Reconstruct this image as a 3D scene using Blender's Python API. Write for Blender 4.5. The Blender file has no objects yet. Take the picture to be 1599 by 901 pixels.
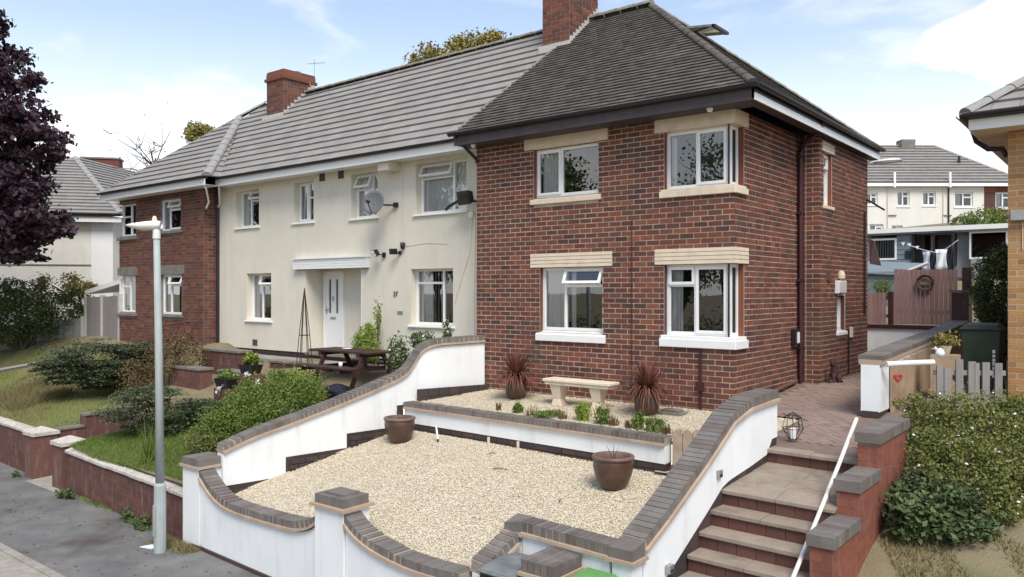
import bpy, math, random
import numpy as np
from mathutils import Vector, Matrix
random.seed(7); rng = np.random.default_rng(7)
scene = bpy.context.scene
COL = scene.collection
# ------------------------------------------------------------------ camera
CAM = Vector((4.90, -11.50, 1.825))
cd = bpy.data.cameras.new('camera'); cam = bpy.data.objects.new('camera', cd); COL.objects.link(cam)
cam.location = CAM
cam.rotation_euler = (math.radians(90), 0, math.atan2(0.625, 0.7806))
cd.sensor_width = 36; cd.lens = 1240 / 1599 * 36
cd.shift_x = 0.0; cd.shift_y = 4.5 / 1599
cd.clip_start = 0.05; cd.clip_end = 2000
scene.camera = cam
# ------------------------------------------------------------------ world
SUN_EL, SUN_AZ = 52.0, 128.0          # azimuth clockwise from +Y
w = bpy.data.worlds.new('World'); scene.world = w; w.use_nodes = True
nt = w.node_tree; nt.nodes.clear()
def N(t, typ, **k):
    n = t.nodes.new(typ)
    for a, b in k.items():
        if a.startswith('i_'):
            n.inputs[int(a[2:]) if a[2:].isdigit() else a[2:].replace('_', ' ')].default_value = b
        else: setattr(n, a, b)
    return n
L = nt.links.new
out = N(nt, 'ShaderNodeOutputWorld'); bg = N(nt, 'ShaderNodeBackground'); L(bg.outputs[0], out.inputs[0])
sky = N(nt, 'ShaderNodeTexSky', sky_type='NISHITA', sun_disc=False)
sky.sun_elevation = math.radians(SUN_EL); sky.sun_rotation = math.radians(SUN_AZ)
sky.air_density = 1.0; sky.dust_density = 0.6; sky.ozone_density = 1.5; sky.altitude = 100
mul = N(nt, 'ShaderNodeMix', data_type='RGBA', blend_type='MULTIPLY'); mul.inputs[0].default_value = 1
L(sky.outputs[0], mul.inputs[6]); mul.inputs[7].default_value = (0.078, 0.107, 0.120, 1)
tc = N(nt, 'ShaderNodeTexCoord'); sp = N(nt, 'ShaderNodeSeparateXYZ'); L(tc.outputs['Generated'], sp.inputs[0])
# cloud cover: thick pale layer low down, thin wisps above
mp = N(nt, 'ShaderNodeMapping'); mp.inputs['Scale'].default_value = (1.6, 1.6, 5.5); L(tc.outputs['Generated'], mp.inputs[0])
no = N(nt, 'ShaderNodeTexNoise'); no.inputs['Scale'].default_value = 2.6; no.inputs['Detail'].default_value = 8; no.inputs['Roughness'].default_value = 0.55
no.inputs['Distortion'].default_value = 0.4
L(mp.outputs[0], no.inputs[0])
m1 = N(nt, 'ShaderNodeMapRange', interpolation_type='SMOOTHSTEP'); m1.inputs[1].default_value = 0.04; m1.inputs[2].default_value = 0.36; m1.inputs[3].default_value = 0.98; m1.inputs[4].default_value = 0.25
L(sp.outputs[2], m1.inputs[0])
m2 = N(nt, 'ShaderNodeMapRange', interpolation_type='SMOOTHSTEP'); m2.inputs[1].default_value = 0.48; m2.inputs[2].default_value = 0.68; m2.inputs[3].default_value = 0.0; m2.inputs[4].default_value = 0.30
L(no.outputs[0], m2.inputs[0])
ad = N(nt, 'ShaderNodeMath', operation='ADD', use_clamp=True); L(m1.outputs[0], ad.inputs[0]); L(m2.outputs[0], ad.inputs[1])
# one bright cumulus low on the right
cdir = Vector((-0.055, 0.965, 0.255)).normalized()
vs = N(nt, 'ShaderNodeVectorMath', operation='SUBTRACT'); L(tc.outputs['Generated'], vs.inputs[0]); vs.inputs[1].default_value = cdir
vm = N(nt, 'ShaderNodeVectorMath', operation='MULTIPLY'); L(vs.outputs[0], vm.inputs[0]); vm.inputs[1].default_value = (6.5, 6.5, 19.0)
n2 = N(nt, 'ShaderNodeTexNoise'); n2.inputs['Scale'].default_value = 7.0; n2.inputs['Detail'].default_value = 6; L(tc.outputs['Generated'], n2.inputs[0])
ln = N(nt, 'ShaderNodeVectorMath', operation='LENGTH'); L(vm.outputs[0], ln.inputs[0])
s2 = N(nt, 'ShaderNodeMath', operation='MULTIPLY_ADD'); L(n2.outputs[0], s2.inputs[0]); s2.inputs[1].default_value = 1.6; L(ln.outputs['Value'], s2.inputs[2])
m3 = N(nt, 'ShaderNodeMapRange', interpolation_type='SMOOTHSTEP'); m3.inputs[1].default_value = 1.55; m3.inputs[2].default_value = 1.9; m3.inputs[3].default_value = 1.0; m3.inputs[4].default_value = 0.0
L(s2.outputs[0], m3.inputs[0])
mx = N(nt, 'ShaderNodeMath', operation='MAXIMUM'); L(ad.outputs[0], mx.inputs[0]); L(m3.outputs[0], mx.inputs[1])
mix = N(nt, 'ShaderNodeMix', data_type='RGBA'); L(mx.outputs[0], mix.inputs[0]); L(mul.outputs[2], mix.inputs[6]); mix.inputs[7].default_value = (0.84, 0.825, 0.80, 1)
L(mix.outputs[2], bg.inputs[0]); bg.inputs[1].default_value = 1.0
# ------------------------------------------------------------------ sun
sd = bpy.data.lights.new('sun', 'SUN'); sd.energy = 2.3; sd.angle = math.radians(28); sd.color = (1, 0.92, 0.80)
so = bpy.data.objects.new('sun', sd); COL.objects.link(so)
az, el = math.radians(SUN_AZ), math.radians(SUN_EL)
sdir = Vector((math.sin(az) * math.cos(el), math.cos(az) * math.cos(el), math.sin(el)))
so.rotation_euler = sdir.to_track_quat('Z', 'Y').to_euler(); so.location = (20, -20, 30)
scene.view_settings.view_transform = 'Standard'; scene.view_settings.look = 'None'
scene.view_settings.exposure = 0.72; scene.view_settings.gamma = 1
scene.cycles.max_bounces = 6; scene.cycles.transparent_max_bounces = 8

# ================================================================== materials
MATS = {}
def newmat(name):
    m = bpy.data.materials.new(name); m.use_nodes = True; t = m.node_tree
    MATS[name] = m
    return m, t, t.nodes['Principled BSDF']
def setcol(t, bsdf, cols, nscale=6, detail=4, perisland=0.0, islcols=None, bump=0.0, bscale=60, rough=0.8, spec=0.3, stretch=None, dirt=None, bumpdist=0.01):
    """cols: noise ramp colours; islcols: per piece colours picked at random"""
    tcn = N(t, 'ShaderNodeTexCoord'); vec = tcn.outputs['Object']
    geo = N(t, 'ShaderNodeNewGeometry')
    vec = geo.outputs['Position']
    if stretch:
        mp = N(t, 'ShaderNodeMapping'); mp.inputs['Scale'].default_value = stretch; t.links.new(vec, mp.inputs[0]); vec = mp.outputs[0]
    no = N(t, 'ShaderNodeTexNoise'); no.inputs['Scale'].default_value = nscale; no.inputs['Detail'].default_value = detail; no.inputs['Roughness'].default_value = .6
    t.links.new(vec, no.inputs[0])
    cr = N(t, 'ShaderNodeValToRGB'); e = cr.color_ramp.elements
    while len(e) < len(cols): e.new(0.5)
    for i, c in enumerate(cols):
        e[i].position = 0.3 + 0.4 * i / max(1, len(cols) - 1); e[i].color = (*c, 1)
    t.links.new(no.outputs[0], cr.inputs[0]); cur = cr.outputs[0]
    if islcols:
        oi = N(t, 'ShaderNodeObjectInfo')
        a = N(t, 'ShaderNodeMath', operation='ADD'); t.links.new(oi.outputs['Random'], a.inputs[0]); t.links.new(geo.outputs['Random Per Island'], a.inputs[1])
        f = N(t, 'ShaderNodeMath', operation='FRACT'); t.links.new(a.outputs[0], f.inputs[0])
        c2 = N(t, 'ShaderNodeValToRGB'); c2.color_ramp.interpolation = 'LINEAR'; e = c2.color_ramp.elements
        while len(e) < len(islcols): e.new(0.5)
        for i, c in enumerate(islcols): e[i].position = i / (len(islcols) - 1); e[i].color = (*c, 1)
        t.links.new(f.outputs[0], c2.inputs[0])
        mx = N(t, 'ShaderNodeMix', data_type='RGBA'); mx.inputs[0].default_value = perisland
        t.links.new(cur, mx.inputs[6]); t.links.new(c2.outputs[0], mx.inputs[7]); cur = mx.outputs[2]
    if dirt:   # (colour, amount, scale, stretch)
        mp2 = N(t, 'ShaderNodeMapping'); mp2.inputs['Scale'].default_value = dirt[3]; t.links.new(geo.outputs['Position'], mp2.inputs[0])
        n3 = N(t, 'ShaderNodeTexNoise'); n3.inputs['Scale'].default_value = dirt[2]; n3.inputs['Detail'].default_value = 5; n3.inputs['Roughness'].default_value = .65
        t.links.new(mp2.outputs[0], n3.inputs[0])
        mr = N(t, 'ShaderNodeMapRange', interpolation_type='SMOOTHSTEP'); mr.inputs[1].default_value = .5; mr.inputs[2].default_value = .75; mr.inputs[3].default_value = 0; mr.inputs[4].default_value = dirt[1]
        t.links.new(n3.outputs[0], mr.inputs[0])
        mx = N(t, 'ShaderNodeMix', data_type='RGBA'); t.links.new(mr.outputs[0], mx.inputs[0]); t.links.new(cur, mx.inputs[6]); mx.inputs[7].default_value = (*dirt[0], 1); cur = mx.outputs[2]
    t.links.new(cur, bsdf.inputs['Base Color'])
    bsdf.inputs['Roughness'].default_value = rough; bsdf.inputs['Specular IOR Level'].default_value = spec
    if bump:
        nb = N(t, 'ShaderNodeTexNoise'); nb.inputs['Scale'].default_value = bscale; nb.inputs['Detail'].default_value = 4
        t.links.new(geo.outputs['Position'], nb.inputs[0])
        b = N(t, 'ShaderNodeBump'); b.inputs['Strength'].default_value = bump; b.inputs['Distance'].default_value = bumpdist
        t.links.new(nb.outputs[0], b.inputs['Height']); t.links.new(b.outputs[0], bsdf.inputs['Normal'])
def mat(name, cols, **k):
    if not isinstance(cols[0], (tuple, list)): cols = [tuple(c * .92 for c in cols), tuple(min(1, c * 1.07) for c in cols)]
    m, t, b = newmat(name); metal = k.pop('metal', 0); trans = k.pop('translucent', 0)
    setcol(t, b, cols, **k); b.inputs['Metallic'].default_value = metal
    if trans: b.inputs['Subsurface Weight'].default_value = 0
    return m
BR = [(.165, .062, .040), (.085, .040, .033), (.220, .085, .050), (.055, .042, .040), (.180, .068, .045), (.090, .065, .052), (.265, .105, .060), (.120, .050, .038), (.18, .062, .046), (.050, .038, .038), (.14, .060, .045), (.24, .09, .05)]
brick = mat('red brick', [(.08, .034, .027), (.20, .072, .05)], nscale=2.2, detail=9, islcols=[(q[0] * 1.04, q[1] * .93, q[2] * .93) for q in BR], perisland=.74, bump=.6, bscale=90, rough=.88, dirt=((.115, .085, .06), .6, 1.5, (1, 1, 1.6)))
brick2 = mat('red brick left house', [(.08, .028, .022), (.17, .055, .04)], nscale=30, islcols=[tuple(c * 1.1 for c in q) for q in BR], perisland=.7, rough=.85)
ybrick = mat('buff brick', [(.33, .19, .085), (.44, .27, .13)], nscale=20, islcols=[(.42, .21, .075), (.47, .26, .10), (.33, .14, .05), (.44, .24, .09), (.47, .28, .12), (.26, .11, .05)], perisland=.7, bump=.4, bscale=60, rough=.9)
mortar = mat('mortar', [(.44, .35, .28), (.62, .52, .43)], nscale=2.5, dirt=((.22, .165, .13), .6, 1.4, (1, 1, 1)), bump=.4, bscale=120, rough=.95)
mortar2 = mat('dark mortar', [(.16, .13, .11), (.26, .22, .19)], nscale=8, rough=.95)
render = mat('cream render', [(.645, .60, .51), (.72, .675, .58)], nscale=1.3, detail=7, bump=.5, bscale=140, rough=.93, bumpdist=.006, dirt=((.52, .48, .40), .3, 1.6, (2.0, 2.0, .3)))
palerender = mat('pale render', [(.66, .645, .60), (.73, .71, .665)], nscale=1.3, detail=7, rough=.93, dirt=((.55, .52, .47), .35, 1.6, (2.0, 2.0, .3)))
whitewall = mat('white masonry paint', [(.76, .78, .80), (.83, .84, .85)], nscale=1.5, bump=.25, bscale=120, bumpdist=.003, rough=.85, detail=8, dirt=((.58, .58, .55), .4, 2.0, (2.4, 2.4, .4)))
upvc = mat('white plastic', [(.80, .80, .80), (.84, .84, .84)], nscale=3, rough=.35, spec=.5)
stone = mat('buff painted stone', [(.66, .55, .43), (.76, .65, .52)], nscale=6, bump=.2, bscale=80, rough=.85, dirt=((.42, .34, .26), .35, 4, (1, 1, 1)))
greystone = mat('weathered grey stone', [(.15, .135, .12), (.24, .215, .19)], nscale=6, bump=.3, rough=.9)
engtop = mat('engineering brick', [(.12, .105, .098), (.21, .192, .178)], nscale=5, detail=8, islcols=[(.13, .118, .11), (.18, .165, .155), (.11, .088, .08), (.19, .172, .16), (.15, .125, .112), (.085, .060, .052)], perisland=.6, bump=.4, bscale=70, rough=.68, spec=.4, dirt=((.28, .26, .23), .5, 3, (1, 1, 1)))
engdark = mat('dark plinth brick', [(.035, .03, .03), (.08, .06, .055)], nscale=14, islcols=[(.04, .035, .04), (.07, .05, .045), (.03, .03, .035), (.11, .06, .05)], perisland=.6, rough=.6)
crease = mat('creasing tile', [(.36, .275, .205), (.46, .36, .28)], nscale=10, islcols=[(.42, .30, .22), (.52, .39, .29), (.36, .25, .18)], perisland=.5, bump=.3, rough=.85)
joint = mat('coping joint mortar', [(.26, .225, .19), (.36, .315, .27)], nscale=20, rough=.95)
greytile = mat('grey concrete tile', [(.20, .187, .178), (.32, .30, .285)], nscale=2.2, detail=8, islcols=[(.225, .212, .207), (.29, .272, .265), (.25, .238, .232), (.265, .245, .235)], perisland=.45, bump=.3, bscale=50, rough=.72, spec=.35, dirt=((.33, .31, .26), .6, 1.7, (1, 1, 1)))
darktile = mat('dark weathered tile', [(.058, .050, .046), (.14, .125, .112)], nscale=5.0, islcols=[(.055, .047, .046), (.10, .09, .085), (.075, .064, .062), (.13, .118, .105), (.06, .05, .05)], perisland=.55, bump=.5, bscale=50, rough=.8, dirt=((.19, .18, .13), .6, 1.1, (1, 1, 1)))
ridgem = mat('ridge tile', [(.17, .155, .13), (.28, .26, .22)], nscale=9, bump=.4, rough=.85, dirt=((.10, .10, .05), .6, 4, (1, 1, 1)))
palehip = mat('pale hip tile', [(.27, .26, .255), (.34, .33, .32)], nscale=6, bump=.3, rough=.8)
lead = mat('mortar flashing', [(.42, .40, .38), (.58, .56, .53)], nscale=12, bump=.5, rough=.85)
black = mat('black plastic', [(.012, .010, .014), (.022, .018, .022)], nscale=6, rough=.4, spec=.5)
soffitdark = mat('brown stained soffit', [(.06, .048, .053), (.085, .068, .074)], nscale=6, rough=.6)
brownpipe = mat('maroon painted pipe', [(.045, .012, .016), (.065, .018, .022)], nscale=6, rough=.45, spec=.5)
asphalt = mat('asphalt', [(.12, .118, .12), (.17, .167, .166), (.22, .216, .21)], nscale=1.4, detail=8, bump=.8, bscale=180, rough=.92, dirt=((.075, .05, .042), .8, .55, (1, 1, 1)))
roadm = mat('road asphalt', [(.06, .06, .062), (.09, .09, .09)], nscale=2, detail=8, bump=.7, bscale=150, rough=.92)
concrete = mat('concrete', [(.25, .23, .20), (.38, .35, .31)], nscale=5, bump=.4, bscale=70, rough=.9, dirt=((.14, .13, .08), .6, 2, (1, 1, 1)))
slab = mat('riven stone slab', [(.22, .175, .135), (.36, .295, .235)], nscale=4.0, islcols=[(.24, .19, .155), (.32, .26, .22), (.28, .24, .21)], perisland=.4, bump=.5, bscale=30, rough=.75, dirt=((.13, .10, .085), .6, 2.5, (1, 1, 1)))
riser = mat('riser brick', [(.10, .045, .038), (.17, .075, .06)], nscale=12, islcols=[(.12, .05, .045), (.09, .045, .04), (.16, .08, .065)], perisland=.5, bump=.3, rough=.85, dirt=((.06, .045, .04), .6, 3, (1, 1, 1)))
paver = mat('block paver', [(.22, .155, .13), (.31, .225, .195)], nscale=5, islcols=[(.24, .165, .14), (.30, .22, .19), (.27, .20, .18), (.21, .15, .13)], perisland=.55, bump=.3, bscale=60, rough=.9)
sand = mat('paver joint sand', [(.16, .12, .10), (.22, .17, .145)], nscale=10, rough=1)
gravelm = mat('cream gravel', [(.50, .42, .29), (.64, .55, .40)], nscale=1.5, detail=6, islcols=[(.64, .56, .43), (.54, .46, .34), (.70, .63, .51), (.57, .48, .36), (.76, .71, .61), (.38, .31, .24), (.67, .59, .47), (.60, .52, .41)], perisland=.72, rough=.9)
gravelbase = mat('gravel bed', [(.38, .32, .23), (.58, .50, .37)], nscale=60, bump=1.0, bscale=70, rough=1, bumpdist=.02)
redwall = mat('red painted brick', [(.085, .042, .038), (.18, .082, .066)], nscale=2.6, detail=9, islcols=[(.12, .055, .048), (.155, .07, .056), (.095, .046, .042), (.19, .095, .075)], perisland=.55, bump=.6, bscale=50, rough=.85, dirt=((.33, .24, .21), .5, 2.6, (3.5, 3.5, .8)))
orangebrick = mat('orange red brick', [(.19, .065, .042), (.27, .10, .065)], nscale=5, islcols=[(.20, .065, .045), (.25, .085, .055), (.16, .055, .042)], perisland=.5, bump=.4, bscale=60, rough=.85, dirt=((.34, .25, .21), .45, 3.0, (5, 5, .5)))
whitecap = mat('pale flaking coping', [(.42, .38, .34), (.62, .58, .54)], nscale=9, bump=.4, rough=.9, dirt=((.25, .17, .15), .6, 5, (1, 1, 1)))
greywood = mat('weathered grey timber', [(.19, .17, .165), (.32, .295, .28)], nscale=6, stretch=(8, 8, .6), islcols=[(.22, .20, .195), (.30, .275, .26), (.26, .235, .24), (.19, .17, .17)], perisland=.5, rough=.9, bump=.3)
pinkwood = mat('faded pink brown timber', [(.25, .145, .135), (.38, .245, .225)], nscale=6, stretch=(8, 8, .6), islcols=[(.27, .155, .145), (.35, .225, .205), (.31, .20, .20), (.24, .125, .125), (.38, .26, .23)], perisland=.6, rough=.85)
darkwood = mat('dark brown stained timber', [(.040, .020, .018), (.075, .038, .034)], nscale=8, rough=.6, bump=.3)
concpost = mat('concrete post', [(.42, .41, .38), (.52, .51, .48)], nscale=8, rough=.9, bump=.3)
lampm = mat('grey green painted column', [(.33, .37, .37), (.42, .46, .455)], nscale=4, stretch=(1, 1, .4), rough=.6, dirt=((.25, .25, .20), .5, 5, (3, 3, .5)))
lampw = mat('white lantern plastic', [(.70, .70, .67), (.80, .80, .77)], nscale=5, rough=.45)
potm = mat('brown glazed pot', [(.058, .03, .023), (.10, .052, .038)], nscale=5, rough=.35, spec=.6, bump=.1)
potrim = mat('pale glazed pot rim', [(.13, .08, .062), (.20, .13, .105)], nscale=5, rough=.45)
soil = mat('soil', [(.05, .032, .022), (.10, .07, .05)], nscale=20, bump=.8, bscale=60, rough=1)
cordm = mat('bronze strap leaf', [(.15, .05, .04), (.26, .11, .07)], nscale=6, islcols=[(.13, .04, .034), (.20, .07, .045), (.08, .026, .026), (.26, .12, .075)], perisland=.7, rough=.6)
def leafmat(name, cols, perisland=.6, nscale=1.2):
    return mat(name, [tuple(c * .55 for c in cols[0]), cols[-1]], nscale=nscale, detail=3, islcols=cols, perisland=perisland, rough=.6, spec=.25)
beechm = leafmat('copper beech leaf', [(.045, .022, .040), (.075, .028, .058), (.035, .028, .036), (.11, .045, .070), (.055, .045, .045)])
bushm = leafmat('bright bush leaf', [(.11, .16, .03), (.17, .25, .045), (.13, .20, .04), (.24, .31, .06), (.09, .13, .035)])
darkm = leafmat('dark conifer leaf', [(.055, .08, .035), (.09, .12, .05), (.07, .085, .05), (.16, .18, .11), (.04, .055, .03)])
hedgem = leafmat('hedge leaf', [(.07, .11, .028), (.11, .155, .04), (.05, .07, .028), (.13, .14, .05)])
privetm = leafmat('shrub leaf', [(.14, .17, .04), (.20, .23, .055), (.09, .13, .033), (.25, .26, .07), (.14, .13, .045)])
fernm = leafmat('low leaf', [(.065, .10, .035), (.10, .15, .055), (.05, .075, .032), (.15, .19, .08)])
goldm = leafmat('autumn leaf', [(.34, .28, .08), (.25, .27, .07), (.38, .29, .10), (.20, .23, .06), (.30, .21, .08)])
yelm = leafmat('lime leaf', [(.23, .30, .04), (.30, .38, .06), (.17, .24, .035)])
reddrym = leafmat('dry red brown leaf', [(.15, .085, .045), (.20, .13, .06), (.10, .06, .04), (.16, .13, .05)])
grassm = leafmat('grass blade', [(.12, .19, .035), (.17, .24, .05), (.09, .15, .03), (.21, .25, .08)], perisland=.7)
drym = leafmat('dry grass blade', [(.26, .20, .10), (.20, .17, .07), (.32, .26, .14), (.15, .15, .05)], perisland=.7)
drylawn = mat('dry lawn', [(.24, .19, .10), (.17, .18, .06), (.22, .21, .09)], nscale=.8, detail=7, bump=.8, bscale=60, rough=1, bumpdist=.03)
lawnm = mat('lawn', [(.17, .15, .06), (.12, .18, .045), (.16, .22, .055)], nscale=1.1, detail=6, bump=.8, bscale=60, rough=1, bumpdist=.03)
earth = mat('rough ground', [(.17, .13, .085), (.24, .20, .125), (.16, .155, .07)], nscale=.9, detail=8, bump=.8, bscale=40, rough=1, bumpdist=.03)
bark = mat('bark', [(.06, .045, .035), (.12, .09, .07)], nscale=10, stretch=(3, 3, .5), bump=.6, rough=.95)
white = mat('flower white', [(.8, .8, .76), (.86, .86, .82)], nscale=5, rough=.6)
curtain = mat('net curtain', [(.66, .66, .64), (.82, .82, .80)], nscale=30, stretch=(3, 3, .15), rough=.95)
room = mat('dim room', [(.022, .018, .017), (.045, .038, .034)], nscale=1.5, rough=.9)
doorm = mat('white door', [(.78, .78, .79), (.82, .82, .83)], nscale=3, rough=.35)
dishm = mat('grey mesh dish', [(.10, .105, .115), (.14, .145, .155)], nscale=60, rough=.5)
metal = mat('dull metal', [(.33, .33, .33), (.45, .45, .44)], nscale=8, rough=.4, metal=.7)
railm = mat('pale handrail', [(.68, .66, .62), (.78, .76, .72)], nscale=8, rough=.5)
bingrey = mat('grey bin plastic', [(.13, .14, .15), (.19, .20, .21)], nscale=5, rough=.45, dirt=((.30, .31, .32), .5, 5, (1, 1, 1)))
bindark = mat('black bin plastic', [(.02, .02, .024), (.035, .035, .04)], nscale=5, rough=.45)
bingreen = mat('green bin plastic', [(.10, .26, .08), (.15, .34, .11)], nscale=5, rough=.45)
bindg = mat('dark green bin plastic', [(.028, .045, .032), (.045, .065, .045)], nscale=5, rough=.5)
bluecl = mat('blue grey cladding', [(.15, .19, .215), (.20, .24, .265)], nscale=3, rough=.75)
lightblue = mat('light grey blue render', [(.30, .33, .35), (.38, .41, .43)], nscale=3, rough=.8)
greyren = mat('mid grey cladding', [(.24, .24, .25), (.30, .30, .31)], nscale=3, rough=.8)
cloth_w = mat('white cloth', [(.75, .76, .79), (.83, .84, .86)], nscale=9, rough=.9)
cloth_b = mat('navy cloth', [(.012, .014, .03), (.03, .032, .055)], nscale=9, rough=.9)
cloth_p = mat('pale blue cloth', [(.42, .47, .56), (.54, .58, .66)], nscale=9, rough=.9)
terra = mat('terracotta edging', [(.30, .23, .17), (.42, .34, .26)], nscale=9, bump=.4, rough=.9)
redglass = mat('red painted tin', [(.30, .03, .03), (.42, .06, .05)], nscale=9, rough=.5)
yellowp = mat('pale yellow plastic', [(.55, .45, .14), (.68, .58, .22)], nscale=4, rough=.5)
greyrock = mat('grey rock', [(.16, .15, .14), (.30, .28, .26)], nscale=6, bump=.6, rough=.95)
tan = mat('tan board', [(.34, .24, .16), (.46, .34, .24)], nscale=4, rough=.8)
def glassmat(name, tint=.95, refl=1.0):
    m = bpy.data.materials.new(name); m.use_nodes = True; t = m.node_tree; t.nodes.clear()
    o = N(t, 'ShaderNodeOutputMaterial'); mx = N(t, 'ShaderNodeMixShader'); tr = N(t, 'ShaderNodeBsdfTransparent'); gl = N(t, 'ShaderNodeBsdfGlossy')
    tr.inputs[0].default_value = (tint, tint, tint * 1.01, 1); gl.inputs['Roughness'].default_value = .0; gl.inputs[0].default_value = (.95, .97, 1, 1)
    fr = N(t, 'ShaderNodeFresnel'); fr.inputs[0].default_value = 1.45
    mr = N(t, 'ShaderNodeMath', operation='MULTIPLY', use_clamp=True); mr.inputs[1].default_value = 4.2 * refl
    no = N(t, 'ShaderNodeTexNoise'); no.inputs['Scale'].default_value = 1.3; g = N(t, 'ShaderNodeNewGeometry'); t.links.new(g.outputs['Position'], no.inputs[0])
    b = N(t, 'ShaderNodeBump'); b.inputs['Strength'].default_value = .12; b.inputs['Distance'].default_value = .01; t.links.new(no.outputs[0], b.inputs['Height']); t.links.new(b.outputs[0], gl.inputs['Normal'])
    t.links.new(fr.outputs[0], mr.inputs[0]); t.links.new(mr.outputs[0], mx.inputs[0]); t.links.new(tr.outputs[0], mx.inputs[1]); t.links.new(gl.outputs[0], mx.inputs[2]); t.links.new(mx.outputs[0], o.inputs[0])
    return m
glass = glassmat('window glass'); glassdull = glassmat('far window glass', .7, .7)

# ================================================================== mesh helpers
def wloc(o):
    v = Vector((0, 0, 0))
    while o is not None: v = v + o.location; o = o.parent
    return v
def props(o, label=None, cat=None, group=None, kind=None):
    if label: o['label'] = label
    if cat: o['category'] = cat
    if group: o['group'] = group
    if kind: o['kind'] = kind
    return o
def thing(name, label, cat, loc=(0, 0, 0), group=None):
    o = bpy.data.objects.new(name, None); COL.objects.link(o); o.location = loc; o.empty_display_size = .1
    return props(o, label, cat, group)
def link_mesh(name, me, parent, origin, rot=None):
    o = bpy.data.objects.new(name, me); COL.objects.link(o)
    if parent is not None:
        o.parent = parent; o.location = Vector(origin) - wloc(parent)
    else: o.location = origin
    if rot is not None: o.rotation_euler = rot
    return o
class MB:
    def __init__(s): s.v = []; s.f = []; s.mi = []; s.cur = 0
    def face(s, pts):
        b = len(s.v); s.v += [tuple(p) for p in pts]; s.f.append(tuple(range(b, b + len(pts)))); s.mi.append(s.cur)
    def box8(s, p, skip=()):
        # p: 0-3 bottom ccw, 4-7 top ccw
        b = len(s.v); s.v += [tuple(q) for q in p]
        F = [(0, 3, 2, 1), (4, 5, 6, 7), (0, 1, 5, 4), (1, 2, 6, 5), (2, 3, 7, 6), (3, 0, 4, 7)]
        for i, f in enumerate(F):
            if i in skip: continue
            s.f.append(tuple(b + k for k in f)); s.mi.append(s.cur)
    def box(s, x0, x1, y0, y1, z0, z1, skip=()):
        s.box8([(x0, y0, z0), (x1, y0, z0), (x1, y1, z0), (x0, y1, z0), (x0, y0, z1), (x1, y0, z1), (x1, y1, z1), (x0, y1, z1)], skip)
    def fbox(s, fr, a0, a1, b0, b1, c0, c1, skip=()):
        # a along u, b up, c outward
        s.box8([fr(a0, b0, c1), fr(a1, b0, c1), fr(a1, b0, c0), fr(a0, b0, c0), fr(a0, b1, c1), fr(a1, b1, c1), fr(a1, b1, c0), fr(a0, b1, c0)], skip)
    def tube(s, pts, r, n=8, cap=True):
        pts = [Vector(p) for p in pts]; m = len(pts); rr = r if isinstance(r, (list, tuple)) else [r] * m; b = len(s.v)
        ref = Vector((0, 0, 1))
        for i, p in enumerate(pts):
            d = (pts[min(i + 1, m - 1)] - pts[max(i - 1, 0)]).normalized()
            rf = ref if abs(d.z) < .9 else Vector((1, 0, 0))
            x = d.cross(rf).normalized(); y = d.cross(x).normalized()
            for k in range(n):
                a = 2 * math.pi * k / n; q = p + (x * math.cos(a) + y * math.sin(a)) * rr[i]; s.v.append(tuple(q))
        for i in range(m - 1):
            for k in range(n):
                k2 = (k + 1) % n
                s.f.append((b + i * n + k, b + (i + 1) * n + k, b + (i + 1) * n + k2, b + i * n + k2)); s.mi.append(s.cur)
        if cap:
            s.f.append(tuple(b + k for k in range(n))); s.mi.append(s.cur)
            s.f.append(tuple(b + (m - 1) * n + k for k in reversed(range(n)))); s.mi.append(s.cur)
    def lathe(s, c, prof, n=24, ell=(1, 1)):
        b = len(s.v); m = len(prof)
        for r, z in prof:
            for k in range(n):
                a = 2 * math.pi * k / n; s.v.append((c[0] + r * math.cos(a) * ell[0], c[1] + r * math.sin(a) * ell[1], c[2] + z))
        for i in range(m - 1):
            for k in range(n):
                k2 = (k + 1) % n; s.f.append((b + i * n + k, b + i * n + k2, b + (i + 1) * n + k2, b + (i + 1) * n + k)); s.mi.append(s.cur)
    def prism(s, poly, z0, z1):
        n = len(poly); b = len(s.v)
        s.v += [(p[0], p[1], z0) for p in poly] + [(p[0], p[1], z1) for p in poly]
        s.f.append(tuple(b + i for i in reversed(range(n)))); s.mi.append(s.cur); s.f.append(tuple(b + n + i for i in range(n))); s.mi.append(s.cur)
        for i in range(n): j = (i + 1) % n; s.f.append((b + i, b + j, b + n + j, b + n + i)); s.mi.append(s.cur)
    def mesh(s, name, mats, origin):
        me = bpy.data.meshes.new(name); o = origin
        me.from_pydata([(v[0] - o[0], v[1] - o[1], v[2] - o[2]) for v in s.v], [], s.f)
        for m in (mats if isinstance(mats, (list, tuple)) else [mats]): me.materials.append(m)
        if s.cur or any(s.mi): me.polygons.foreach_set('material_index', s.mi)
        me.update(); return me
    def build(s, name, mats, parent=None, origin=None, smooth=False, bevel=0, **pk):
        if not s.v: return None
        a = np.array(s.v)
        if origin is None: origin = ((a.min(0) + a.max(0)) / 2); origin[2] = a[:, 2].min()
        me = s.mesh(name, mats, tuple(origin))
        if smooth: me.polygons.foreach_set('use_smooth', [True] * len(me.polygons))
        o = link_mesh(name, me, parent, tuple(float(q) for q in origin))
        if bevel:
            md = o.modifiers.new('bevel', 'BEVEL'); md.width = bevel; md.segments = 2; md.limit_method = 'ANGLE'
        return props(o, **pk)
def frame(O, u):
    O = Vector(O); u = Vector((u[0], u[1], 0)).normalized(); n = Vector((u.y, -u.x, 0))
    return lambda a, b, c=0.0: tuple(O + u * a + n * c + Vector((0, 0, b)))
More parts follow.
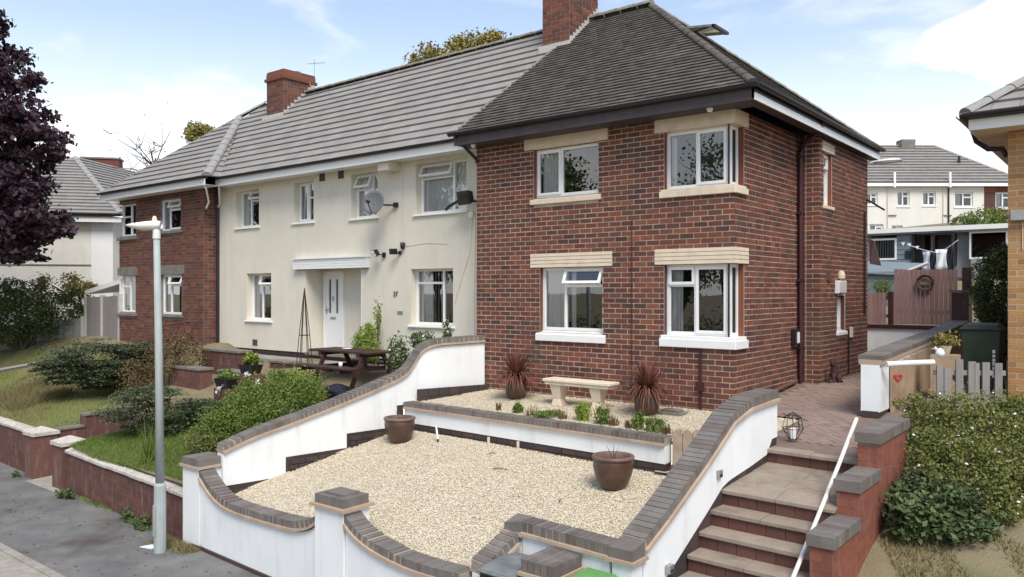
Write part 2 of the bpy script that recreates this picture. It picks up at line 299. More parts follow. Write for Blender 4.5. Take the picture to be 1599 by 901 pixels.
def copy_tree(o, loc=None, rotz=None, parent=None, label=None):
    c = o.copy(); COL.objects.link(c); c.parent = parent
    if loc is not None: c.location = loc
    if rotz is not None: c.rotation_euler = (0, 0, rotz)
    if label: c['label'] = label
    for ch in o.children: copy_tree(ch, parent=c)
    return c

# ------------------------------------------------------------------ walls
def panel(fr, W, H, ops, recess=.1, name='wall_skin', m=None, parent=None, m2=None, **pk):
    mb = MB()
    us = sorted({0, W} | {min(max(v, 0), W) for o in ops for v in o[:2]}); zs = sorted({0, H} | {min(max(v, 0), H) for o in ops for v in o[2:4]})
    for i in range(len(us) - 1):
        for j in range(len(zs) - 1):
            ua, ub, za, zb = us[i], us[i + 1], zs[j], zs[j + 1]; cu, cz = (ua + ub) / 2, (za + zb) / 2
            if any(o[0] < cu < o[1] and o[2] < cz < o[3] for o in ops): continue
            mb.face([fr(ua, za), fr(ub, za), fr(ub, zb), fr(ua, zb)])
    if m2: mb.cur = 1; m = [m, m2]
    for o in ops:
        a0, a1, b0, b1 = o[:4]; r = o[4] if len(o) > 4 else recess
        x0, x1 = max(a0, 0), min(a1, W)
        if a0 > 0.001: mb.face([fr(a0, b0), fr(a0, b1), fr(a0, b1, -r), fr(a0, b0, -r)])
        if a1 < W - .001: mb.face([fr(a1, b0), fr(a1, b0, -r), fr(a1, b1, -r), fr(a1, b1)])
        mb.face([fr(x0, b1), fr(x1, b1), fr(x1, b1, -r), fr(x0, b1, -r)]); mb.face([fr(x0, b0), fr(x0, b0, -r), fr(x1, b0, -r), fr(x1, b0)])
    return mb.build(name, m, parent, **pk)
_bm = {}
def bricks(parent, fr, u, W, H, ops, m, L=.238, C=.0857, nobj=0, header=False, proud=.005, jit=.002, z0=0, focus=None, joint=.015, name='brick', a0=0.0, ext=0.0):
    """stretcher courses; the nobj pieces nearest the camera become objects, the rest one stuff mesh"""
    items = []; nc = int(round((H - z0) / C))
    for j in range(nc):
        za = z0 + j * C; zc = za + C / 2
        blocked = sorted([(o[0], o[1]) for o in ops if o[2] - .02 < zc < o[3] + .02])
        a = -((j % 2) * L / 2) - 0.0
        edges = []; k = 0
        while a < W:
            l = L
            if header:
                l = L * .5 if (header == 1 or (k % 2 == j % 2)) else L
                if header == 1 and random.random() < .12: l = L
            edges.append((a, a + l)); a += l; k += 1
        for (p, q) in edges:
            p, q = max(p, 0), min(q, W); segs = [(p, q)]
            for (b0, b1) in blocked:
                ns = []
                for (s, e) in segs:
                    if e <= b0 or s >= b1: ns.append((s, e)); continue
                    if s < b0: ns.append((s, b0))
                    if e > b1: ns.append((b1, e))
                segs = ns
            for (s, e) in segs:
                if s < a0: s = a0 - joint / 2
                if ext and e >= W - .001: e = W + ext
                if e - s > .03: items.append((s, e, za))
    full = []
    if nobj:
        cen = [(Vector(fr((s + e) / 2, z, 0)) - CAM).length for s, e, z in items]
        idx = [i for i in np.argsort(cen) if abs((items[i][1] - items[i][0]) - L) < .005][:nobj]
        full = set(int(i) for i in idx)
        key = ('b', round(L, 4), m.name, tuple(u))
        if key not in _bm:
            mbx = MB(); f0 = frame((0, 0, 0), u); mbx.fbox(f0, joint / 2, L - joint / 2, joint / 2, C - joint / 2, -.02, proud + .001, skip=(4,)); _bm[key] = mbx.mesh('brick', m, (0, 0, 0))
        for i in full:
            s, e, z = items[i]; o = link_mesh(name, _bm[key], parent, fr(s, z, random.uniform(-jit, jit)))
            o.rotation_euler = (random.uniform(-.003, .003), 0, 0)
    mb = MB()
    for i, (s, e, z) in enumerate(items):
        if i in full if nobj else False: continue
        d = random.uniform(-jit, jit); t1 = random.uniform(-.001, .001)
        mb.fbox(fr, s + joint / 2, e - (joint / 2 if e <= W else 0), z + joint / 2 + t1, z + C - joint / 2 + t1, -.02, proud + d, skip=(4,))
    mb.build(name + 'work', m, parent, kind='stuff')

def window(house, O, u, w, h, recess=.1, cells=None, curtains=(), sill=None, lintel=None, gl=None, fw=.055, simple=False, roomd=1.1, name='window', fmat=None):
    """cells: (a0,a1,b0,b1,kind) as fractions; kind fixed/sash/open"""
    fr = frame(O, u); gl = gl or glass; fmat = fmat or upvc
    cells = cells or [(0, 1, 0, 1, 'fixed')]
    mb = MB(); c1 = -recess; c0 = -recess - .07
    mb.fbox(fr, 0, w, 0, fw, c0, c1); mb.fbox(fr, 0, w, h - fw, h, c0, c1)
    mb.fbox(fr, 0, fw, fw, h - fw, c0, c1); mb.fbox(fr, w - fw, w, fw, h - fw, c0, c1)
    A = lambda t: fw * .5 + t * (w - fw); B = lambda t: fw * .5 + t * (h - fw)
    va, vb = {}, {}
    for (a0, a1, b0, b1, k) in cells:
        for t in (a0, a1):
            if .01 < t < .99: q = va.setdefault(round(t, 3), [b0, b1]); q[0] = min(q[0], b0); q[1] = max(q[1], b1)
        for t in (b0, b1):
            if .01 < t < .99: q = vb.setdefault(round(t, 3), [a0, a1]); q[0] = min(q[0], a0); q[1] = max(q[1], a1)
    for t, (b0, b1) in va.items(): mb.fbox(fr, A(t) - fw * .45, A(t) + fw * .45, max(B(b0), fw), min(B(b1), h - fw), c0 + .004, c1 - .003)
    for t, (a0, a1) in vb.items(): mb.fbox(fr, max(A(a0), fw), min(A(a1), w - fw), B(t) - fw * .45, B(t) + fw * .45, c0 + .007, c1 - .006)
    win = mb.build(name, fmat, house)
    for (a0, a1, b0, b1, k) in cells:
        x0, x1, y0, y1 = A(a0) + fw * .4, A(a1) - fw * .4, B(b0) + fw * .4, B(b1) - fw * .4
        if k in ('sash', 'open'):
            ang = math.radians(24) if k == 'open' else 0
            sw = .045
            def sf(a, b, c, y1=y1, ang=ang):
                if not ang: return fr(a, b, c)
                d = y1 - b; cc = c - (c1 - .01)
                return fr(a, y1 - d * math.cos(ang) + cc * math.sin(ang), (c1 + .0) + d * math.sin(ang) + cc * math.cos(ang))
            s = MB(); e0, e1 = c1 - .02, c1 + .022
            X0, X1, Y0, Y1 = x0 - .012, x1 + .012, y0 - .012, y1 + .012
            def sb(a0_, a1_, b0_, b1_):
                s.box8([sf(a0_, b0_, e1), sf(a1_, b0_, e1), sf(a1_, b0_, e0), sf(a0_, b0_, e0), sf(a0_, b1_, e1), sf(a1_, b1_, e1), sf(a1_, b1_, e0), sf(a0_, b1_, e0)])
            sb(X0, X1, Y0, Y0 + sw); sb(X0, X1, Y1 - sw, Y1); sb(X0, X0 + sw, Y0 + sw, Y1 - sw); sb(X1 - sw, X1, Y0 + sw, Y1 - sw)
            s.build('sash', fmat, win)
            p = MB(); e = c1; p.face([sf(x0, y0, e), sf(x1, y0, e), sf(x1, y1, e), sf(x0, y1, e)]); p.build('pane', gl, win)
        else:
            p = MB(); e = c1 - .03; p.face([fr(x0 - .01, y0 - .01, e), fr(x1 + .01, y0 - .01, e), fr(x1 + .01, y1 + .01, e), fr(x0 - .01, y1 + .01, e)]); p.build('pane', gl, win)
    for q in curtains:
        a0, a1 = q[0], q[1]; cm = q[2] if len(q) > 2 else curtain; blind = len(q) > 3
        c = MB(); cc = c0 - .035; n = max(8, int((a1 - a0) * w * 45)); pts = []
        for i in range(n + 1):
            a = w * (a0 + (a1 - a0) * i / n); off = .022 * math.sin(i * 1.9 + a * 7) + .008 * math.sin(i * .7)
            pts.append((a, cc + off))
        if blind:
            k = int((a1 - a0) * w / .085)
            for i in range(k):
                a = w * a0 + i * .085; c.face([fr(a, .05, cc - .02), fr(a + .062, .05, cc + .03), fr(a + .062, h - .08, cc + .03), fr(a, h - .08, cc - .02)])
        else:
            for i in range(n):
                (a, o1), (b, o2) = pts[i], pts[i + 1]; c.face([fr(a, .02, o1), fr(b, .02, o2), fr(b, h - .02, o2 * .6 + cc * .4), fr(a, h - .02, o1 * .6 + cc * .4)])
        c.build('curtain', cm, win, smooth=not blind)
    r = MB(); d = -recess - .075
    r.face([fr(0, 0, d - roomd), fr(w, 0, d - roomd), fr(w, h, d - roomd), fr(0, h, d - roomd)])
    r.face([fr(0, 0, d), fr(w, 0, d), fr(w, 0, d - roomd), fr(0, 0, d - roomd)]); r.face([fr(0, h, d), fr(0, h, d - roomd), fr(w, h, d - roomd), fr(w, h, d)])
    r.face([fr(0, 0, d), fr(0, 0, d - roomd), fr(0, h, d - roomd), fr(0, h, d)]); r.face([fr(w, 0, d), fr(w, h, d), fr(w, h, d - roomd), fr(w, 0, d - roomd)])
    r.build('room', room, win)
    if sill:   # (drop height, projection, side extra, mat)
        sh, pj, ex, sm = sill; s = MB()
        f = fr; hi = 0.0
        s.box8([f(-ex, -sh, pj), f(w + ex, -sh, pj), f(w + ex, -sh, -recess - .03), f(-ex, -sh, -recess - .03),
                f(-ex, -sh * .35, pj), f(w + ex, -sh * .35, pj), f(w + ex, hi, -recess - .03), f(-ex, hi, -recess - .03)])
        s.build('sill', sm, win, bevel=.008)
    if lintel:  # (height, projection, side extra, mat, ribs)
        lh, pj, ex, lm, ribs = lintel; s = MB()
        if ribs:
            k = ribs; g = lh / k
            for i in range(k): s.fbox(fr, -ex, w + ex, h + i * g + .006, h + (i + 1) * g - .004, -.05, pj)
            s.fbox(fr, -ex + .003, w + ex - .003, h + .004, h + lh - .006, -.05, pj - .02)
        else: s.fbox(fr, -ex, w + ex, h + .004, h + lh, -.05, pj)
        s.build('lintel', lm, win)
    return win

# ------------------------------------------------------------------ roofs
def tile_roof(parent, P0, u, s, poly, gauge, tw, m, lift=.03, gap=.006, jit=.004, name='tile_course', sag=0.0):
    P0 = Vector(P0); u = Vector(u).normalized(); s = Vector(s).normalized(); n = u.cross(s).normalized()
    if n.z < 0: n = -n
    def span(b):
        xs = []
        for i in range(len(poly)):
            (a0, b0), (a1, b1) = poly[i], poly[(i + 1) % len(poly)]
            if abs(b1 - b0) < 1e-9: continue
            t = (b - b0) / (b1 - b0)
            if -1e-6 <= t <= 1 + 1e-6: xs.append(a0 + (a1 - a0) * t)
        return (min(xs), max(xs)) if len(xs) > 1 else None
    bmax = max(p[1] for p in poly); nc = int(math.ceil(bmax / gauge))
    for i in range(nc):
        b0, b1 = i * gauge, min((i + 1) * gauge, bmax)
        s0, s1 = span(b0 + 1e-4), span(b1 - 1e-4)
        if not s0: continue
        if not s1: s1 = s0
        mb = MB(); a = s0[0] - (i % 2) * tw / 2
        lo = min(s0[0], s1[0]); hi = max(s0[1], s1[1]); a = lo - ((i * .5) % 1) * tw
        while a < hi:
            p0, p1 = max(a + gap / 2, s0[0]), min(a + tw - gap / 2, s0[1]); q0, q1 = max(a + gap / 2, s1[0]), min(a + tw - gap / 2, s1[1])
            a += tw
            if p1 - p0 < .01 and q1 - q0 < .01: continue
            if p1 < p0: p0 = p1 = min(max((p0 + p1) / 2, s0[0]), s0[1])
            if q1 < q0: q0 = q1 = min(max((q0 + q1) / 2, s1[0]), s1[1])
            j = random.uniform(0, jit); hh = lift + j; tl = random.uniform(-jit, jit) * .5; db = random.uniform(-jit, jit)
            P = lambda aa, bb, hgt: tuple(P0 + u * aa + s * bb + n * hgt)
            A, B, Cc, D = P(p0, b0 - .015 + db, hh), P(p1, b0 - .015 + db, hh + tl), P(q1, b1, .006), P(q0, b1, .006)
            E, F = P(p0, b0 - .015 + db, hh - lift * .8), P(p1, b0 - .015 + db, hh - lift * .8)
            mb.face([A, B, Cc, D]); mb.face([E, F, B, A]); mb.face([E, A, D]); mb.face([B, F, Cc])
        mb.build(name, m, parent)
def ridge_line(parent, P, Q, m, r=.11, seg=.42, name='ridge_tile'):
    P, Q = Vector(P), Vector(Q); d = (Q - P); Ln = d.length; d.normalize(); x = d.cross(Vector((0, 0, 1))).normalized(); up = x.cross(d).normalized()
    if up.z < 0: up = -up
    n = max(1, int(round(Ln / seg))); sl = Ln / n
    for i in range(n):
        mb = MB(); K = 8; b = 0
        p0 = P + d * (i * sl); p1 = P + d * ((i + 1) * sl - .008); rr = [r * 1.08 + random.uniform(0, .006), r]
        for p, q in ((p0, rr[0]), (p1, rr[1])):
            for k in range(K + 1):
                a = math.pi * k / K; mb.v.append(tuple(p + x * math.cos(a) * q + up * (math.sin(a) * q * .75 - .02)))
        for k in range(K): mb.f.append((k, k + 1, K + 2 + k, K + 1 + k)); mb.mi.append(0)
        mb.f.append(tuple(range(K + 1))); mb.mi.append(0)
        mb.build(name, m, parent, smooth=False)

# ------------------------------------------------------------------ garden wall copings
def offs(path, d):
    """miter offset of a plan polyline to its left by d"""
    P = [Vector((p[0], p[1])) for p in path]; R = []
    for i in range(len(P)):
        t0 = (P[i] - P[i - 1]).normalized() if i > 0 else None; t1 = (P[i + 1] - P[i]).normalized() if i < len(P) - 1 else None
        if t0 is None: t0 = t1
        if t1 is None: t1 = t0
        t = (t0 + t1).normalized(); n = Vector((-t.y, t.x)); c = max(.4, n.dot(Vector((-t1.y, t1.x))))
        R.append((P[i] + n * d / c))
    return R
def sample(path, step):
    P = [Vector(p) for p in path]; out = []
    for i in range(len(P) - 1):
        d = P[i + 1] - P[i]; n = max(1, int(round(Vector((d.x, d.y, d.z)).length / step)))
        for k in range(n): out.append((P[i] + d * (k / n), P[i] + d * ((k + 1) / n)))
    return out
def smoothpath(pts, n=6):
    P = [Vector(p) for p in pts]; out = []
    for i in range(len(P) - 1):
        p0 = P[max(i - 1, 0)]; p1 = P[i]; p2 = P[i + 1]; p3 = P[min(i + 2, len(P) - 1)]
        for k in range(n):
            t = k / n; out.append(.5 * ((2 * p1) + (p2 - p0) * t + (2 * p0 - 5 * p1 + 4 * p2 - p3) * t * t + (-p0 + 3 * p1 - 3 * p2 + p3) * t ** 3))
    out.append(P[-1]); return [tuple(v) for v in out]
_cb = {}
def coping(parent, path, width=.235, th=.10, step=.078, m=None, cm=None, over=.03, ct=.035, one=True):
    m = m or engtop; cm = cm or crease
    key = (m.name, width, th)
    if key not in _cb:
        b = MB(); e = .003
        L_, W_, H_ = step - .010, width, th
        x, y = L_ / 2, W_ / 2
        b.box(-x, x, -y, y, -H_, 0, skip=(0,)); _cb[key] = b.mesh('coping_brick', m, (0, 0, 0))
    mb = MB(); mc = []
    for (p, q) in sample(path, step):
        c = (p + q) / 2; d = q - p; yaw = math.atan2(d.y, d.x); pitch = -math.atan2(d.z, math.hypot(d.x, d.y))
        o = link_mesh('coping_brick', _cb[key], parent, (c.x, c.y, c.z + random.uniform(-.002, .002)))
        o.rotation_euler = (random.uniform(-.006, .006), pitch, yaw)
    # mortar bed between the bricks, a little below their faces
    lf, rt = offs(path, width / 2 - .002), offs(path, -width / 2 + .002)
    for i in range(len(path) - 1):
        z0, z1 = path[i][2] - .012, path[i + 1][2] - .012; zb0, zb1 = path[i][2] - th - .004, path[i + 1][2] - th - .004
        mb.box8([(rt[i].x, rt[i].y, zb0), (rt[i + 1].x, rt[i + 1].y, zb1), (lf[i + 1].x, lf[i + 1].y, zb1), (lf[i].x, lf[i].y, zb0),
                 (rt[i].x, rt[i].y, z0), (rt[i + 1].x, rt[i + 1].y, z1), (lf[i + 1].x, lf[i + 1].y, z1), (lf[i].x, lf[i].y, z0)])
    mb.build('coping_mortar', joint, parent)
    # creasing tiles
    w2 = width / 2 + over
    cps = sample(path, .27)
    full = [cps[0][0]] + [q for p, q in cps]; lf, rt = offs(full, w2), offs(full, -w2)
    for i in range(len(full) - 1):
        t = MB(); a, b = full[i], full[i + 1]; g = .02 if i else 0
        za, zb = a.z - th - .003, b.z - th - .003
        A0 = rt[i].lerp(rt[i + 1], .008); B0 = lf[i].lerp(lf[i + 1], .008)
        t.box8([(A0.x, A0.y, za - ct), (rt[i + 1].x, rt[i + 1].y, zb - ct), (lf[i + 1].x, lf[i + 1].y, zb - ct), (B0.x, B0.y, za - ct),
                (A0.x, A0.y, za), (rt[i + 1].x, rt[i + 1].y, zb), (lf[i + 1].x, lf[i + 1].y, zb), (B0.x, B0.y, za)])
        t.build('creasing_tile', cm, parent)
def wallbody(parent, path, width, zb, m, drop=.14, name='wall', plinth=None, pm=None):
    """zb(i)->bottom z list; body of rendered wall under its coping"""
    mb = MB(); lf, rt = offs(path, width / 2), offs(path, -width / 2)
    for i in range(len(path) - 1):
        z0, z1 = path[i][2] - drop, path[i + 1][2] - drop; b0, b1 = zb[i], zb[i + 1]
        sk = []
        if i > 0: sk.append(5)
        if i < len(path) - 2: sk.append(3)
        mb.box8([(rt[i].x, rt[i].y, b0), (rt[i + 1].x, rt[i + 1].y, b1), (lf[i + 1].x, lf[i + 1].y, b1), (lf[i].x, lf[i].y, b0),
                 (rt[i].x, rt[i].y, z0), (rt[i + 1].x, rt[i + 1].y, z1), (lf[i + 1].x, lf[i + 1].y, z1), (lf[i].x, lf[i].y, z0)], skip=sk)
    return mb.build(name, m, parent)

# ------------------------------------------------------------------ foliage
def leaves_np(P, size, flat=0.0, asp=.55):
    n = len(P); d = rng.normal(size=(n, 3)); nrm = rng.normal(size=(n, 3)); nrm[:, 2] += flat * 3
    nrm /= np.linalg.norm(nrm, axis=1)[:, None]; d -= nrm * (d * nrm).sum(1)[:, None]; d /= np.linalg.norm(d, axis=1)[:, None] + 1e-9
    e = np.cross(nrm, d); s = (size * rng.uniform(.6, 1.4, n))[:, None]
    a = P - d * s * .5; b = P + e * s * asp * .5 - nrm * s * .06; c = P + d * s * .5; f = P - e * s * asp * .5 - nrm * s * .06
    V = np.stack([a, b, c, f], 1).reshape(-1, 3); return V
def quadmesh(name, V, m, parent, origin, k=4):
    V = V - np.array(origin); n = len(V) // k
    me = bpy.data.meshes.new(name); me.vertices.add(len(V)); me.vertices.foreach_set('co', V.astype(np.float32).ravel())
    me.loops.add(n * k); me.loops.foreach_set('vertex_index', np.arange(n * k, dtype=np.int32)); me.polygons.add(n)
    me.polygons.foreach_set('loop_start', np.arange(0, n * k, k, dtype=np.int32)); me.polygons.foreach_set('loop_total', np.full(n, k, dtype=np.int32))
    me.update(calc_edges=True); me.materials.append(m)
    return link_mesh(name, me, parent, tuple(float(q) for q in origin))
def crown_pts(blobs, n, clump=.2, nclump=40, shell=.55, layers=0, cut=None):
    wts = np.array([b[3] * b[4] * b[5] for b in blobs]) ** (2 / 3); wts /= wts.sum(); out = []
    for b, wt in zip(blobs, wts):
        k = int(n * wt); nc = max(5, int(nclump * wt * len(blobs)))
        d = rng.normal(size=(nc, 3)); d /= np.linalg.norm(d, axis=1)[:, None]
        r = rng.uniform(shell, 1.0, nc) ** .8; cc = d * r[:, None]
        if layers: cc[:, 2] = np.round(cc[:, 2] * layers) / layers + rng.normal(size=nc) * .03
        ci = rng.integers(0, nc, k); sp = rng.normal(size=(k, 3)) * clump * rng.uniform(.5, 1.3, nc)[ci][:, None]
        if layers: sp[:, 2] *= .22; sp[:, :2] *= 1.3
        p = (cc[ci] + sp) * np.array(b[3:6]) + np.array(b[:3]); out.append(p)
    P = np.concatenate(out)
    if cut is not None: P = P[cut(P)]
    return P
def plant(name, label, cat, base, blobs, n, size, m, group=None, clump=.2, nclump=40, flat=0, asp=.55, layers=0, trunk=None, cut=None, flowers=0, shell=.55, branches=5, part='foliage'):
    t = thing(name, label, cat, base, group)
    P = crown_pts(blobs, n, clump, nclump, shell, layers, cut)
    quadmesh(part, leaves_np(P, size, flat, asp), m, t, base)
    mb = MB(); B = Vector(base); tr = trunk or .03
    for i in range(branches):
        bl = blobs[i % len(blobs)]; e = Vector(bl[:3]) + Vector((random.uniform(-.6, .6) * bl[3], random.uniform(-.6, .6) * bl[4], random.uniform(0, .5) * bl[5]))
        md = B.lerp(e, .5) + Vector((random.uniform(-.1, .1), random.uniform(-.1, .1), .1)) * bl[5]
        mb.tube([tuple(B + Vector((random.uniform(-1, 1) * tr, random.uniform(-1, 1) * tr, 0))), tuple(md), tuple(e)], [tr, tr * .6, tr * .2], 6)
    mb.build('trunk' if trunk and trunk > .06 else 'stem', bark, t)
    if flowers:
        ii = rng.integers(0, len(P), flowers); Q = P[ii]; 
        V = leaves_np(Q + rng.normal(size=Q.shape) * .02, .035, .5, .9); quadmesh('flower', V, white, t, base)['kind'] = 'stuff'
    return t
def blades(name, xy, z, h, w, m, lean=.35, parent=None, origin=(0, 0, 0)):
    n = len(xy); a = rng.uniform(0, 2 * np.pi, n); dx = np.stack([np.cos(a), np.sin(a), np.zeros(n)], 1); hh = h * rng.uniform(.5, 1.4, n)
    P = np.stack([xy[:, 0], xy[:, 1], z], 1); tip = P + np.stack([rng.normal(size=n) * lean * hh, rng.normal(size=n) * lean * hh, hh], 1)
    V = np.stack([P - dx * w / 2, P + dx * w / 2, tip], 1).reshape(-1, 3)
    return quadmesh(name, V, m, parent, origin, 3)
# ================================================================== THE SETTING
def lerp(a, b, t): return a + (b - a) * t
def interp(x, xs, ys): return float(np.interp(x, xs, ys))
def G(x, y):      # lower gravel surface
    a = (x + 5.5) / 6.4; t = (-1.75 - y) / 3.3
    return -.62 + ((-1.3 * (1 - a) - 1.06 * a) + .62) * t
def GU(x, y): return -.175 + .15 * min(max((y + 1.9) / 1.9, 0), 1)
def xw(y):        # centre line of the slanted left wall
    return -5.05 + .30 * y if y > -1.65 else -5.545 + (y + 1.65) * .157
def woff(x): return -(min(max(x, -20), 3) + 6.5) * .0463
def back_h(y): return .3 + max(0, y - 7) * .155 - max(0, y - 46) * .155
def ground_h(x, y):
    yy = y - woff(x) * min(1, max(0, (-2 - y) / 3))
    v = interp(yy, [-5.2, -4, -2.6, -1.2, 0, 7], [-1.18, -.98, -.62, -.15, .20, .3])
    if x < -14: v = interp(yy, [-5.2, -2, 0, 2, 7], [-1.35, -.75, .35, .6, .6]) - min(1.2, max(0, -x - 20) * .02)
    if x > 2.4: v = interp(yy, [-5.2, -2.7, 1, 3, 7], [-1.75, -.98, .05, .2, .25])
    if -12.9 < x < -11.2 and yy < -2.4: v = interp(yy, [-5.2, -4.4, -2.4], [-2.05, -2.0, -1.4]) - .05
    return v if y <= 7 else max(v, back_h(y))
def grid(name, xs, ys, h, m, **pk):
    me = bpy.data.meshes.new(name); V = [(x, y, h(x, y)) for y in ys for x in xs]; nx = len(xs)
    F = [(j * nx + i, j * nx + i + 1, (j + 1) * nx + i + 1, (j + 1) * nx + i) for j in range(len(ys) - 1) for i in range(nx - 1)]
    me.from_pydata(V, [], F); me.materials.append(m); me.polygons.foreach_set('use_smooth', [True] * len(F)); me.update()
    return props(link_mesh(name, me, None, (0, 0, 0)), **pk)
bump = lambda x, y, s=.03: s * (math.sin(x * 1.7 + y * .9) + math.sin(x * .8 - y * 2.1 + 1) + .5 * math.sin(x * 4.1 + y * 3.3))
def pgrid(name, us, vs, fn, m, **pk):
    me = bpy.data.meshes.new(name); V = [fn(u, v) for v in vs for u in us]; nx = len(us)
    F = [(j * nx + i, j * nx + i + 1, (j + 1) * nx + i + 1, (j + 1) * nx + i) for j in range(len(vs) - 1) for i in range(nx - 1)]
    me.from_pydata(V, [], F); me.materials.append(m); me.polygons.foreach_set('use_smooth', [True] * len(F)); me.update()
    return props(link_mesh(name, me, None, (0, 0, 0)), **pk)
wy = lambda x, y: y + woff(x) * min(1, max(0, (-2 - y) / 3))
def gpt(x, y, k=1.0, dz=0): yy = wy(x, y); return (x, yy, ground_h(x, yy) + (bump(x, yy, .03 * k) if -5.05 < y < 7 else 0) + dz)
vs = [-5.10] + list(np.arange(-5.0, 9.01, .25)); us = list(np.arange(-45, -13.2, .6)) + [-13.2, -12.92, -12.88, -12.3, -11.7, -11.22, -11.18] + list(np.arange(-10.9, -5.9, .3))
def leftpt(u, v):
    e = xw(wy(-5.6, v)); t = max(0, (u + 9) / (9 - 6.1)); x = u if t <= 0 else -9 + (e + 9) * min(1, (u + 9) / (us[-1] + 9)); return gpt(x, v)
pgrid('ground', us, vs, leftpt, earth, kind='structure', label='rough sloping garden ground with grass and bare earth')
pgrid('ground', [2.50, 2.8] + list(np.arange(3.1, 9, .35)) + [12, 20, 45], vs, lambda u, v: gpt(u, v, .8), earth, kind='structure')
pgrid('ground', [-5.7, 2.7], [-.05, 9.0], lambda u, v: (u, v, -.24), earth, kind='structure')
grid('ground', [-900, -400, -200, -100, -45, -30, -20, -10, 0, 10, 20, 45, 100, 200, 400, 900], [9.0, 11, 13, 16, 20, 25, 30, 38, 46, 60, 90, 150, 300, 900], lambda x, y: back_h(y), earth, kind='structure')
grid('ground', [-900, -300, -45, 0, 45, 300, 900], [-900, -300, -60, -25, -15, -4.9], lambda x, y: -2.06, earth, kind='structure')
for xa, xb in ((-900, -45), (45, 900)): grid('ground', [xa, xb], [-4.9, 0, 9.0], lambda x, y: interp(y, [-4.9, 9], [-2.06, .61]), earth, kind='structure')
# lawn sheets
pgrid('lawn', list(np.arange(-11.0, -5.9, .3)), list(np.arange(-5.0, -2.2, .25)), lambda u, v: (lambda x: gpt(x, v, 1, .012))(min(u, xw(wy(-5.6, v)) - .02)), lawnm, kind='structure')
pgrid('lawn', list(np.arange(-30, -13.1, .4)), list(np.arange(-5.0, -.6, .3)), lambda u, v: gpt(u, v, 1, .012), drylawn, kind='structure')
# street
mb = MB(); mb.box(-60, 40, -6.94, -4.5, -2.3, -2.0); mb.build('pavement', asphalt, kind='structure')
for k in range(22):
    mb = MB(); x = -22 + k * .915; mb.box(x, x + .905, -7.07, -6.944, -2.3, -1.988); mb.build('kerb_stone', concrete, kind='structure')
mb = MB(); mb.box(-60, 40, -8.6, -7.075, -2.3, -1.996); mb.build('verge', concrete, kind='structure')
mb = MB(); mb.box(-60, 40, -16.5, -8.6, -2.3, -2.07); mb.build('road', roadm, kind='structure')
# gravel
def gbp(u, v):
    y1 = -1.72; x = -6.15 + u * 7.15; y0 = (-5.07 - (x + 6.5) * .0463) if x < -.37 else -4.82; y = y0 + (y1 - y0) * v; x = max(x, xw(y)); return (x, y, G(x, y) - .003)
pgrid('lower_gravel_bed', [i / 40 for i in range(41)], [i / 18 for i in range(19)], gbp, gravelbase, kind='structure')
pgrid('upper_gravel_bed', [i / 30 for i in range(31)], list(np.arange(-1.66, .08, .13)), lambda u, v: (lambda x: (x, v, GU(x, v) - .003))(xw(v) + u * (min(1.08, -.08 + (v + 1.70) * 1.22) - xw(v))), gravelbase, kind='structure')
pgrid('lower_gravel_bed', [-.3, .3, 1.05], [-1.95, -1.4, -.85], lambda u, v: (u, v, -.60), gravelbase, kind='structure')
def gravel(n, x0, x1, y0, y1, h, name):
    X = rng.uniform(x0, x1, n); Y = rng.uniform(y0, y1, n)
    # keep inside slanted left wall
    xl = -4.97 + (np.minimum(Y, 0)) * .30; xl = np.where(Y < -1.65, -5.47 + (Y + 1.65) * .155, xl); k = (X > xl) & ((Y > -5.07 - (X + 6.5) * .0463 + .10) | (h is GU)) & ~((X > -.5) & (Y < -4.72)) & (Y > -9 if h is G else (Y > -1.60 - (X + 5.4) * .042) & (X < -.10 + (Y + 1.74) * 1.22)); X, Y = X[k], Y[k]; n = len(X)
    Z = np.array([h(a, b) for a, b in zip(X, Y)])
    base = np.array([(1, 0, 0), (0, 1, 0), (-1, 0, 0), (0, -1, 0), (0, 0, .75), (0, 0, -.6)]); tris = [(0, 1, 4), (1, 2, 4), (2, 3, 4), (3, 0, 4)]
    r = rng.uniform(.006, .015, n)[:, None, None]; jit = rng.uniform(.6, 1.35, (n, 6, 3)); a = rng.uniform(0, 6.28, n)
    P = base[None] * jit * r; ca, sa = np.cos(a)[:, None], np.sin(a)[:, None]
    P = np.stack([P[..., 0] * ca - P[..., 1] * sa, P[..., 0] * sa + P[..., 1] * ca, P[..., 2]], -1) + np.stack([X, Y, Z + .003], 1)[:, None]
    V = P[:, [0, 1, 4, 1, 2, 4, 2, 3, 4, 3, 0, 4]].reshape(-1, 3)
    # keep shared verts per stone
    me = bpy.data.meshes.new(name); VV = P.reshape(-1, 3); me.vertices.add(len(VV)); me.vertices.foreach_set('co', VV.astype(np.float32).ravel())
    idx = (np.arange(n) * 6)[:, None] + np.array(tris).ravel()[None]; idx = idx.ravel().astype(np.int32)
    me.loops.add(len(idx)); me.loops.foreach_set('vertex_index', idx); me.polygons.add(n * 4)
    me.polygons.foreach_set('loop_start', np.arange(0, n * 12, 3, dtype=np.int32)); me.polygons.foreach_set('loop_total', np.full(n * 4, 3, dtype=np.int32)); me.update(calc_edges=True)
    me.materials.append(gravelm); o = link_mesh(name, me, None, (0, 0, 0)); return props(o, kind='stuff')
gravel(100000, -6.0, .98, -5.3, -1.72, G, 'gravel')
gravel(24000, -5.5, 1.02, -1.80, .0, GU, 'gravel')
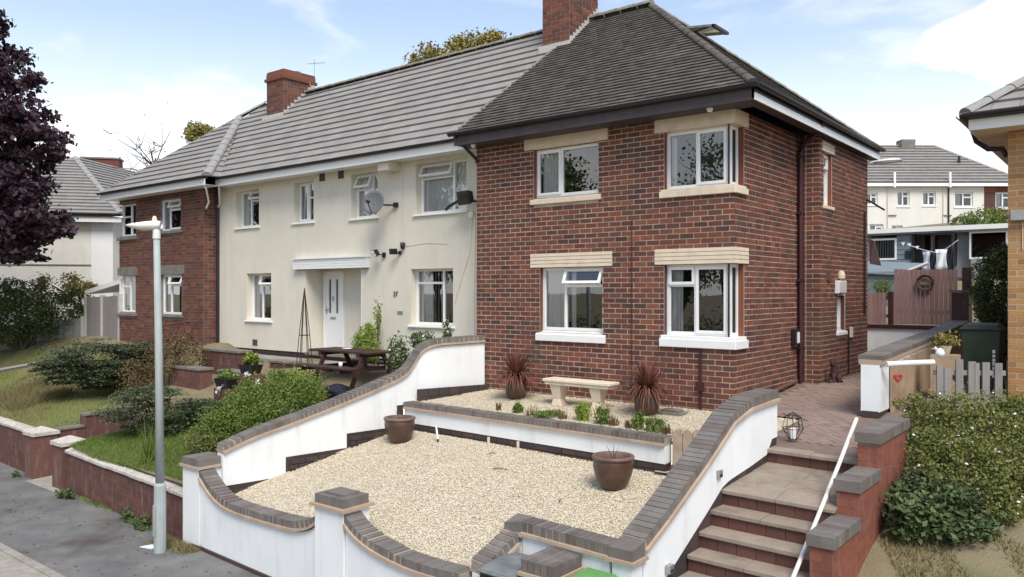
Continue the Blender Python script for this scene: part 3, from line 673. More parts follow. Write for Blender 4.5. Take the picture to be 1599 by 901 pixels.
# side path: block paving in herringbone over sand
def pathz(y): return interp(y, [-1.95, -.5, 3, 9], [-.10, -.03, .2, .2])
grid('paved_path', [1.02, 1.4, 1.8, 2.5], [-1.93, -1.2, -.5, 0.0], lambda x, y: pathz(y) - .004, sand, kind='structure')
grid('paved_path', [-.7, .4, 1.4, 1.8, 2.5], [0.0, .5, 1.5, 2.9, 5, 9.4], lambda x, y: pathz(y) - .004, sand, kind='structure')
mb = MB(); bw, bl_ = .1, .2
def pblock(cx, cy, horiz):
    w_, h_ = (bl_, bw) if horiz else (bw, bl_); g = .003
    # rotated 45 degrees
    pts = [(-w_ / 2 + g, -h_ / 2 + g), (w_ / 2 - g, -h_ / 2 + g), (w_ / 2 - g, h_ / 2 - g), (-w_ / 2 + g, h_ / 2 - g)]
    c = math.sqrt(.5); P = [((cx + x) * c - (cy + y) * c + .9, (cx + x) * c + (cy + y) * c - 2) for x, y in pts]
    if not all(-.35 < p[0] < (2.36 if p[1] < -.4 else 1.75) and -1.55 < p[1] < 9.2 for p in P): return
    if any((p[0] < 1.33 and p[1] < -1.4) or (p[0] < 1.03 and p[1] < .03) for p in P): return
    if any((p[0] < .06 and p[1] < 2.95) or (p[0] < .40 and 2.85 < p[1] < 6.0) for p in P): return
    dz = random.uniform(-.002, .002); mb.box8([(p[0], p[1], pathz(p[1]) - .03) for p in P] + [(p[0], p[1], pathz(p[1]) + .006 + dz) for p in P], skip=(0,))
for i in range(-60, 110):
    for j in range(-60, 110):
        if (i + j) % 4 == 0: pblock((i + .5 + .5) * bw, (j + .5) * bw, True)
        if (i + j) % 4 == 2: pblock((i + .5) * bw, (j + .5 + .5) * bw, False)
mb.build('block_paving', paver, kind='stuff')
mb = MB()
# ================================================================== RIGHT BRICK HOUSE
def tri_roof(parent, P0, P1, pts, gauge, tw, m, base=True, **k):
    P0, P1 = Vector(P0), Vector(P1); u = (P1 - P0).normalized(); q = Vector(pts[0]) - P0; s = q - u * q.dot(u); s.normalize()
    poly = [(0, 0), ((P1 - P0).length, 0)] + [((Vector(p) - P0).dot(u), (Vector(p) - P0).dot(s)) for p in pts]
    tile_roof(parent, P0, u, s, poly, gauge, tw, m, **k)
    if base:
        n = u.cross(s).normalized(); n = n if n.z > 0 else -n; b = MB()
        W = [P0 + u * a + s * c - n * .012 for a, c in poly]; W2 = [p - n * .06 for p in W]
        b.face(W); b.face(list(reversed(W2)))
        for i in range(len(W)): j = (i + 1) % len(W); b.face([W[j], W[i], W2[i], W2[j]])
        b.build('roof_deck', soffitdark, parent)
H0 = -.257
bh = thing('brick_house', 'red brown brick end house with dark weathered hipped roof and two corner windows', 'house', (-2.6, 0, H0))
fr = frame((-5.18, 0, H0), (1, 0)); W1 = 5.18; HT = 4.62 - H0
X = lambda x: x + 5.18; Z = lambda z: z - H0
RC = .09
ops = [(X(-3.66), X(-2.34), Z(.95), Z(2.50)), (X(-3.80), X(-2.42), Z(3.38), Z(4.60)), (X(-1.17), 9, Z(.94), Z(2.50)), (X(-1.17), 9, Z(3.32), Z(4.60))]
wall = panel(fr, W1, HT, [(X(-3.66), X(-2.34), Z(1.10), Z(2.26)), (X(-3.80), X(-2.42), Z(3.50), Z(4.40)), (X(-1.17), 9, Z(1.10), Z(2.26)), (X(-1.17), 9, Z(3.45), Z(4.39))], RC, 'wall', mortar, bh, m2=brick)
bricks(wall, fr, (1, 0), W1, HT, ops, brick, nobj=300, ext=.005)
fs = frame((0, 0, H0), (0, 1)); WS = 2.9
ops2 = [(-1, .39, Z(.94), Z(2.50)), (-1, .39, Z(3.32), Z(4.60))]
wall2 = panel(fs, WS, HT, [(-1, .38, Z(1.10), Z(2.26)), (-1, .38, Z(3.45), Z(4.39))], RC, 'wall', mortar, bh, m2=brick)
bricks(wall2, fs, (0, 1), WS, HT, ops2, brick, header=2, a0=.022)
f3 = frame((0, 2.9, H0), (1, 0)); wall3 = panel(f3, .35, HT, [], .1, 'wall', mortar, bh); bricks(wall3, f3, (1, 0), .35, HT, [], brick, header=2, ext=.005)
f4 = frame((.35, 2.9, H0), (0, 1)); W4 = 3.1
ops4 = [(.24, .72, Z(3.30), Z(4.50)), (1.02, 1.52, Z(.98), Z(1.78))]
wall4 = panel(f4, W4, HT, [(.24, .70, Z(3.38), Z(4.36)), (1.02, 1.5, Z(1.08), Z(1.74))], 0.07, 'wall', mortar, bh, m2=brick); bricks(wall4, f4, (0, 1), W4, HT, ops4, brick, header=2, a0=.022)
f5 = frame((.35, 6.0, H0), (-1, 0)); mbp = panel(f5, 5.53, HT, [], .1, 'wall', brick, bh)
f6 = frame((-5.18, 6.0, H0), (0, -1)); panel(f6, 6.0, HT, [], .1, 'wall', brick, bh)
# windows
window(bh, (-3.66, 0, 1.13), (1, 0), 1.32, 1.12, RC, [(0, .37, 0, 1, 'fixed'), (.37, 1, 0, .72, 'fixed'), (.37, 1, .72, 1, 'open')], [(0.03, .30), (.42, .50)], (.19, .055, .07, upvc), (.255, .03, .20, stone, 4))
window(bh, (-3.80, 0, 3.52), (1, 0), 1.38, .87, RC, [(0, .40, 0, 1, 'sash'), (.40, 1, 0, 1, 'fixed')], [(0.06, .33)], (.13, .05, .06, stone), (.22, .03, .20, stone, 0))
sl = (.19, .055, .0, upvc)
def corner_win(z0, h, front, lint, sillm, sh, ribs, cur, scur):
    wf = window(bh, (-1.17, 0, z0), (1, 0), 1.06, h, RC, front, cur, None, None, roomd=.9)
    ws = window(bh, (0, .10, z0), (0, 1), .28, h, RC, [(0, 1, 0, 1, 'fixed')], scur, None, None, roomd=.5)
    p = MB(); p.box(-.112, -.088, .084, .10, z0, z0 + h); p.box(-.155, -.092, .10, .16, z0, z0 + h); p.build('corner_post', upvc, wf)
    p = MB(); p.tube([(-.10, .045, z0 - .04), (-.10, .045, z0 + h)], .016, 8); p.build('corner_rod', black, wf)
    s = MB(); e = .055; a, b = -1.17 - .07, .38 + .07
    s.prism([(a, -e), (e, -e), (e, b), (-.16, b), (-.16, .2), (a, .2)], z0 - sh, z0 - sh * .3)
    s.prism([(a + .01, -e + .03), (e - .03, -e + .03), (e - .03, b - .01), (-.15, b - .01), (-.15, .19), (a + .01, .19)], z0 - sh * .3, z0 - sh * .02)
    s.build('sill', sillm, wf, bevel=.01)
    s = MB(); e = .03; a, b = -1.17 - .16, .38 + .13; zz = z0 + h + .002
    k = max(1, ribs); g = lint / k
    for i in range(k): s.prism([(a, -e), (e, -e), (e, b), (-.12, b), (-.12, .12), (a, .12)], zz + i * g + (.005 if ribs else 0), zz + (i + 1) * g - (.005 if ribs else 0))
    if ribs: s.prism([(a + .004, -e + .02), (e - .02, -e + .02), (e - .02, b - .004), (-.11, b - .004), (-.11, .11), (a + .004, .11)], zz + .004, zz + lint - .006)
    s.build('lintel', stone, wf)
corner_win(1.13, 1.12, [(0, .47, 0, .72, 'fixed'), (0, .47, .72, 1, 'sash'), (.47, 1, 0, 1, 'sash')], .255, upvc, .19, 4, [(.03, .22), (.62, .90)], [(.05, .95)])
corner_win(3.46, .92, [(0, .50, 0, 1, 'fixed'), (.50, 1, 0, 1, 'sash')], .22, stone, .14, 0, [(.02, .12), (.94, .99)], [(.05, .45)])
window(bh, (.35, 3.14, 3.40), (0, 1), .46, .94, .07, [(0, 1, 0, .7, 'fixed'), (0, 1, .7, 1, 'sash')], [], (.09, .05, .05, stone), (.17, .03, .10, stone, 3))
window(bh, (.35, 3.92, 1.10), (0, 1), .48, .62, .07, [(0, 1, 0, 1, 'fixed')], [], (.10, .05, .05, upvc), None)
# roof
roof = MB(); roof.box(-5.15, .02, .02, 5.98, 4.60, 4.615); roof = roof.build('roof', soffitdark, bh)
EZ = 4.80; RZ = 7.66; RY = 2.95
tri_roof(roof, (-5.33, -.45, EZ), (.47, -.45, EZ), [(-3.02, RY, RZ), (-4.58, RY, RZ)], .118, .17, darktile, lift=.030, jit=.006)
tri_roof(roof, (.50, -.45, EZ), (.50, 6.35, EZ), [(-3.02, RY, RZ)], .112, .17, darktile, lift=.020, jit=.006)
tri_roof(roof, (.50, 6.35, EZ), (-5.33, 6.35, EZ), [(-4.58, RY, RZ), (-3.02, RY, RZ)], .112, .5, darktile, lift=.02)
ridge_line(roof, (.48, -.43, EZ + .05), (-3.02, RY, RZ + .03), darktile, .075, .3)
ridge_line(roof, (.48, 6.33, EZ + .05), (-3.02, RY, RZ + .03), ridgem, .08, .3)
ridge_line(roof, (-3.0, RY, RZ + .05), (-4.62, RY, RZ + .05), ridgem, .12, .42)
# verge against the grey roof: mortar fillet stepped
mb = MB(); 
for i in range(45):
    t = i / 45; t2 = (i + 1) / 45
    if random.random() < .35: continue
    p = Vector((-5.36, -.47, EZ)).lerp(Vector((-4.62, RY, RZ)), t); q = Vector((-5.36, -.47, EZ)).lerp(Vector((-4.62, RY, RZ)), t2 - .004)
    mb.box8([tuple(p + Vector(v)) for v in ((-.05, 0, -.03), (.03, 0, -.03))] + [tuple(q + Vector(v)) for v in ((.03, 0, -.03), (-.05, 0, -.03))] +
            [tuple(p + Vector(v)) for v in ((-.05, 0, .025), (.03, 0, .025))] + [tuple(q + Vector(v)) for v in ((.03, 0, .025), (-.05, 0, .025))])
mb.build('verge_mortar', ridgem, roof, kind='stuff')
mb = MB(); mb.box8([(-5.36, -.46, EZ - .14), (-5.30, -.46, EZ - .14), (-4.58, RY, RZ - .2), (-4.64, RY, RZ - .2), (-5.36, -.46, EZ - .03), (-5.30, -.46, EZ - .03), (-4.58, RY, RZ - .02), (-4.64, RY, RZ - .02)]); mb.build('verge_board', soffitdark, roof)
# soffit, fascia, gutter
mb = MB(); mb.prism([(-5.34, -.44), (.49, -.44), (.49, 6.34), (.30, 6.34), (.30, .03), (-5.34, .03)], 4.585, 4.60); mb.build('soffit', soffitdark, bh)
mb = MB(); mb.box(-5.34, .46, -.465, -.443, 4.575, 4.76); mb.build('fascia', soffitdark, bh)
mb = MB(); mb.box(.493, .515, -.44, 6.34, 4.575, 4.68); mb.build('fascia', upvc, bh)
mb = MB(); mb.box(.4935, .512, -.44, 6.34, 4.683, 4.77); mb.build('fascia', black, bh)
def gutter(parent, p, q, m=None, r=.06, name='gutter'):
    p, q = Vector(p), Vector(q); d = (q - p).normalized(); x = Vector((d.y, -d.x, 0)); mb = MB(); K = 6
    for P in (p, q):
        for rr in (r, r - .008):
            for k in range(K + 1):
                a = math.pi * k / K; mb.v.append(tuple(P + x * math.cos(a) * rr + Vector((0, 0, -math.sin(a) * rr))))
    n = K + 1
    for k in range(K):
        mb.f.append((k, k + 1, 2 * n + k + 1, 2 * n + k)); mb.mi.append(0); mb.f.append((n + k, 3 * n + k, 3 * n + k + 1, n + k + 1)); mb.mi.append(0)
    mb.f += [(0, 2 * n, 3 * n, n), (K, n + K, 3 * n + K, 2 * n + K)]; mb.mi += [0, 0]
    mb.f.append(tuple(range(n))); mb.mi.append(0)
    return mb.build(name, m or black, parent)
gutter(bh, (-5.42, -.52, 4.80), (.57, -.52, 4.80)); gutter(bh, (.57, -.54, 4.80), (.57, 6.36, 4.80))
mb = MB(); mb.tube([(-5.30, -.50, 4.76), (-5.26, -.40, 4.66), (-5.14, -.06, 4.36), (-5.14, -.05, 4.28)], .032, 8); mb.build('downpipe', black, bh)
mb = MB(); mb.tube([(.52, 2.5, 4.74), (.45, 2.62, 4.62), (.10, 2.74, 4.42), (.075, 2.76, 4.3), (.075, 2.76, .22)], .042, 10); mb.tube([(.075, 2.84, 4.55), (.075, 2.84, .25)], .028, 8)
for z in (.8, 2.0, 3.2, 4.2): mb.box(.0, .11, 2.70, 2.89, z, z + .04)
mb.build('downpipe', brownpipe, bh)
mb = MB(); mb.tube([(.385, 5.68, 3.45), (.385, 5.68, 1.35)], .018, 8); mb.build('pipe', black, bh)
mb = MB(); mb.tube([(.385, 4.56, 1.10), (.385, 4.56, .24)], .014, 8); mb.build('pipe', black, bh)
mb = MB(); mb.tube([(-1.76, -.022, 3.0), (-1.76, -.022, .15)], .006, 6); mb.build('cable', brownpipe, bh)
mb = MB(); mb.box(-.56, -.52, -.03, -.008, -.05, 1.0); mb.box(-.60, -.48, -.06, -.008, .28, .42); mb.build('pipe', brownpipe, bh)
mb = MB(); mb.tube([(.05, .6, .10), (.05, 1.9, .19), (.05, 2.6, .24)], .035, 8); mb.tube([(.07, 1.9, .22), (.07, 1.95, -.0)], .02, 6); mb.build('pipe', riser, bh)
mb = MB(); mb.box(.352, .42, 3.80, 4.28, 1.79, 2.03)
for i in range(5): mb.box(.42, .435, 3.82, 4.26, 1.81 + i * .044, 1.835 + i * .044)
mb.build('vent_cover', upvc, bh)
mb = MB(); mb.lathe((.40, 4.03, 2.10), [(0, .12), (.05, .10), (.07, .03), (.07, -.03), (0, -.05)], 10); mb.build('vent_cowl', stone, bh)
mb = MB(); mb.box(.352, .40, 3.33, 3.43, 2.02, 2.17); mb.build('air_brick', riser, bh)
mb = MB(); mb.box(.352, .39, 4.72, 4.84, .93, 1.13); mb.build('junction_box', stone, bh)
# chimney
ch = MB(); cx0, cx1, cy0, cy1 = -5.20, -4.50, 2.16, 3.25; ch.box(cx0, cx1, cy0, cy1, 6.5, 8.9); ch = ch.build('chimney', mortar2, bh)
bricks(ch, frame((cx0, cy0, 6.6), (1, 0)), (1, 0), cx1 - cx0, 2.3, [], brick, name='chimney_brick'); bricks(ch, frame((cx1, cy0, 6.6), (0, 1)), (0, 1), cy1 - cy0, 2.3, [], brick, header=2, name='chimney_brick')
mb = MB(); mb.box(cx0 - .04, cx1 + .05, cy0 - .05, cy1 + .05, 8.62, 8.9); mb.build('chimney_cap', brick, ch)
mb = MB(); zr = lambda y: EZ + (y + .45) * .841
for i in range(10):
    y = cy0 + i * .11; mb.box(cx1, cx1 + .03, y, y + .105, zr(y) - .1, zr(y) + .16)
mb.box(cx0 - .05, cx1 + .05, cy0 - .09, cy0, zr(cy0) - .12, zr(cy0) + .04)
mb.build('flashing', lead, ch)
# things fixed to or left beside this house
t = thing('security_light', 'white floodlight pointing out from the rear eaves of the red brick house', 'light', (.5, 5.9, 4.5))
mb = MB(); mb.tube([(.40, 5.85, 4.45), (.62, 5.85, 4.48)], .03, 8); mb.build('bracket', upvc, t)
mb = MB(); mb.lathe((.78, 5.85, 4.46), [(0, .06), (.16, .05), (.24, .01), (.20, -.03), (0, -.04)], 14, (1.2, .55)); mb.build('lamp_head', upvc, t)
t = thing('wall_lantern', 'small black wall light with white front beside maroon downpipe', 'wall light', (0, 2.55, .95))
mb = MB(); mb.box(.01, .10, 2.44, 2.66, .88, 1.16); mb.build('housing', black, t, bevel=.01); mb = MB(); mb.box(.10, .112, 2.50, 2.60, .92, 1.11); mb.build('lens', upvc, t)
def lathe_obj(name, prof, m, parent, c, n=20, **k):
    mb = MB(); mb.lathe(c, prof, n); return mb.build(name, m, parent, smooth=True, **k)
t = thing('soffit_spotlight', 'tiny white spotlight under the dark eaves above upper corner window', 'light', (-.25, -.3, 4.56)); lathe_obj('lens', [(0, -.045), (.03, -.04), (.045, -.02), (.05, .02)], upvc, t, (-.25, -.3, 4.57))
t = thing('soffit_spotlight', 'tiny white spotlight under the dark eaves next to the cream house', 'light', (-5.0, -.3, 4.56)); lathe_obj('lens', [(0, -.045), (.03, -.04), (.045, -.02), (.05, .02)], upvc, t, (-5.0, -.3, 4.57))
# open rooflight
t = thing('open_rooflight', 'open rooflight propped up behind the top of the dark hip', 'rooflight', (-2.05, 3.4, 6.95))
zs_ = lambda x: EZ + (.5 - x) * .812
mb = MB()
def slabx(x0, x1, y0, y1, z0, z1, th, m, nm):
    b = MB(); b.box8([(x0, y0, z0 - th), (x1, y0, z1 - th), (x1, y1, z1 - th), (x0, y1, z0 - th), (x0, y0, z0), (x1, y0, z1), (x1, y1, z1), (x0, y1, z0)]); b.build(nm, m, t)
slabx(-2.5, -1.75, 3.15, 3.20, 7.17, 7.08, .045, ridgem, 'frame_rail'); slabx(-2.5, -1.75, 3.75, 3.80, 7.17, 7.08, .045, ridgem, 'frame_rail'); slabx(-1.80, -1.72, 3.15, 3.80, 7.085, 7.075, .055, black, 'frame_rail')
slabx(-2.5, -2.42, 3.15, 3.80, 7.18, 7.17, .045, ridgem, 'frame_rail')
b = MB(); b.face([(-2.42, 3.2, 7.145), (-1.8, 3.2, 7.065), (-1.8, 3.75, 7.065), (-2.42, 3.75, 7.145)]); b.build('pane', glassdull, t)

# ================================================================== CREAM RENDERED HOUSE
chs = thing('rendered_house', 'cream rendered middle house with grey tiled roof, white fascia and recessed front door', 'house', (-10, .4, .33))
B0 = .34; fr = frame((-14.93, .4, B0), (1, 0)); X = lambda x: x + 14.93; Z = lambda z: z - B0
wins = [(-14.03, -12.98, 3.52, 4.47), (-11.51, -10.73, 3.52, 4.49), (-9.35, -8.45, 3.50, 4.50), (-7.25, -5.80, 3.47, 4.53), (-13.53, -12.45, 1.09, 2.29), (-7.40, -6.17, 1.12, 2.30)]
ops = [(X(a), X(b), Z(c), Z(d), .17) for a, b, c, d in wins] + [(X(-11.03), X(-8.97), 0, Z(2.37), .52)]
wall = panel(fr, 9.75, 4.66 - B0, ops, .17, 'wall', render, chs)
lay = [[(0, .42, 0, 1, 'fixed'), (.42, 1, 0, .74, 'fixed'), (.42, 1, .74, 1, 'open')], [(0, .5, 0, 1, 'sash'), (.5, 1, 0, .62, 'fixed'), (.5, 1, .62, 1, 'fixed')],
       [(0, .62, 0, .66, 'fixed'), (0, .62, .66, 1, 'open'), (.62, 1, 0, 1, 'fixed')], [(0, .66, 0, .72, 'fixed'), (0, .66, .72, 1, 'open'), (.66, 1, 0, 1, 'fixed')],
       [(0, .42, 0, 1, 'fixed'), (.42, 1, 0, .74, 'fixed'), (.42, 1, .74, 1, 'open')], [(0, .66, 0, .76, 'fixed'), (0, .66, .76, 1, 'fixed'), (.66, 1, 0, 1, 'fixed')]]
cur = [[(.02, .36), (.9, .99)], [(.05, .46)], [(.02, .98)], [(.02, .98)], [(.02, .36)], [(.04, .30), (.3, .66, curtain, 1), (.85, .99)]]
for (a, b, c, d), l, cu in zip(wins, lay, cur):
    window(chs, (a, .4, c), (1, 0), b - a, d - c, .17, l, cu, (.06, .05, .06, upvc), None, fw=.05)
# recess: door, back wall
fb = frame((-11.03, .92, B0), (1, 0))
mb = MB(); mb.fbox(fb, .80, 2.06, 0, 2.03, -.05, 0); mb.fbox(fb, 0, .04, 0, 2.03, -.05, 0); mb.fbox(fb, .04, .80, 1.97, 2.03, -.05, .0); mb.build('porch_wall', render, chs)
mb = MB(); mb.fbox(fb, .04, .10, 0, 1.97, -.04, .03); mb.fbox(fb, .74, .80, 0, 1.97, -.04, .03); mb.fbox(fb, .10, .74, 1.91, 1.97, -.04, .03); dfr = mb.build('door_frame', upvc, chs)
mb = MB()
for a0, a1, b0, b1 in ((.10, .23, .0, 1.91), (.32, .50, .95, 1.78), (.59, .74, .0, 1.91), (.23, .59, .0, .95), (.23, .59, 1.78, 1.91)): mb.fbox(fb, a0, a1, b0, b1, -.03, .01)
dr = mb.build('door', doorm, chs)
for a0, a1 in ((.23, .32), (.50, .59)):
    mb = MB(); mb.face([fb(a0, .95, -.01), fb(a1, .95, -.01), fb(a1, 1.78, -.01), fb(a0, 1.78, -.01)]); mb.build('door_pane', glassdull, dr)
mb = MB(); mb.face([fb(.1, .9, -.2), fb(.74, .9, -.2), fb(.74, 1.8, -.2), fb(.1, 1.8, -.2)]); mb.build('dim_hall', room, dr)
mb = MB(); mb.fbox(fb, .30, .50, .80, .86, .01, .02); mb.build('letterbox', metal, dr)
mb = MB(); mb.fbox(fb, .135, .165, .92, 1.12, .01, .02); mb.fbox(fb, .14, .25, 1.02, 1.045, .03, .05); mb.build('door_handle', metal, dr)
mb = MB(); mb.fbox(fb, .39, .42, 1.25, 1.36, .01, .03); mb.build('knocker', metal, dr)
mb = MB(); mb.fbox(fb, 0, 2.06, -.04, .02, -.05, .55); mb.build('doorstep', slab, chs)
mb = MB()
fc = frame((-11.42, .4, 2.36), (1, 0)); mb.fbox(fc, .0, 2.72, .235, .26, -.02, .14)
for i in range(4): mb.fbox(fc, .02, 2.70, .0 + i * .058, .05 + i * .058, -.02, .11)
mb.fbox(fc, .03, 2.69, .0, .235, -.02, .09); mb.build('door_canopy', upvc, chs)
mb = MB(); mb.fbox(frame((-8.97, .4, B0), (1, 0)), -.06, -.01, 0, 2.02, -.4, -.02); mb.build('porch_post', upvc, chs)
# plinth
fp = frame((-14.9, .46, -.5), (1, 0)); pl_ = panel(fp, 9.7, .9, [], .1, 'plinth', mortar2, chs); bricks(pl_, fp, (1, 0), 9.7, .86, [], engdark, name='plinth_brick')
mb = MB()
for x in (-10.49, -9.80): mb.box(x, x + .19, .385, .41, 4.44, 4.63)
mb.box(-13.25, -13.05, .385, .41, .43, .58); mb.build('air_vent', soffitdark, chs)
mb = MB(); mb.box(-8.06, -7.72, .05, .39, 4.42, 4.62); mb.build('eaves_box', render, chs)
for a, b in (((-14.6, .45), (-14.6, .44)),): pass
mb = MB(); mb.tube([(-7.62, .392, 4.5), (-7.62, .392, 2.78)], .005, 5); mb.build('cable', stone, chs)
mb = MB(); mb.tube([(-7.55, .392, 2.8), (-6.9, .392, 2.84), (-6.3, .392, 2.80)], .004, 5); mb.build('cable', stone, chs); mb = MB(); mb.tube([(-5.62, .39, 3.45), (-5.7, .39, 2.6), (-6.0, .39, 1.9), (-6.1, .39, 1.6)], .006, 5); mb.build('cable', stone, chs); mb = MB(); mb.tube([(-5.56, .39, 3.4), (-5.58, .39, .9)], .006, 5); mb.build('cable', stone, chs); mb = MB(); mb.tube([(-13.75, .39, 4.6), (-13.75, .39, 4.45)], .012, 5); mb.build('cable', stone, chs)
bpy_txt = bpy.data.curves.new('house_number', 'FONT'); bpy_txt.body = '37'; bpy_txt.size = .15; bpy_txt.extrude = .006; bpy_txt.align_x = 'CENTER'
_to = bpy.data.objects.new('tmp', bpy_txt); COL.objects.link(_to); bpy.context.view_layer.update(); _me = bpy.data.meshes.new_from_object(_to.evaluated_get(bpy.context.evaluated_depsgraph_get())); bpy.data.objects.remove(_to); _me.materials.clear(); _me.materials.append(soffitdark)
to = bpy.data.objects.new('house_number', _me); COL.objects.link(to); to.parent = chs; to.location = Vector((-7.86, .385, 1.72)) - wloc(chs); to.rotation_euler = (math.radians(90), 0, 0)
mb = MB(); mb.box(-7.80, -7.64, .385, .4, 1.34, 1.40); mb.build('name_plate', metal, chs)
# roof
roof = MB(); roof.box(-14.9, -5.2, .42, 5.8, 4.62, 4.64); roof = roof.build('roof', soffitdark, chs)
CZ = 4.80; s_ = (RZ - CZ) / 3.0
tri_roof(roof, (-14.06, -.05, CZ), (-5.36, -.05, CZ), [(-4.60, RY, RZ), (-16.4, RY, RZ - .02), (-16.84, 2.3, CZ + 2.35 * s_)], .298, .36, greytile, lift=.045, gap=.003, jit=.003)
tri_roof(roof, (-4.6, 6.0, CZ), (-16.4, 6.0, CZ), [(-16.4, RY, RZ), (-4.6, RY, RZ)], .298, .9, greytile, lift=.04)
ridge_line(roof, (-4.7, RY, RZ + .03), (-16.4, RY, RZ + .01), ridgem, .10, .45)
mb = MB(); mb.prism([(-14.5, -.03), (-5.2, -.03), (-5.2, .42), (-14.5, .42)], 4.62, 4.635); mb.build('soffit', upvc, chs)
mb = MB(); mb.box(-14.3, -5.36, -.045, -.02, 4.59, 4.76); mb.build('fascia', upvc, chs)
gutter(chs, (-14.2, -.10, 4.80), (-5.40, -.10, 4.80), r=.05)
ch = MB(); cx0, cx1, cy0, cy1 = -15.22, -14.40, 2.15, 3.25; ch.box(cx0, cx1, cy0, cy1, 6.4, 8.18); ch = ch.build('chimney', mortar2, chs)
bricks(ch, frame((cx0, cy0, 6.5), (1, 0)), (1, 0), cx1 - cx0, 1.72, [], brick2, name='chimney_brick'); bricks(ch, frame((cx1, cy0, 6.5), (0, 1)), (0, 1), cy1 - cy0, 1.72, [], brick2, header=2, name='chimney_brick')
mb = MB(); mb.box(cx0 - .05, cx1 + .05, cy0 - .05, cy1 + .05, 7.93, 8.01); mb.box(cx0 - .01, cx1 + .01, cy0 - .01, cy1 + .01, 8.01, 8.14); mb.build('chimney_cap', brick, ch); mb = MB(); mb.box8([(cx0, cy0, 8.142), (cx1, cy0, 8.142), (cx1, cy1, 8.142), (cx0, cy1, 8.142), (cx0 + .2, cy0 + .3, 8.20), (cx1 - .2, cy0 + .3, 8.20), (cx1 - .2, cy1 - .3, 8.20), (cx0 + .2, cy1 - .3, 8.20)]); mb.build('flaunching', ridgem, ch)
mb = MB(); mb.lathe((-14.8, 2.9, 8.17), [(.14, 0), (.13, .05), (.11, .16), (.09, .17), (.09, 0)], 12); mb.build('chimney_pot', ridgem, ch)
mb = MB(); zr = lambda y: CZ + (y + .05) * s_
for i in range(9): y = cy0 + i * .12; mb.box(cx1 + .001, cx1 + .035, y, y + .115, zr(y) - .1, zr(y) + .13)
mb.build('flashing', lead, ch); mb = MB(); mb.box(cx0 - .06, cx1 + .08, cy0 - .12, cy0, zr(cy0) - .16, zr(cy0) + .02); mb.build('flashing', lead, ch)
mb = MB(); mb.tube([(cx1 + .05, 3.2, 7.6), (cx1 + .04, 2.7, 7.35), (cx1 + .04, 2.16, 6.9), (cx1 - .1, 1.9, 6.6)], .014, 6); mb.build('cable', stone, ch); mb = MB(); mb.tube([(cx1 + .04, 3.2, 7.6), (cx1 + .04, 3.0, 8.0)], .012, 6); mb.build('cable', stone, ch)
t = thing('tv_aerial', 'thin television aerial on a mast behind the small chimney', 'aerial', (-14.5, 3.3, 7.4)); mb = MB(); mb.tube([(-14.5, 3.3, 7.4), (-14.5, 3.3, 8.75)], .008, 6); mb.build('mast', metal, t)
mb = MB(); mb.tube([(-14.7, 3.2, 8.62), (-14.2, 3.43, 8.62)], .006, 5)
for i in range(6): q = Vector((-14.68, 3.21, 8.62)).lerp(Vector((-14.22, 3.42, 8.62)), i / 5); mb.tube([tuple(q + Vector((-.04, .08, 0))), tuple(q + Vector((.04, -.08, 0)))], .004, 5)
mb.build('dipoles', metal, t)
# satellite dish and lights on the cream wall
t = thing('satellite_dish', 'grey satellite dish fixed beside the small upper window', 'satellite dish', (-7.98, .36, 3.72))
mb = MB(); D = Vector((-8.12, .02, 3.72)); ax = Vector((.38, -.88, .28)).normalized(); xx = ax.cross(Vector((0, 0, 1))).normalized(); yy = ax.cross(xx)
K = 28; R_ = 5; DR = .25
for i in range(R_ + 1):
    for k in range(K):
        a = 2 * math.pi * k / K; r = DR * i / R_; mb.v.append(tuple(D + xx * math.cos(a) * r + yy * math.sin(a) * r * 1.08 + ax * (.07 * (i / R_) ** 2)))
for i in range(R_):
    for k in range(K): k2 = (k + 1) % K; mb.f.append((i * K + k, i * K + k2, (i + 1) * K + k2, (i + 1) * K + k)); mb.mi.append(0)
o = mb.build('dish', dishm, t, smooth=True); md = o.modifiers.new('thick', 'SOLIDIFY'); md.thickness = .008
mb = MB(); mb.tube([tuple(D - ax * .01), (-8.0, .25, 3.70), (-7.82, .38, 3.70)], .022, 8); mb.box(-7.88, -7.78, .33, .41, 3.65, 3.75); mb.build('bracket', black, t)
mb = MB(); mb.tube([tuple(D + yy * .25 + ax * .05), tuple(D + ax * .36 + yy * .10)], .012, 6); mb.tube([tuple(D + ax * .36 + yy * .10), tuple(D + ax * .28 + yy * .08)], .035, 8); mb.build('feed_arm', black, t)
def flood(loc, label, s=1.0, tilt=.5, yaw=0):
    t = thing('floodlight', label, 'floodlight', loc); x, y, z = loc
    mb = MB(); mb.box(x - .04 * s, x + .04 * s, y - .04, y + .0, z - .05 * s, z + .05 * s); mb.tube([(x, y - .02, z), (x - .03 * s, y - .14 * s, z - .0)], .015 * s, 6); mb.build('bracket', black, t)
    c = Vector((x - .07 * s, y - .20 * s, z + .04 * s)); M = Matrix.Rotation(yaw, 3, 'Z') @ Matrix.Rotation(tilt, 3, 'X'); b = MB()
    P = [(-.12, .03, -.07), (.12, .03, -.07), (.08, .10, -.05), (-.08, .10, -.05), (-.12, .03, .07), (.12, .03, .07), (.08, .10, .05), (-.08, .10, .05)]
    P = [(-.12, -.04, -.085), (.12, -.04, -.085), (.09, .05, -.06), (-.09, .05, -.06), (-.12, -.04, .085), (.12, -.04, .085), (.09, .05, .06), (-.09, .05, .06)]
    b.box8([tuple(c + M @ (Vector(p) * s)) for p in P]); b.build('lamp_head', black, t)
    b = MB(); b.face([tuple(c + M @ (Vector(p) * s)) for p in ((-.10, -.043, -.07), (.10, -.043, -.07), (.10, -.043, .07), (-.10, -.043, .07))]); b.build('lens', glassdull, t)
    return t
flood((-8.22, .40, 2.63), 'black floodlight right of the door canopy, lowest of the small group', 1.0, .5, -.5)
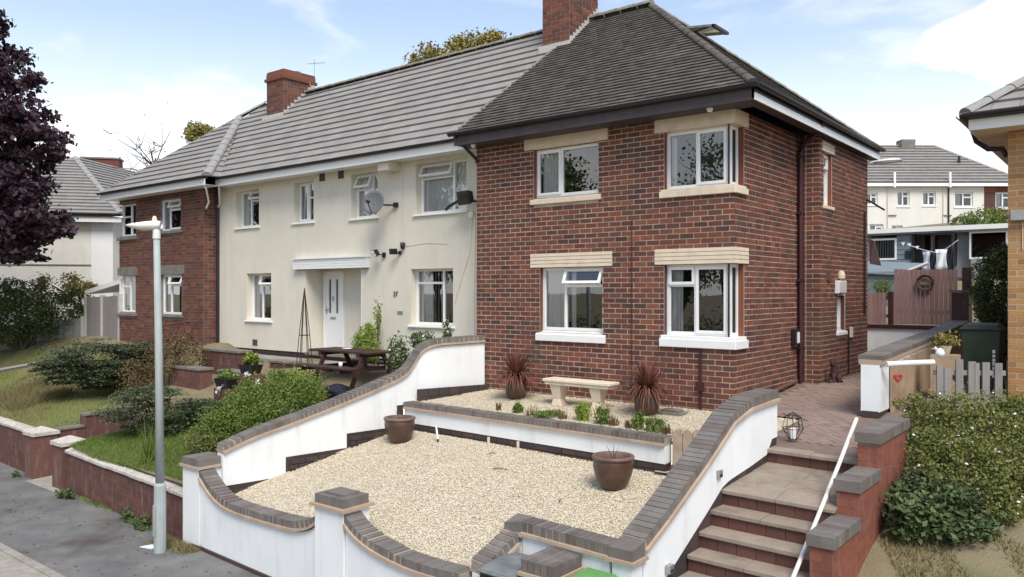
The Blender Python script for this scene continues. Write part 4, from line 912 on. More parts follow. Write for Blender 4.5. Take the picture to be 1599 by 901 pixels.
flood((-7.72, .40, 2.66), 'small black light with grey sensor right of the canopy floodlight', .75, .3, .6)
t = thing('security_camera', 'little round black camera highest on the cream wall', 'camera', (-7.60, .4, 2.82)); lathe_obj('camera_dome', [(0, -.05), (.035, -.04), (.05, 0), (.05, .09), (.03, .10)], black, t, (-7.60, .35, 2.78)); mb = MB(); mb.box(-7.63, -7.57, .35, .40, 2.82, 2.87); mb.build('bracket', black, t)
f_ = flood((-5.42, .40, 3.60), 'large black floodlight and camera bracket where cream wall meets brick house', 1.6, .2, -.2)
mb = MB(); mb.tube([(-5.7, .1, 3.63), (-5.95, .05, 3.52), (-6.02, .02, 3.44)], .03, 8); mb.build('sensor', black, f_); mb = MB(); mb.box(-5.72, -5.6, .36, .4, 3.30, 3.42); mb.build('junction_box', upvc, f_)

# ================================================================== LEFT BRICK HOUSE
lh = thing('brick_house', 'distant red brick end house left of the cream house with grey hipped roof', 'house', (-17.3, 0, -.2))
H1 = -.343; fr = frame((-19.75, 0, H1), (1, 0)); X = lambda x: x + 19.75; Z = lambda z: z - H1; HT = 4.62 - H1
ops = [(X(-17.29), X(-16.12), Z(3.45), Z(4.46)), (X(-17.40), X(-16.05), Z(1.08), Z(2.56)), (-1, X(-18.69), Z(3.36), Z(4.50)), (-1, X(-18.72), Z(1.08), Z(2.56))]
wall = panel(fr, 4.82, HT, [(X(-17.29), X(-16.12), Z(3.55), Z(4.44)), (X(-17.24), X(-16.08), Z(1.18), Z(2.30)), (-1, X(-18.69), Z(3.50), Z(4.48)), (-1, X(-18.72), Z(1.2), Z(2.30))], .08, 'wall', mortar2, lh)
bricks(wall, fr, (1, 0), 4.82, HT, ops, brick2)
f2 = frame((-14.93, 0, H1), (0, 1)); wl2 = panel(f2, .44, HT, [], .1, 'wall', mortar2, lh); bricks(wl2, f2, (0, 1), .44, HT, [], brick2, header=2)
panel(frame((-19.75, 6, H1), (0, -1)), 6.0, HT, [(5.3, 9, Z(3.5), Z(4.48)), (5.3, 9, Z(1.2), Z(2.3))], .08, 'wall', brick2, lh); panel(frame((-14.93, 6, H1), (-1, 0)), 4.82, HT, [], .1, 'wall', brick2, lh)
window(lh, (-17.29, 0, 3.55), (1, 0), 1.17, .89, .08, [(0, .38, 0, 1, 'fixed'), (.38, 1, 0, .70, 'sash'), (.38, 1, .70, 1, 'open')], [(.02, .3)], (.09, .05, .1, greystone), None)
window(lh, (-17.24, 0, 1.18), (1, 0), 1.16, 1.12, .08, [(0, .38, 0, 1, 'fixed'), (.38, 1, 0, .74, 'fixed'), (.38, 1, .74, 1, 'open')], [(.02, .3)], (.09, .05, .1, greystone), (.25, .02, .15, greystone, 0))
window(lh, (-19.72, 0, 3.50), (1, 0), 1.03, .97, .08, [(0, .55, 0, .62, 'fixed'), (0, .55, .62, 1, 'fixed'), (.55, 1, 0, 1, 'fixed')], [(.6, .98)], (.12, .06, .1, greystone), None)
window(lh, (-19.72, 0, 1.20), (1, 0), 1.00, 1.10, .08, [(0, .5, 0, .72, 'fixed'), (0, .5, .72, 1, 'fixed'), (.5, 1, 0, 1, 'fixed')], [(.6, .98)], (.12, .06, .1, greystone), (.25, .03, .1, greystone, 0))
roof = MB(); roof.box(-19.7, -14.95, .02, 5.98, 4.60, 4.615); roof = roof.build('roof', soffitdark, lh)
A_ = (-17.05, 2.42, EZ + 2.87 * .845)
tri_roof(roof, (-20.03, -.45, EZ), (-14.05, -.45, EZ), [A_], .298, .36, greytile, lift=.045, gap=.003, jit=.003)
zc = lambda y: CZ + (y + .05) * s_
tri_roof(roof, (-14.05, -.45, EZ), (-14.05, .02, EZ), [(-16.86, 2.36, 7.06), A_], .298, .36, greytile, lift=.045, gap=.003, jit=.003, base=False)
tri_roof(roof, (-20.03, 6.3, EZ), (-20.03, -.45, EZ), [A_, (-17.0, 3.4, A_[2])], .298, .5, greytile, lift=.04)
tri_roof(roof, (-14.5, 6.3, EZ), (-20.03, 6.3, EZ), [(-17.0, 3.4, A_[2]), (-15.5, 3.2, RZ - .2)], .298, .8, greytile, lift=.04)
ridge_line(roof, (-14.07, -.42, EZ + .04), A_, palehip, .12, .42); ridge_line(roof, (-20.0, -.42, EZ + .03), A_, ridgem, .07, .42)
ridge_line(roof, A_, (-16.45, 2.95, RZ), palehip, .10, .42)
mb = MB(); p = Vector((-13.98, .0, CZ + .02)); q = Vector((-16.82, 2.3, zc(2.3) + .03)); mb.tube([tuple(p), tuple(q)], .035, 6); mb.build('valley_trim', soffitdark, roof)
mb = MB(); mb.prism([(-20.0, -.43), (-14.2, -.43), (-14.2, .03), (-20.0, .03)], 4.60, 4.612); mb.build('soffit', upvc, lh)
mb = MB(); mb.box(-20.02, -14.12, -.455, -.432, 4.58, 4.75); mb.build('fascia', upvc, lh); gutter(lh, (-20.05, -.51, 4.80), (-14.10, -.51, 4.80), r=.055)
mb = MB(); mb.tube([(-14.3, -.46, 4.72), (-14.3, -.3, 4.5), (-14.6, -.05, 4.2), (-14.75, -.04, 4.05)], .025, 6); mb.build('downpipe', upvc, lh)
mb = MB(); mb.tube([(-14.86, .37, 4.6), (-14.86, .37, -.1)], .045, 8); mb.build('downpipe', black, lh)
mb = MB(); mb.tube([(-13.93, -.05, 4.8), (-14.2, .0, 4.66), (-14.7, .33, 4.2), (-14.86, .37, 4.1)], .025, 6); mb.build('downpipe', upvc, lh)
# white lean-to canopy on its left
t = thing('lean_to', 'white lean-to canopy above the grey boards left of the brick house', 'canopy', (-20.7, .5, .6))
mb = MB(); mb.box8([(-22.6, .2, 1.72), (-19.78, .2, 2.12), (-19.78, 1.6, 2.22), (-22.6, 1.6, 1.82), (-22.6, .2, 1.86), (-19.78, .2, 2.26), (-19.78, 1.6, 2.36), (-22.6, 1.6, 1.96)]); mb.build('canopy_roof', upvc, t)
mb = MB(); mb.box(-20.1, -20.02, .25, .33, .5, 2.0); mb.box(-19.86, -19.78, .05, .13, .5, 2.2); mb.build('post', upvc, t)

# ================================================================== FAR LEFT HOUSE
fl = thing('rendered_house', 'cream rendered house behind the copper beech tree with grey hipped roof', 'house', (-30, 0, -.3))
uL = Vector((4.18, 5.26, 0)).normalized(); Lp = Vector((-27.65, 3.43, 0)) - uL * 16
mb = panel(frame((Lp.x, Lp.y, -1), uL), 16, 5.85, [], .1, 'wall', palerender, fl); bk = Vector((-.5, .87, 0))
panel(frame((-27.65, 3.43, -1), bk), 11, 5.85, [], .1, 'wall', palerender, fl)
mb = MB(); fq = frame((Lp.x, Lp.y, 0), uL); mb.fbox(fq, 11.5, 15.2, 2.86, 2.90, 0, .03); mb.fbox(fq, 14.95, 15.97, 1.9, 1.94, 0, .05); mb.build('string_course', greystone, fl)
mb = MB(); mb.fbox(fq, 15.2, 16.0, -1, 4.7, 0, .012); mb.build('corner_strip', upvc, fl)
roof = MB(); roof.fbox(fq, 0, 16, 4.80, 4.82, -8, 0); roof = roof.build('roof', soffitdark, fl)
ne = Vector((uL.y, -uL.x, 0)); E0 = Lp + ne * .4 + Vector((0, 0, 4.9)); E1 = Vector((-27.65, 3.43, 4.9)) + ne * .4 + uL * .4
AP = Vector((-33.1, 4.25, 7.85)); AP0 = AP - uL * 10
tri_roof(roof, E0, E1, [AP, AP0], .33, .4, greytile, lift=.06, gap=.004)
E2 = E1 + bk * 12; tri_roof(roof, E1, E2, [AP + bk * 6, AP], .33, .4, greytile, lift=.06, gap=.004)
ridge_line(roof, E1 + Vector((0, 0, .03)), AP + Vector((0, 0, .05)), palehip, .13, .45); ridge_line(roof, AP + Vector((0, 0, .03)), AP + bk * 6, palehip, .1, .45)
mb = MB(); mb.box8([tuple(E0 + Vector((0, 0, -.32))), tuple(E1 + Vector((0, 0, -.32))), tuple(E1 - ne * .03 + Vector((0, 0, -.32))), tuple(E0 - ne * .03 + Vector((0, 0, -.32))), tuple(E0 + Vector((0, 0, -.12))), tuple(E1 + Vector((0, 0, -.12))), tuple(E1 - ne * .03 + Vector((0, 0, -.12))), tuple(E0 - ne * .03 + Vector((0, 0, -.12)))]); mb.build('fascia', upvc, fl)
gutter(fl, E0 + ne * .06 + Vector((0, 0, -.03)), E1 + ne * .06 + Vector((0, 0, -.03)), r=.06)
cc = Vector((-36.0, 6.9, 0)); mb = MB(); 
o_ = frame((cc.x - .7, cc.y - .9, 7.2), uL); mb.fbox(o_, 0, 1.75, 0, 1.28, -.8, 0); chf = mb.build('chimney', brick2, fl); mb = MB(); mb.fbox(o_, -.05, 1.8, 1.28, 1.36, -.85, .05); mb.build('chimney_cap', ridgem, chf); mb = MB(); mb.tube([o_(1.35, 1.36, -.4), o_(1.35, 1.6, -.4)], .07, 8); mb.build('chimney_pot', upvc, chf)
# ================================================================== GARDEN WALLS (white, blue brick coping)
# left boundary wall
pth = smoothpath([(-5.03, -.02, .99), (-5.18, -.45, .975), (-5.36, -.98, .95), (-5.47, -1.25, .84), (-5.53, -1.42, .60), (-5.58, -1.62, .41), (-5.68, -2.1, .24), (-5.80, -2.9, .02), (-5.92, -3.7, -.18), (-6.02, -4.35, -.33), (-6.11, -4.85, -.50)], 5)
gl_ = thing('garden_wall', 'white rendered boundary wall sweeping down from the brick house with brick coping', 'garden wall', (-5.6, -2.5, -1.3))
coping(gl_, pth, .24, .088, .078)
def zb1(p):
    y = p[1]
    return -.2 if y > -1.75 else (-.58 if y > -2.75 else (-.82 if y > -3.85 else -1.12))
pp = []
for p in pth: pp.append(tuple(p))
def steps_insert(path, ys):
    out = [path[0]]
    for a, b in zip(path[:-1], path[1:]):
        for yv in ys:
            if min(a[1], b[1]) < yv < max(a[1], b[1]):
                t = (yv - a[1]) / (b[1] - a[1])
                for e in (-.004, .004):
                    tt = t + e; out.append(tuple(a[k] + (b[k] - a[k]) * tt for k in range(3)))
        out.append(b)
    return out
pw = steps_insert(pth, [-1.75, -2.75, -3.85]); wallbody(gl_, pw, .21, [zb1(p) - (.0 if p[1] > -1.75 else 0) for p in pw], whitewall)
# plinth of blue brick under the render
lowp = [(p[0], p[1], zb1(p)) for p in pw if p[1] < -1.6]
o_ = MB(); lf, rt = offs(lowp, .098), offs(lowp, -.098)
for i in range(len(lowp) - 1):
    o_.box8([(rt[i].x, rt[i].y, -1.5), (rt[i + 1].x, rt[i + 1].y, -1.5), (lf[i + 1].x, lf[i + 1].y, -1.5), (lf[i].x, lf[i].y, -1.5), (rt[i].x, rt[i].y, lowp[i][2] + .02), (rt[i + 1].x, rt[i + 1].y, lowp[i + 1][2] + .02), (lf[i + 1].x, lf[i + 1].y, lowp[i + 1][2] + .02), (lf[i].x, lf[i].y, lowp[i][2] + .02)])
plin = o_.build('plinth', engdark, gl_)
a_, b_ = Vector((-5.43, -1.72)), Vector((-5.97, -5.1)); d_ = (b_ - a_).normalized(); fpl = frame((b_.x, b_.y, -1.5), (-d_.x, -d_.y)); Wp = (b_ - a_).length
def pop(y): return Wp - (y + 1.72) / d_.y
bricks(plin, fpl, None, Wp, 1.0, [(pop(-2.74), 99, 1.5 - .58, 9), (pop(-3.84), pop(-2.74), 1.5 - .82, 9), (-9, pop(-3.84), 1.5 - 1.12, 9)], engdark, C=.08, name='plinth_brick')
def flatwall(x0, x1, y0, y1, z0, z1): b = MB(); b.box(x0, x1, y0, y1, z0, z1); return b
# end pillar
t = thing('gate_pillar', 'white corner pillar with dark brick cap beside the red street wall', 'pillar', (-6.3, -5.0, -2))
mb = MB(); mb.box(-6.54, -6.08, -5.21, -4.78, -1.98, -.82); mb.build('pillar_body', whitewall, t); mb = MB(); mb.box(-6.58, -6.04, -5.25, -4.74, -.82, -.785); mb.build('creasing_tile', crease, t)
for k in range(6): mb = MB(); mb.box(-6.55 + k * .08, -6.55 + k * .08 + .074, -5.22, -4.77, -.783, -.675); mb.build('coping_brick', engtop, t)
# street wall, left sweep and right sweep
sv = lambda x: -5.17 - (x + 6.5) * .0463 + .10
sw1 = [(-6.06, -.83), (-5.90, -.94), (-5.70, -1.05), (-5.45, -1.13), (-5.1, -1.165), (-4.6, -1.16), (-4.0, -1.14), (-3.6, -1.11), (-3.3, -1.03), (-3.12, -.93)]
p1 = smoothpath([(x, sv(x), z) for x, z in sw1], 3)
gs = thing('garden_wall', 'white street wall left of the capped pier with dipped brick coping', 'garden wall', (-4.6, -5.2, -2))
coping(gs, p1, .24, .088, .078); wallbody(gs, p1, .21, [-1.96] * len(p1), whitewall)
mb = MB(); q0, q1 = p1[0], p1[-1]; fpp = frame((q0[0] - .4, q0[1] - .108, -2.05), (q1[0] - q0[0], q1[1] - q0[1])); mb.fbox(fpp, 0, 6.8, 0, .10, -.1, .004); mb.build('plinth', engdark, gs)
t = thing('gate_pillar', 'white capped pier in the middle of the white street wall', 'pillar', (-2.82, -5.25, -2)); y_ = sv(-2.85)
mb = MB(); mb.box(-3.10, -2.56, y_ - .15, y_ + .25, -1.98, -.80); mb.build('pillar_body', whitewall, t); mb = MB(); mb.box(-3.15, -2.51, y_ - .20, y_ + .30, -.80, -.765); mb.build('creasing_tile', crease, t)
for k in range(7): mb = MB(); mb.box(-3.10 + k * .077, -3.10 + k * .077 + .072, y_ - .15, y_ + .25, -.763, -.655); mb.build('coping_brick', engtop, t)
mb = MB(); mb.box(-3.0, -2.66, y_ - .08, y_ + .18, -.66, -.625); mb.build('cap_top', engtop, t)
sw2 = [(-2.54, -.84), (-2.38, -.94), (-2.1, -1.03), (-1.75, -1.085), (-1.4, -1.11), (-1.0, -1.105), (-.62, -1.08)]
p2 = smoothpath([(x, sv(x), z) for x, z in sw2], 3)
gs = thing('garden_wall', 'white street wall right of the capped pier, ending at the bin recess', 'garden wall', (-1.6, -5.35, -2)); coping(gs, p2, .25, .088, .078); wallbody(gs, p2, .22, [-1.98] * len(p2), whitewall)
# bin recess walls and stair wall share one coping run
gw = thing('garden_wall', 'white stair wall and bin recess wall with sloping dark brick coping beside the steps', 'garden wall', (.6, -4.5, -2))
pa = [(-.46, -5.36, -.94), (-.42, -5.14, -.83), (-.38, -4.92, -.71)]; pb = [(-.24, -4.80, -.60), (.25, -4.81, -.61), (.84, -4.825, -.62)]
pc = [(.975, -4.70, -.565), (1.01, -4.3, -.36), (1.06, -3.5, .07), (1.09, -2.85, .44), (1.13, -2.45, .56), (1.17, -1.68, .60)]
for q in (pa, pb, pc): coping(gw, [tuple(v) for v in q], .27 if q is pc else .23, .10, .078)
for cxn, cyn, ha, hb, zt_ in ((-.36, -4.80, .118, .118, -.598), (.975, -4.83, .135, .118, -.61)):
    mb = MB(); mb.box8([(cxn - ha, cyn - hb, zt_ - .12), (cxn + ha, cyn - hb, zt_ - .12), (cxn + ha, cyn + hb, zt_ - .11), (cxn - ha, cyn + hb, zt_ - .11), (cxn - ha, cyn - hb, zt_ - (.05 if cxn < 0 else .02)), (cxn + ha, cyn - hb, zt_ - (.0 if cxn < 0 else .02)), (cxn + ha, cyn + hb, zt_ + (0 if cxn < 0 else .025)), (cxn - ha, cyn + hb, zt_ + (0 if cxn < 0 else .02))]); mb.build('coping_brick', engtop, gw)
    mb = MB(); mb.box(cxn - ha - .03, cxn + ha + .03, cyn - hb - .03, cyn + hb + .02, zt_ - .155, zt_ - .121); mb.build('creasing_tile', crease, gw)
    mb = MB(); mb.box(cxn - .10, cxn + (.117 if cxn > 0 else .10), cyn - .10, cyn + .10, -2.0, zt_ - .156); mb.build('wall', whitewall, gw)
wallbody(gw, pa, .20, [-2.0] * 3, whitewall); wallbody(gw, pb, .20, [-2.0] * 3, whitewall)
pcw = steps_insert(pc, [-2.02, -3.05]); nz = lambda y: interp(y, [-4.95, -4.42, -3.07, -1.95, -1.90, -1.5], [-1.35, -1.12, -.34, -.16, .0, .02])
pcw = [tuple(v) for v in smoothpath(pc, 1)]; fine = []
for a, b in zip(pc[:-1], pc[1:]):
    for k in range(5): fine.append(tuple(a[i] + (b[i] - a[i]) * k / 5 for i in range(3)))
fine.append(pc[-1]); wallbody(gw, fine, .235, [nz(p[1]) for p in fine], whitewall)
low = [(p[0], p[1], nz(p[1]) + .16) for p in fine]; wallbody(gw, low, .215, [-2.1] * len(low), engdark, name='plinth')
mb = MB(); mb.box(-.05, .98, -4.95, -4.93, -2, -.9)
# brick cap stub between the bins
t = thing('bin_store_pier', 'short pier with dark brick cap between the two wheelie bins', 'pier', (.33, -5.15, -2))
mb = MB(); mb.box(.16, .52, -5.40, -4.94, -2, -.93); mb.build('pillar_body', whitewall, t); mb = MB(); mb.box(.12, .56, -5.45, -4.94, -.93, -.895); mb.build('creasing_tile', crease, t)
for k in range(5): mb = MB(); mb.box(.145 + k * .079, .145 + k * .079 + .073, -5.42, -4.945, -.893, -.775); mb.build('coping_brick', engtop, t)
# raised bed wall
pbw = [(-5.42, -1.58, -.135), (-4, -1.63, -.135), (-2.5, -1.70, -.135), (-1.2, -1.75, -.135), (-.16, -1.80, -.135)]
gb = thing('bed_wall', 'low white wall of the raised gravel bed with thin brick coping', 'garden wall', (-2.8, -1.7, -.7)); coping(gb, pbw, .20, .085, .08); wallbody(gb, pbw, .17, [-.50] * 5, whitewall, drop=.12)
lowb = [(p[0], p[1], -.49) for p in pbw]; pl2 = wallbody(gb, lowb, .15, [-1.0] * 5, engdark, drop=0, name='plinth')
a_, b_ = Vector((-5.42, -1.657)), Vector((-.16, -1.877)); bricks(pl2, frame((a_.x, a_.y, -.84), (b_ - a_)), None, (b_ - a_).length, .34, [], engdark, C=.082, name='plinth_brick', L=.26)
# angled brick kerb behind the bed wall on its left
t = thing('brick_kerb', 'dark brick kerb along the white wall behind the raised bed', 'kerb', (-5.1, -.8, -.15))
for k in range(7):
    a = Vector((-5.33, -1.45)); b = Vector((-4.86, -.05)); p = a.lerp(b, k / 7); q = a.lerp(b, (k + .96) / 7); n = Vector((q.y - p.y, -(q.x - p.x))).normalized() * .1
    for zz, w_ in ((-.2, 1.0), (-.06, .55)):
        mb = MB(); mb.box8([(p.x, p.y, zz), (p.x + n.x * w_, p.y + n.y * w_, zz), (q.x + n.x * w_, q.y + n.y * w_, zz), (q.x, q.y, zz), (p.x, p.y, zz + .13), (p.x + n.x * w_, p.y + n.y * w_, zz + .13), (q.x + n.x * w_, q.y + n.y * w_, zz + .13), (q.x, q.y, zz + .13)]); mb.build('brick', engdark, t)
# scalloped edging and little steps at the right end of the bed
t = thing('scalloped_edging', 'row of scalloped stone edging between bed wall and stair wall', 'edging', (.3, -1.6, -.3))
for k in range(9):
    p = Vector((-.08, -1.82)).lerp(Vector((.86, -1.05)), k / 9); q = Vector((-.08, -1.82)).lerp(Vector((.86, -1.05)), (k + .94) / 9); u_ = (q - p); fe = frame((p.x, p.y, -.32), u_); L_ = u_.length
    mb = MB(); mb.fbox(fe, 0, L_, -.4, .22, -.04, 0)
    K = 6; prof = [(L_ * (.5 - .5 * math.cos(math.pi * i / K)), .22 + .06 * math.sin(math.pi * i / K)) for i in range(K + 1)]
    for i in range(K): (a0, b0), (a1, b1) = prof[i], prof[i + 1]; mb.box8([fe(a0, .22, 0), fe(a1, .22, 0), fe(a1, .22, -.04), fe(a0, .22, -.04), fe(a0, b0, 0), fe(a1, b1, 0), fe(a1, b1, -.04), fe(a0, b0, -.04)])
    mb.build('edging_stone', terra, t)
t = thing('stone_step', 'thin stepping slabs at the end of the white bed wall', 'step', (.3, -2.1, -.6))
mb = MB(); mb.box(-.05, .75, -1.98, -1.5, -.62, -.50); mb.build('tread', riser, t); mb = MB(); mb.box(.0, .85, -2.3, -1.99, -.72, -.60); mb.build('tread', terra, t)
# ================================================================== STEPS
st = thing('garden_steps', 'flight of stone steps with dark brick risers between white wall and brick wall', 'steps', (1.8, -3.5, -2))
dirx = -.0455
nos = [(-1.95, -.10), (-3.08, -.43)] + [(-3.08 - .272 * k, -.43 - .173 * k) for k in range(1, 10)]
def step_slabs(y0, y1, z, n, sl=0.0, zb=None):
    zb = z if zb is None else zb
    xs_ = [1.16, 2.42]; cuts = [xs_[0]] + [xs_[0] + (xs_[1] - xs_[0]) * (i / n + random.uniform(-.06, .06)) for i in range(1, n)] + [xs_[1]]
    for i in range(n):
        a, b = cuts[i] + .003, cuts[i + 1] - .003; ya = y0 + (1.2 - a) * .0455; yb = y0 + (1.2 - b) * .0455; j = random.uniform(-.003, .003)
        mb = MB(); mb.box8([(a, ya, z - .045), (b, yb, z - .045), (b, y1, zb - .045), (a, y1, zb - .045), (a, ya, z + j), (b, yb, z + j), (b, y1, zb + j), (a, y1, zb + j)]); mb.build('tread', slab, st, bevel=.006)
def step_riser(y, z0, z1):
    k = 6; g = (2.42 - 1.16) / k
    for i in range(k):
        a, b = 1.16 + i * g + .003, 1.16 + (i + 1) * g - .003; mb = MB(); ya, yb = y + (1.2 - a) * .0455, y + (1.2 - b) * .0455
        mb.box8([(a, ya, z0), (b, yb, z0), (b, y + .12, z0), (a, y + .12, z0), (a, ya, z1), (b, yb, z1), (b, y + .12, z1), (a, y + .12, z1)]); mb.build('riser', riser, st)
step_slabs(-1.98, -1.56, -.10, 2, zb=-.092); step_riser(-1.945, -.28, -.145)
step_slabs(-2.36, -1.92, -.30, 2, zb=-.26); step_slabs(-2.74, -2.365, -.345, 2, zb=-.304); step_slabs(-3.11, -2.745, -.39, 2, zb=-.35)
zt = -.39; yy_ = -3.08
for k in range(1, 10):
    step_riser(yy_ + .0, zt - .173, zt - .045); step_slabs(yy_ - .30, yy_ + .12, zt - .173, 2 if k % 2 else 1); yy_ -= .272; zt -= .173
# stepped brick wall on the right
bw_ = thing('stepped_wall', 'orange red brick wall stepping down beside the stairs under three grey copings', 'brick wall', (2.6, -3, -2))
def solidbrick(parent, x0, x1, y0, y1, z0, z1, m, nm='wall', hdr=2):
    b = MB(); b.box(x0, x1, y0, y1, z0, z1); o = b.build(nm, mortar2, parent)
    bricks(o, frame((x0, y0, z0), (1, 0)), None, x1 - x0, z1 - z0, [], m, header=0, joint=.006, proud=.004, jit=.001)
    bricks(o, frame((x1, y0, z0), (0, 1)), None, y1 - y0, z1 - z0, [], m, header=0, joint=.006, proud=.004, jit=.001)
    bricks(o, frame((x0, y1, z0), (0, -1)), None, y1 - y0, z1 - z0, [], m, header=0, joint=.006, proud=.004, jit=.001)
    return o
segs = [(-3.90, -3.08, -.57), (-3.07, -2.32, -.21), (-2.31, -1.0, .17)]
for (ya, yb, zt_) in segs:
    solidbrick(bw_, 2.41, 2.62, ya, yb, -2.0, zt_, orangebrick)
    n = max(3, int((yb - ya + .03) / .1))
    for i in range(n):
        g = (yb - ya + .05) / n; mb = MB(); mb.box(2.385, 2.65, ya - .03 + i * g + .002, ya - .03 + (i + 1) * g - .002, zt_ + .003, zt_ + .115); mb.build('coping_brick', engtop, bw_)
solidbrick(bw_, 2.41, 2.62, -5.2, -3.91, -2.0, -1.02, orangebrick)
for i in range(13): mb = MB(); mb.box(2.385, 2.65, -5.22 + i * .1, -5.125 + i * .1, -1.017, -.905); mb.build('coping_brick', engtop, bw_)
# handrail
t = thing('handrail', 'pale sloping metal handrail along the right side of the steps', 'handrail', (2.3, -3, -1.2))
mb = MB(); mb.tube([(2.30, -1.95, .37), (2.30, -2.65, -.06), (2.30, -3.4, -.50), (2.30, -4.5, -1.13)], .021, 10); mb.build('rail', railm, t)
mb = MB(); mb.tube([(2.30, -2.97, -.26), (2.30, -2.97, -.62)], .018, 8); mb.box(2.26, 2.34, -3.01, -2.93, -.60, -.57); mb.build('post', metal, t); mb = MB(); mb.tube([(2.30, -4.3, -1.04), (2.30, -4.3, -1.3)], .018, 8); mb.build('post', metal, t)
for lx, ly, lz, lab in ((1.205, -3.22, -.19, 'upper small square step light on the white stair wall'), (1.165, -4.30, -.955, 'lower small square step light near the bottom of the stair wall')):
    t = thing('step_light', lab, 'wall light', (lx, ly, lz)); mb = MB(); mb.box(lx - .03, lx + .022, ly - .045, ly + .045, lz - .04, lz + .04); mb.build('housing', metal, t); mb = MB(); mb.box(lx + .022, lx + .026, ly - .03, ly + .03, lz - .032, lz + .0); mb.build('lens', black, t)
# wire lantern at the wall end
t = thing('lantern', 'black wire lantern standing behind the end of the stair wall', 'lantern', (1.42, -1.42, -.05)); c = Vector((1.40, -1.45, -.04))
mb = MB()
for k in range(10):
    a = 2 * math.pi * k / 10; mb.tube([(c.x + .05 * math.cos(a), c.y + .05 * math.sin(a), c.z), (c.x + .13 * math.cos(a), c.y + .13 * math.sin(a), c.z + .14), (c.x + .10 * math.cos(a), c.y + .10 * math.sin(a), c.z + .28), (c.x, c.y, c.z + .34)], .004, 5)
for zz, r in ((.0, .05), (.14, .13), (.28, .10)): mb.tube([(c.x + r * math.cos(i * math.pi / 8), c.y + r * math.sin(i * math.pi / 8), c.z + zz) for i in range(17)], .004, 5)
mb.build('cage', black, t); mb = MB(); mb.lathe((c.x, c.y, c.z + .01), [(0, 0), (.04, 0), (.04, .12), (0, .14)], 10); mb.build('candle', cloth_w, t)
# ================================================================== POTS, BENCH AND PLANTS IN THE GRAVEL
def bowl(loc, label, s=1.0, rot=0):
    t = thing('plant_pot', label, 'pot', loc, 'wide brown bowl pots on the lower gravel'); x, y, z = loc
    prof = [(0, .0), (.13, .0), (.15, .012), (.205, .09), (.245, .19), (.265, .29), (.262, .36), (.25, .40)]
    lathe_obj('bowl', [(r * s, h * s) for r, h in prof], potm, t, loc, 32)
    lathe_obj('rim', [(r * s, h * s) for r, h in [(.245, .385), (.272, .39), (.280, .41), (.272, .432), (.235, .436), (.222, .42), (.218, .33)]], potrim, t, loc, 32)
    lathe_obj('soil', [(r * s, h * s) for r, h in [(.225, .335), (.12, .345), (0, .33)]], soil, t, loc, 24)
    mb = MB()
    for k in range(3): a = k * 2.1 + rot; mb.tube([(x + .02 * math.cos(a), y + .02 * math.sin(a), z + .34 * s), (x + .04 * math.cos(a), y + .04 * math.sin(a), z + .46 * s), (x + .09 * math.cos(a), y + .09 * math.sin(a), z + .56 * s)], [.006, .005, .002], 5)
    mb.build('twig', bark, t); return t
bowl((-4.96, -2.22, G(-4.96, -2.22)), 'brown glazed bowl pot with bare twigs at the left wall corner', 0.97, .4)
bowl((-.55, -2.58, G(-.55, -2.58)), 'brown glazed bowl pot with hooked stem in front of the bed wall', 1.0, 2.0)
def cordyline(loc, label, seed):
    R = random.Random(seed); t = thing('cordyline_pot', label, 'potted plant', loc, 'bronze cordylines in ribbed pots'); x, y, z = loc
    mb = MB(); n = 28
    prof = [(.10, 0), (.14, .02), (.175, .10), (.185, .2), (.165, .30), (.13, .37), (.125, .38), (.11, .36)]; b = 0
    for r, h in prof:
        for k in range(n * 2):
            a = math.pi * k / n; rr = r * (1 + (.05 if k % 4 < 2 else 0)); mb.v.append((x + rr * math.cos(a), y + rr * math.sin(a), z + h))
    for i in range(len(prof) - 1):
        for k in range(n * 2): k2 = (k + 1) % (n * 2); mb.f.append((i * 2 * n + k, i * 2 * n + k2, (i + 1) * 2 * n + k2, (i + 1) * 2 * n + k)); mb.mi.append(0)
    mb.build('pot', potm, t, smooth=True); lathe_obj('soil', [(.12, .33), (0, .35)], soil, t, loc, 16)
    mb = MB()
    def strap(a, el0, L_, w_, droop, m=mb):
        p = Vector((x + .02 * math.cos(a), y + .02 * math.sin(a), z + .40)); d = Vector((math.cos(a) * math.cos(el0), math.sin(a) * math.cos(el0), math.sin(el0))); side = Vector((-math.sin(a), math.cos(a), 0)); pts = []
        K = 7
        for i in range(K + 1):
            t_ = i / K; ww = w_ * (1 - t_ ** 2.2) * .5 + .001; pts.append((p - side * ww, p + side * ww)); d = (d + Vector((0, 0, -droop * t_))).normalized(); p = p + d * L_ / K
        b = len(m.v)
        for l, r in pts: m.v += [tuple(l), tuple(r)]
        for i in range(K): m.f.append((b + 2 * i, b + 2 * i + 1, b + 2 * i + 3, b + 2 * i + 2)); m.mi.append(0)
    for k in range(140): strap(R.uniform(0, 6.28), R.uniform(.5, 1.5), R.uniform(.38, .56), .022, R.uniform(0, .12))
    for k in range(140): strap(R.uniform(0, 6.28), R.uniform(-.2, .55), R.uniform(.40, .60), .022, R.uniform(.35, .75))
    mb.build('strap_leaves', cordm, t); return t
cordyline((-3.80, -.52, GU(0, -.52)), 'bronze spiky cordyline in a ribbed pot left of the stone bench', 1)
cordyline((-1.13, -.65, GU(0, -.65)), 'bronze spiky cordyline in a ribbed pot right of the stone bench', 5)
t = thing('stone_bench', 'pale stone bench on two flared legs against the brick wall', 'bench', (-2.33, -.62, -.06))
mb = MB(); mb.box(-3.02, -1.72, -.80, -.46, .32, .37); mb.box(-2.99, -1.75, -.78, -.48, .27, .32); mb.build('seat', stone, t, bevel=.012)
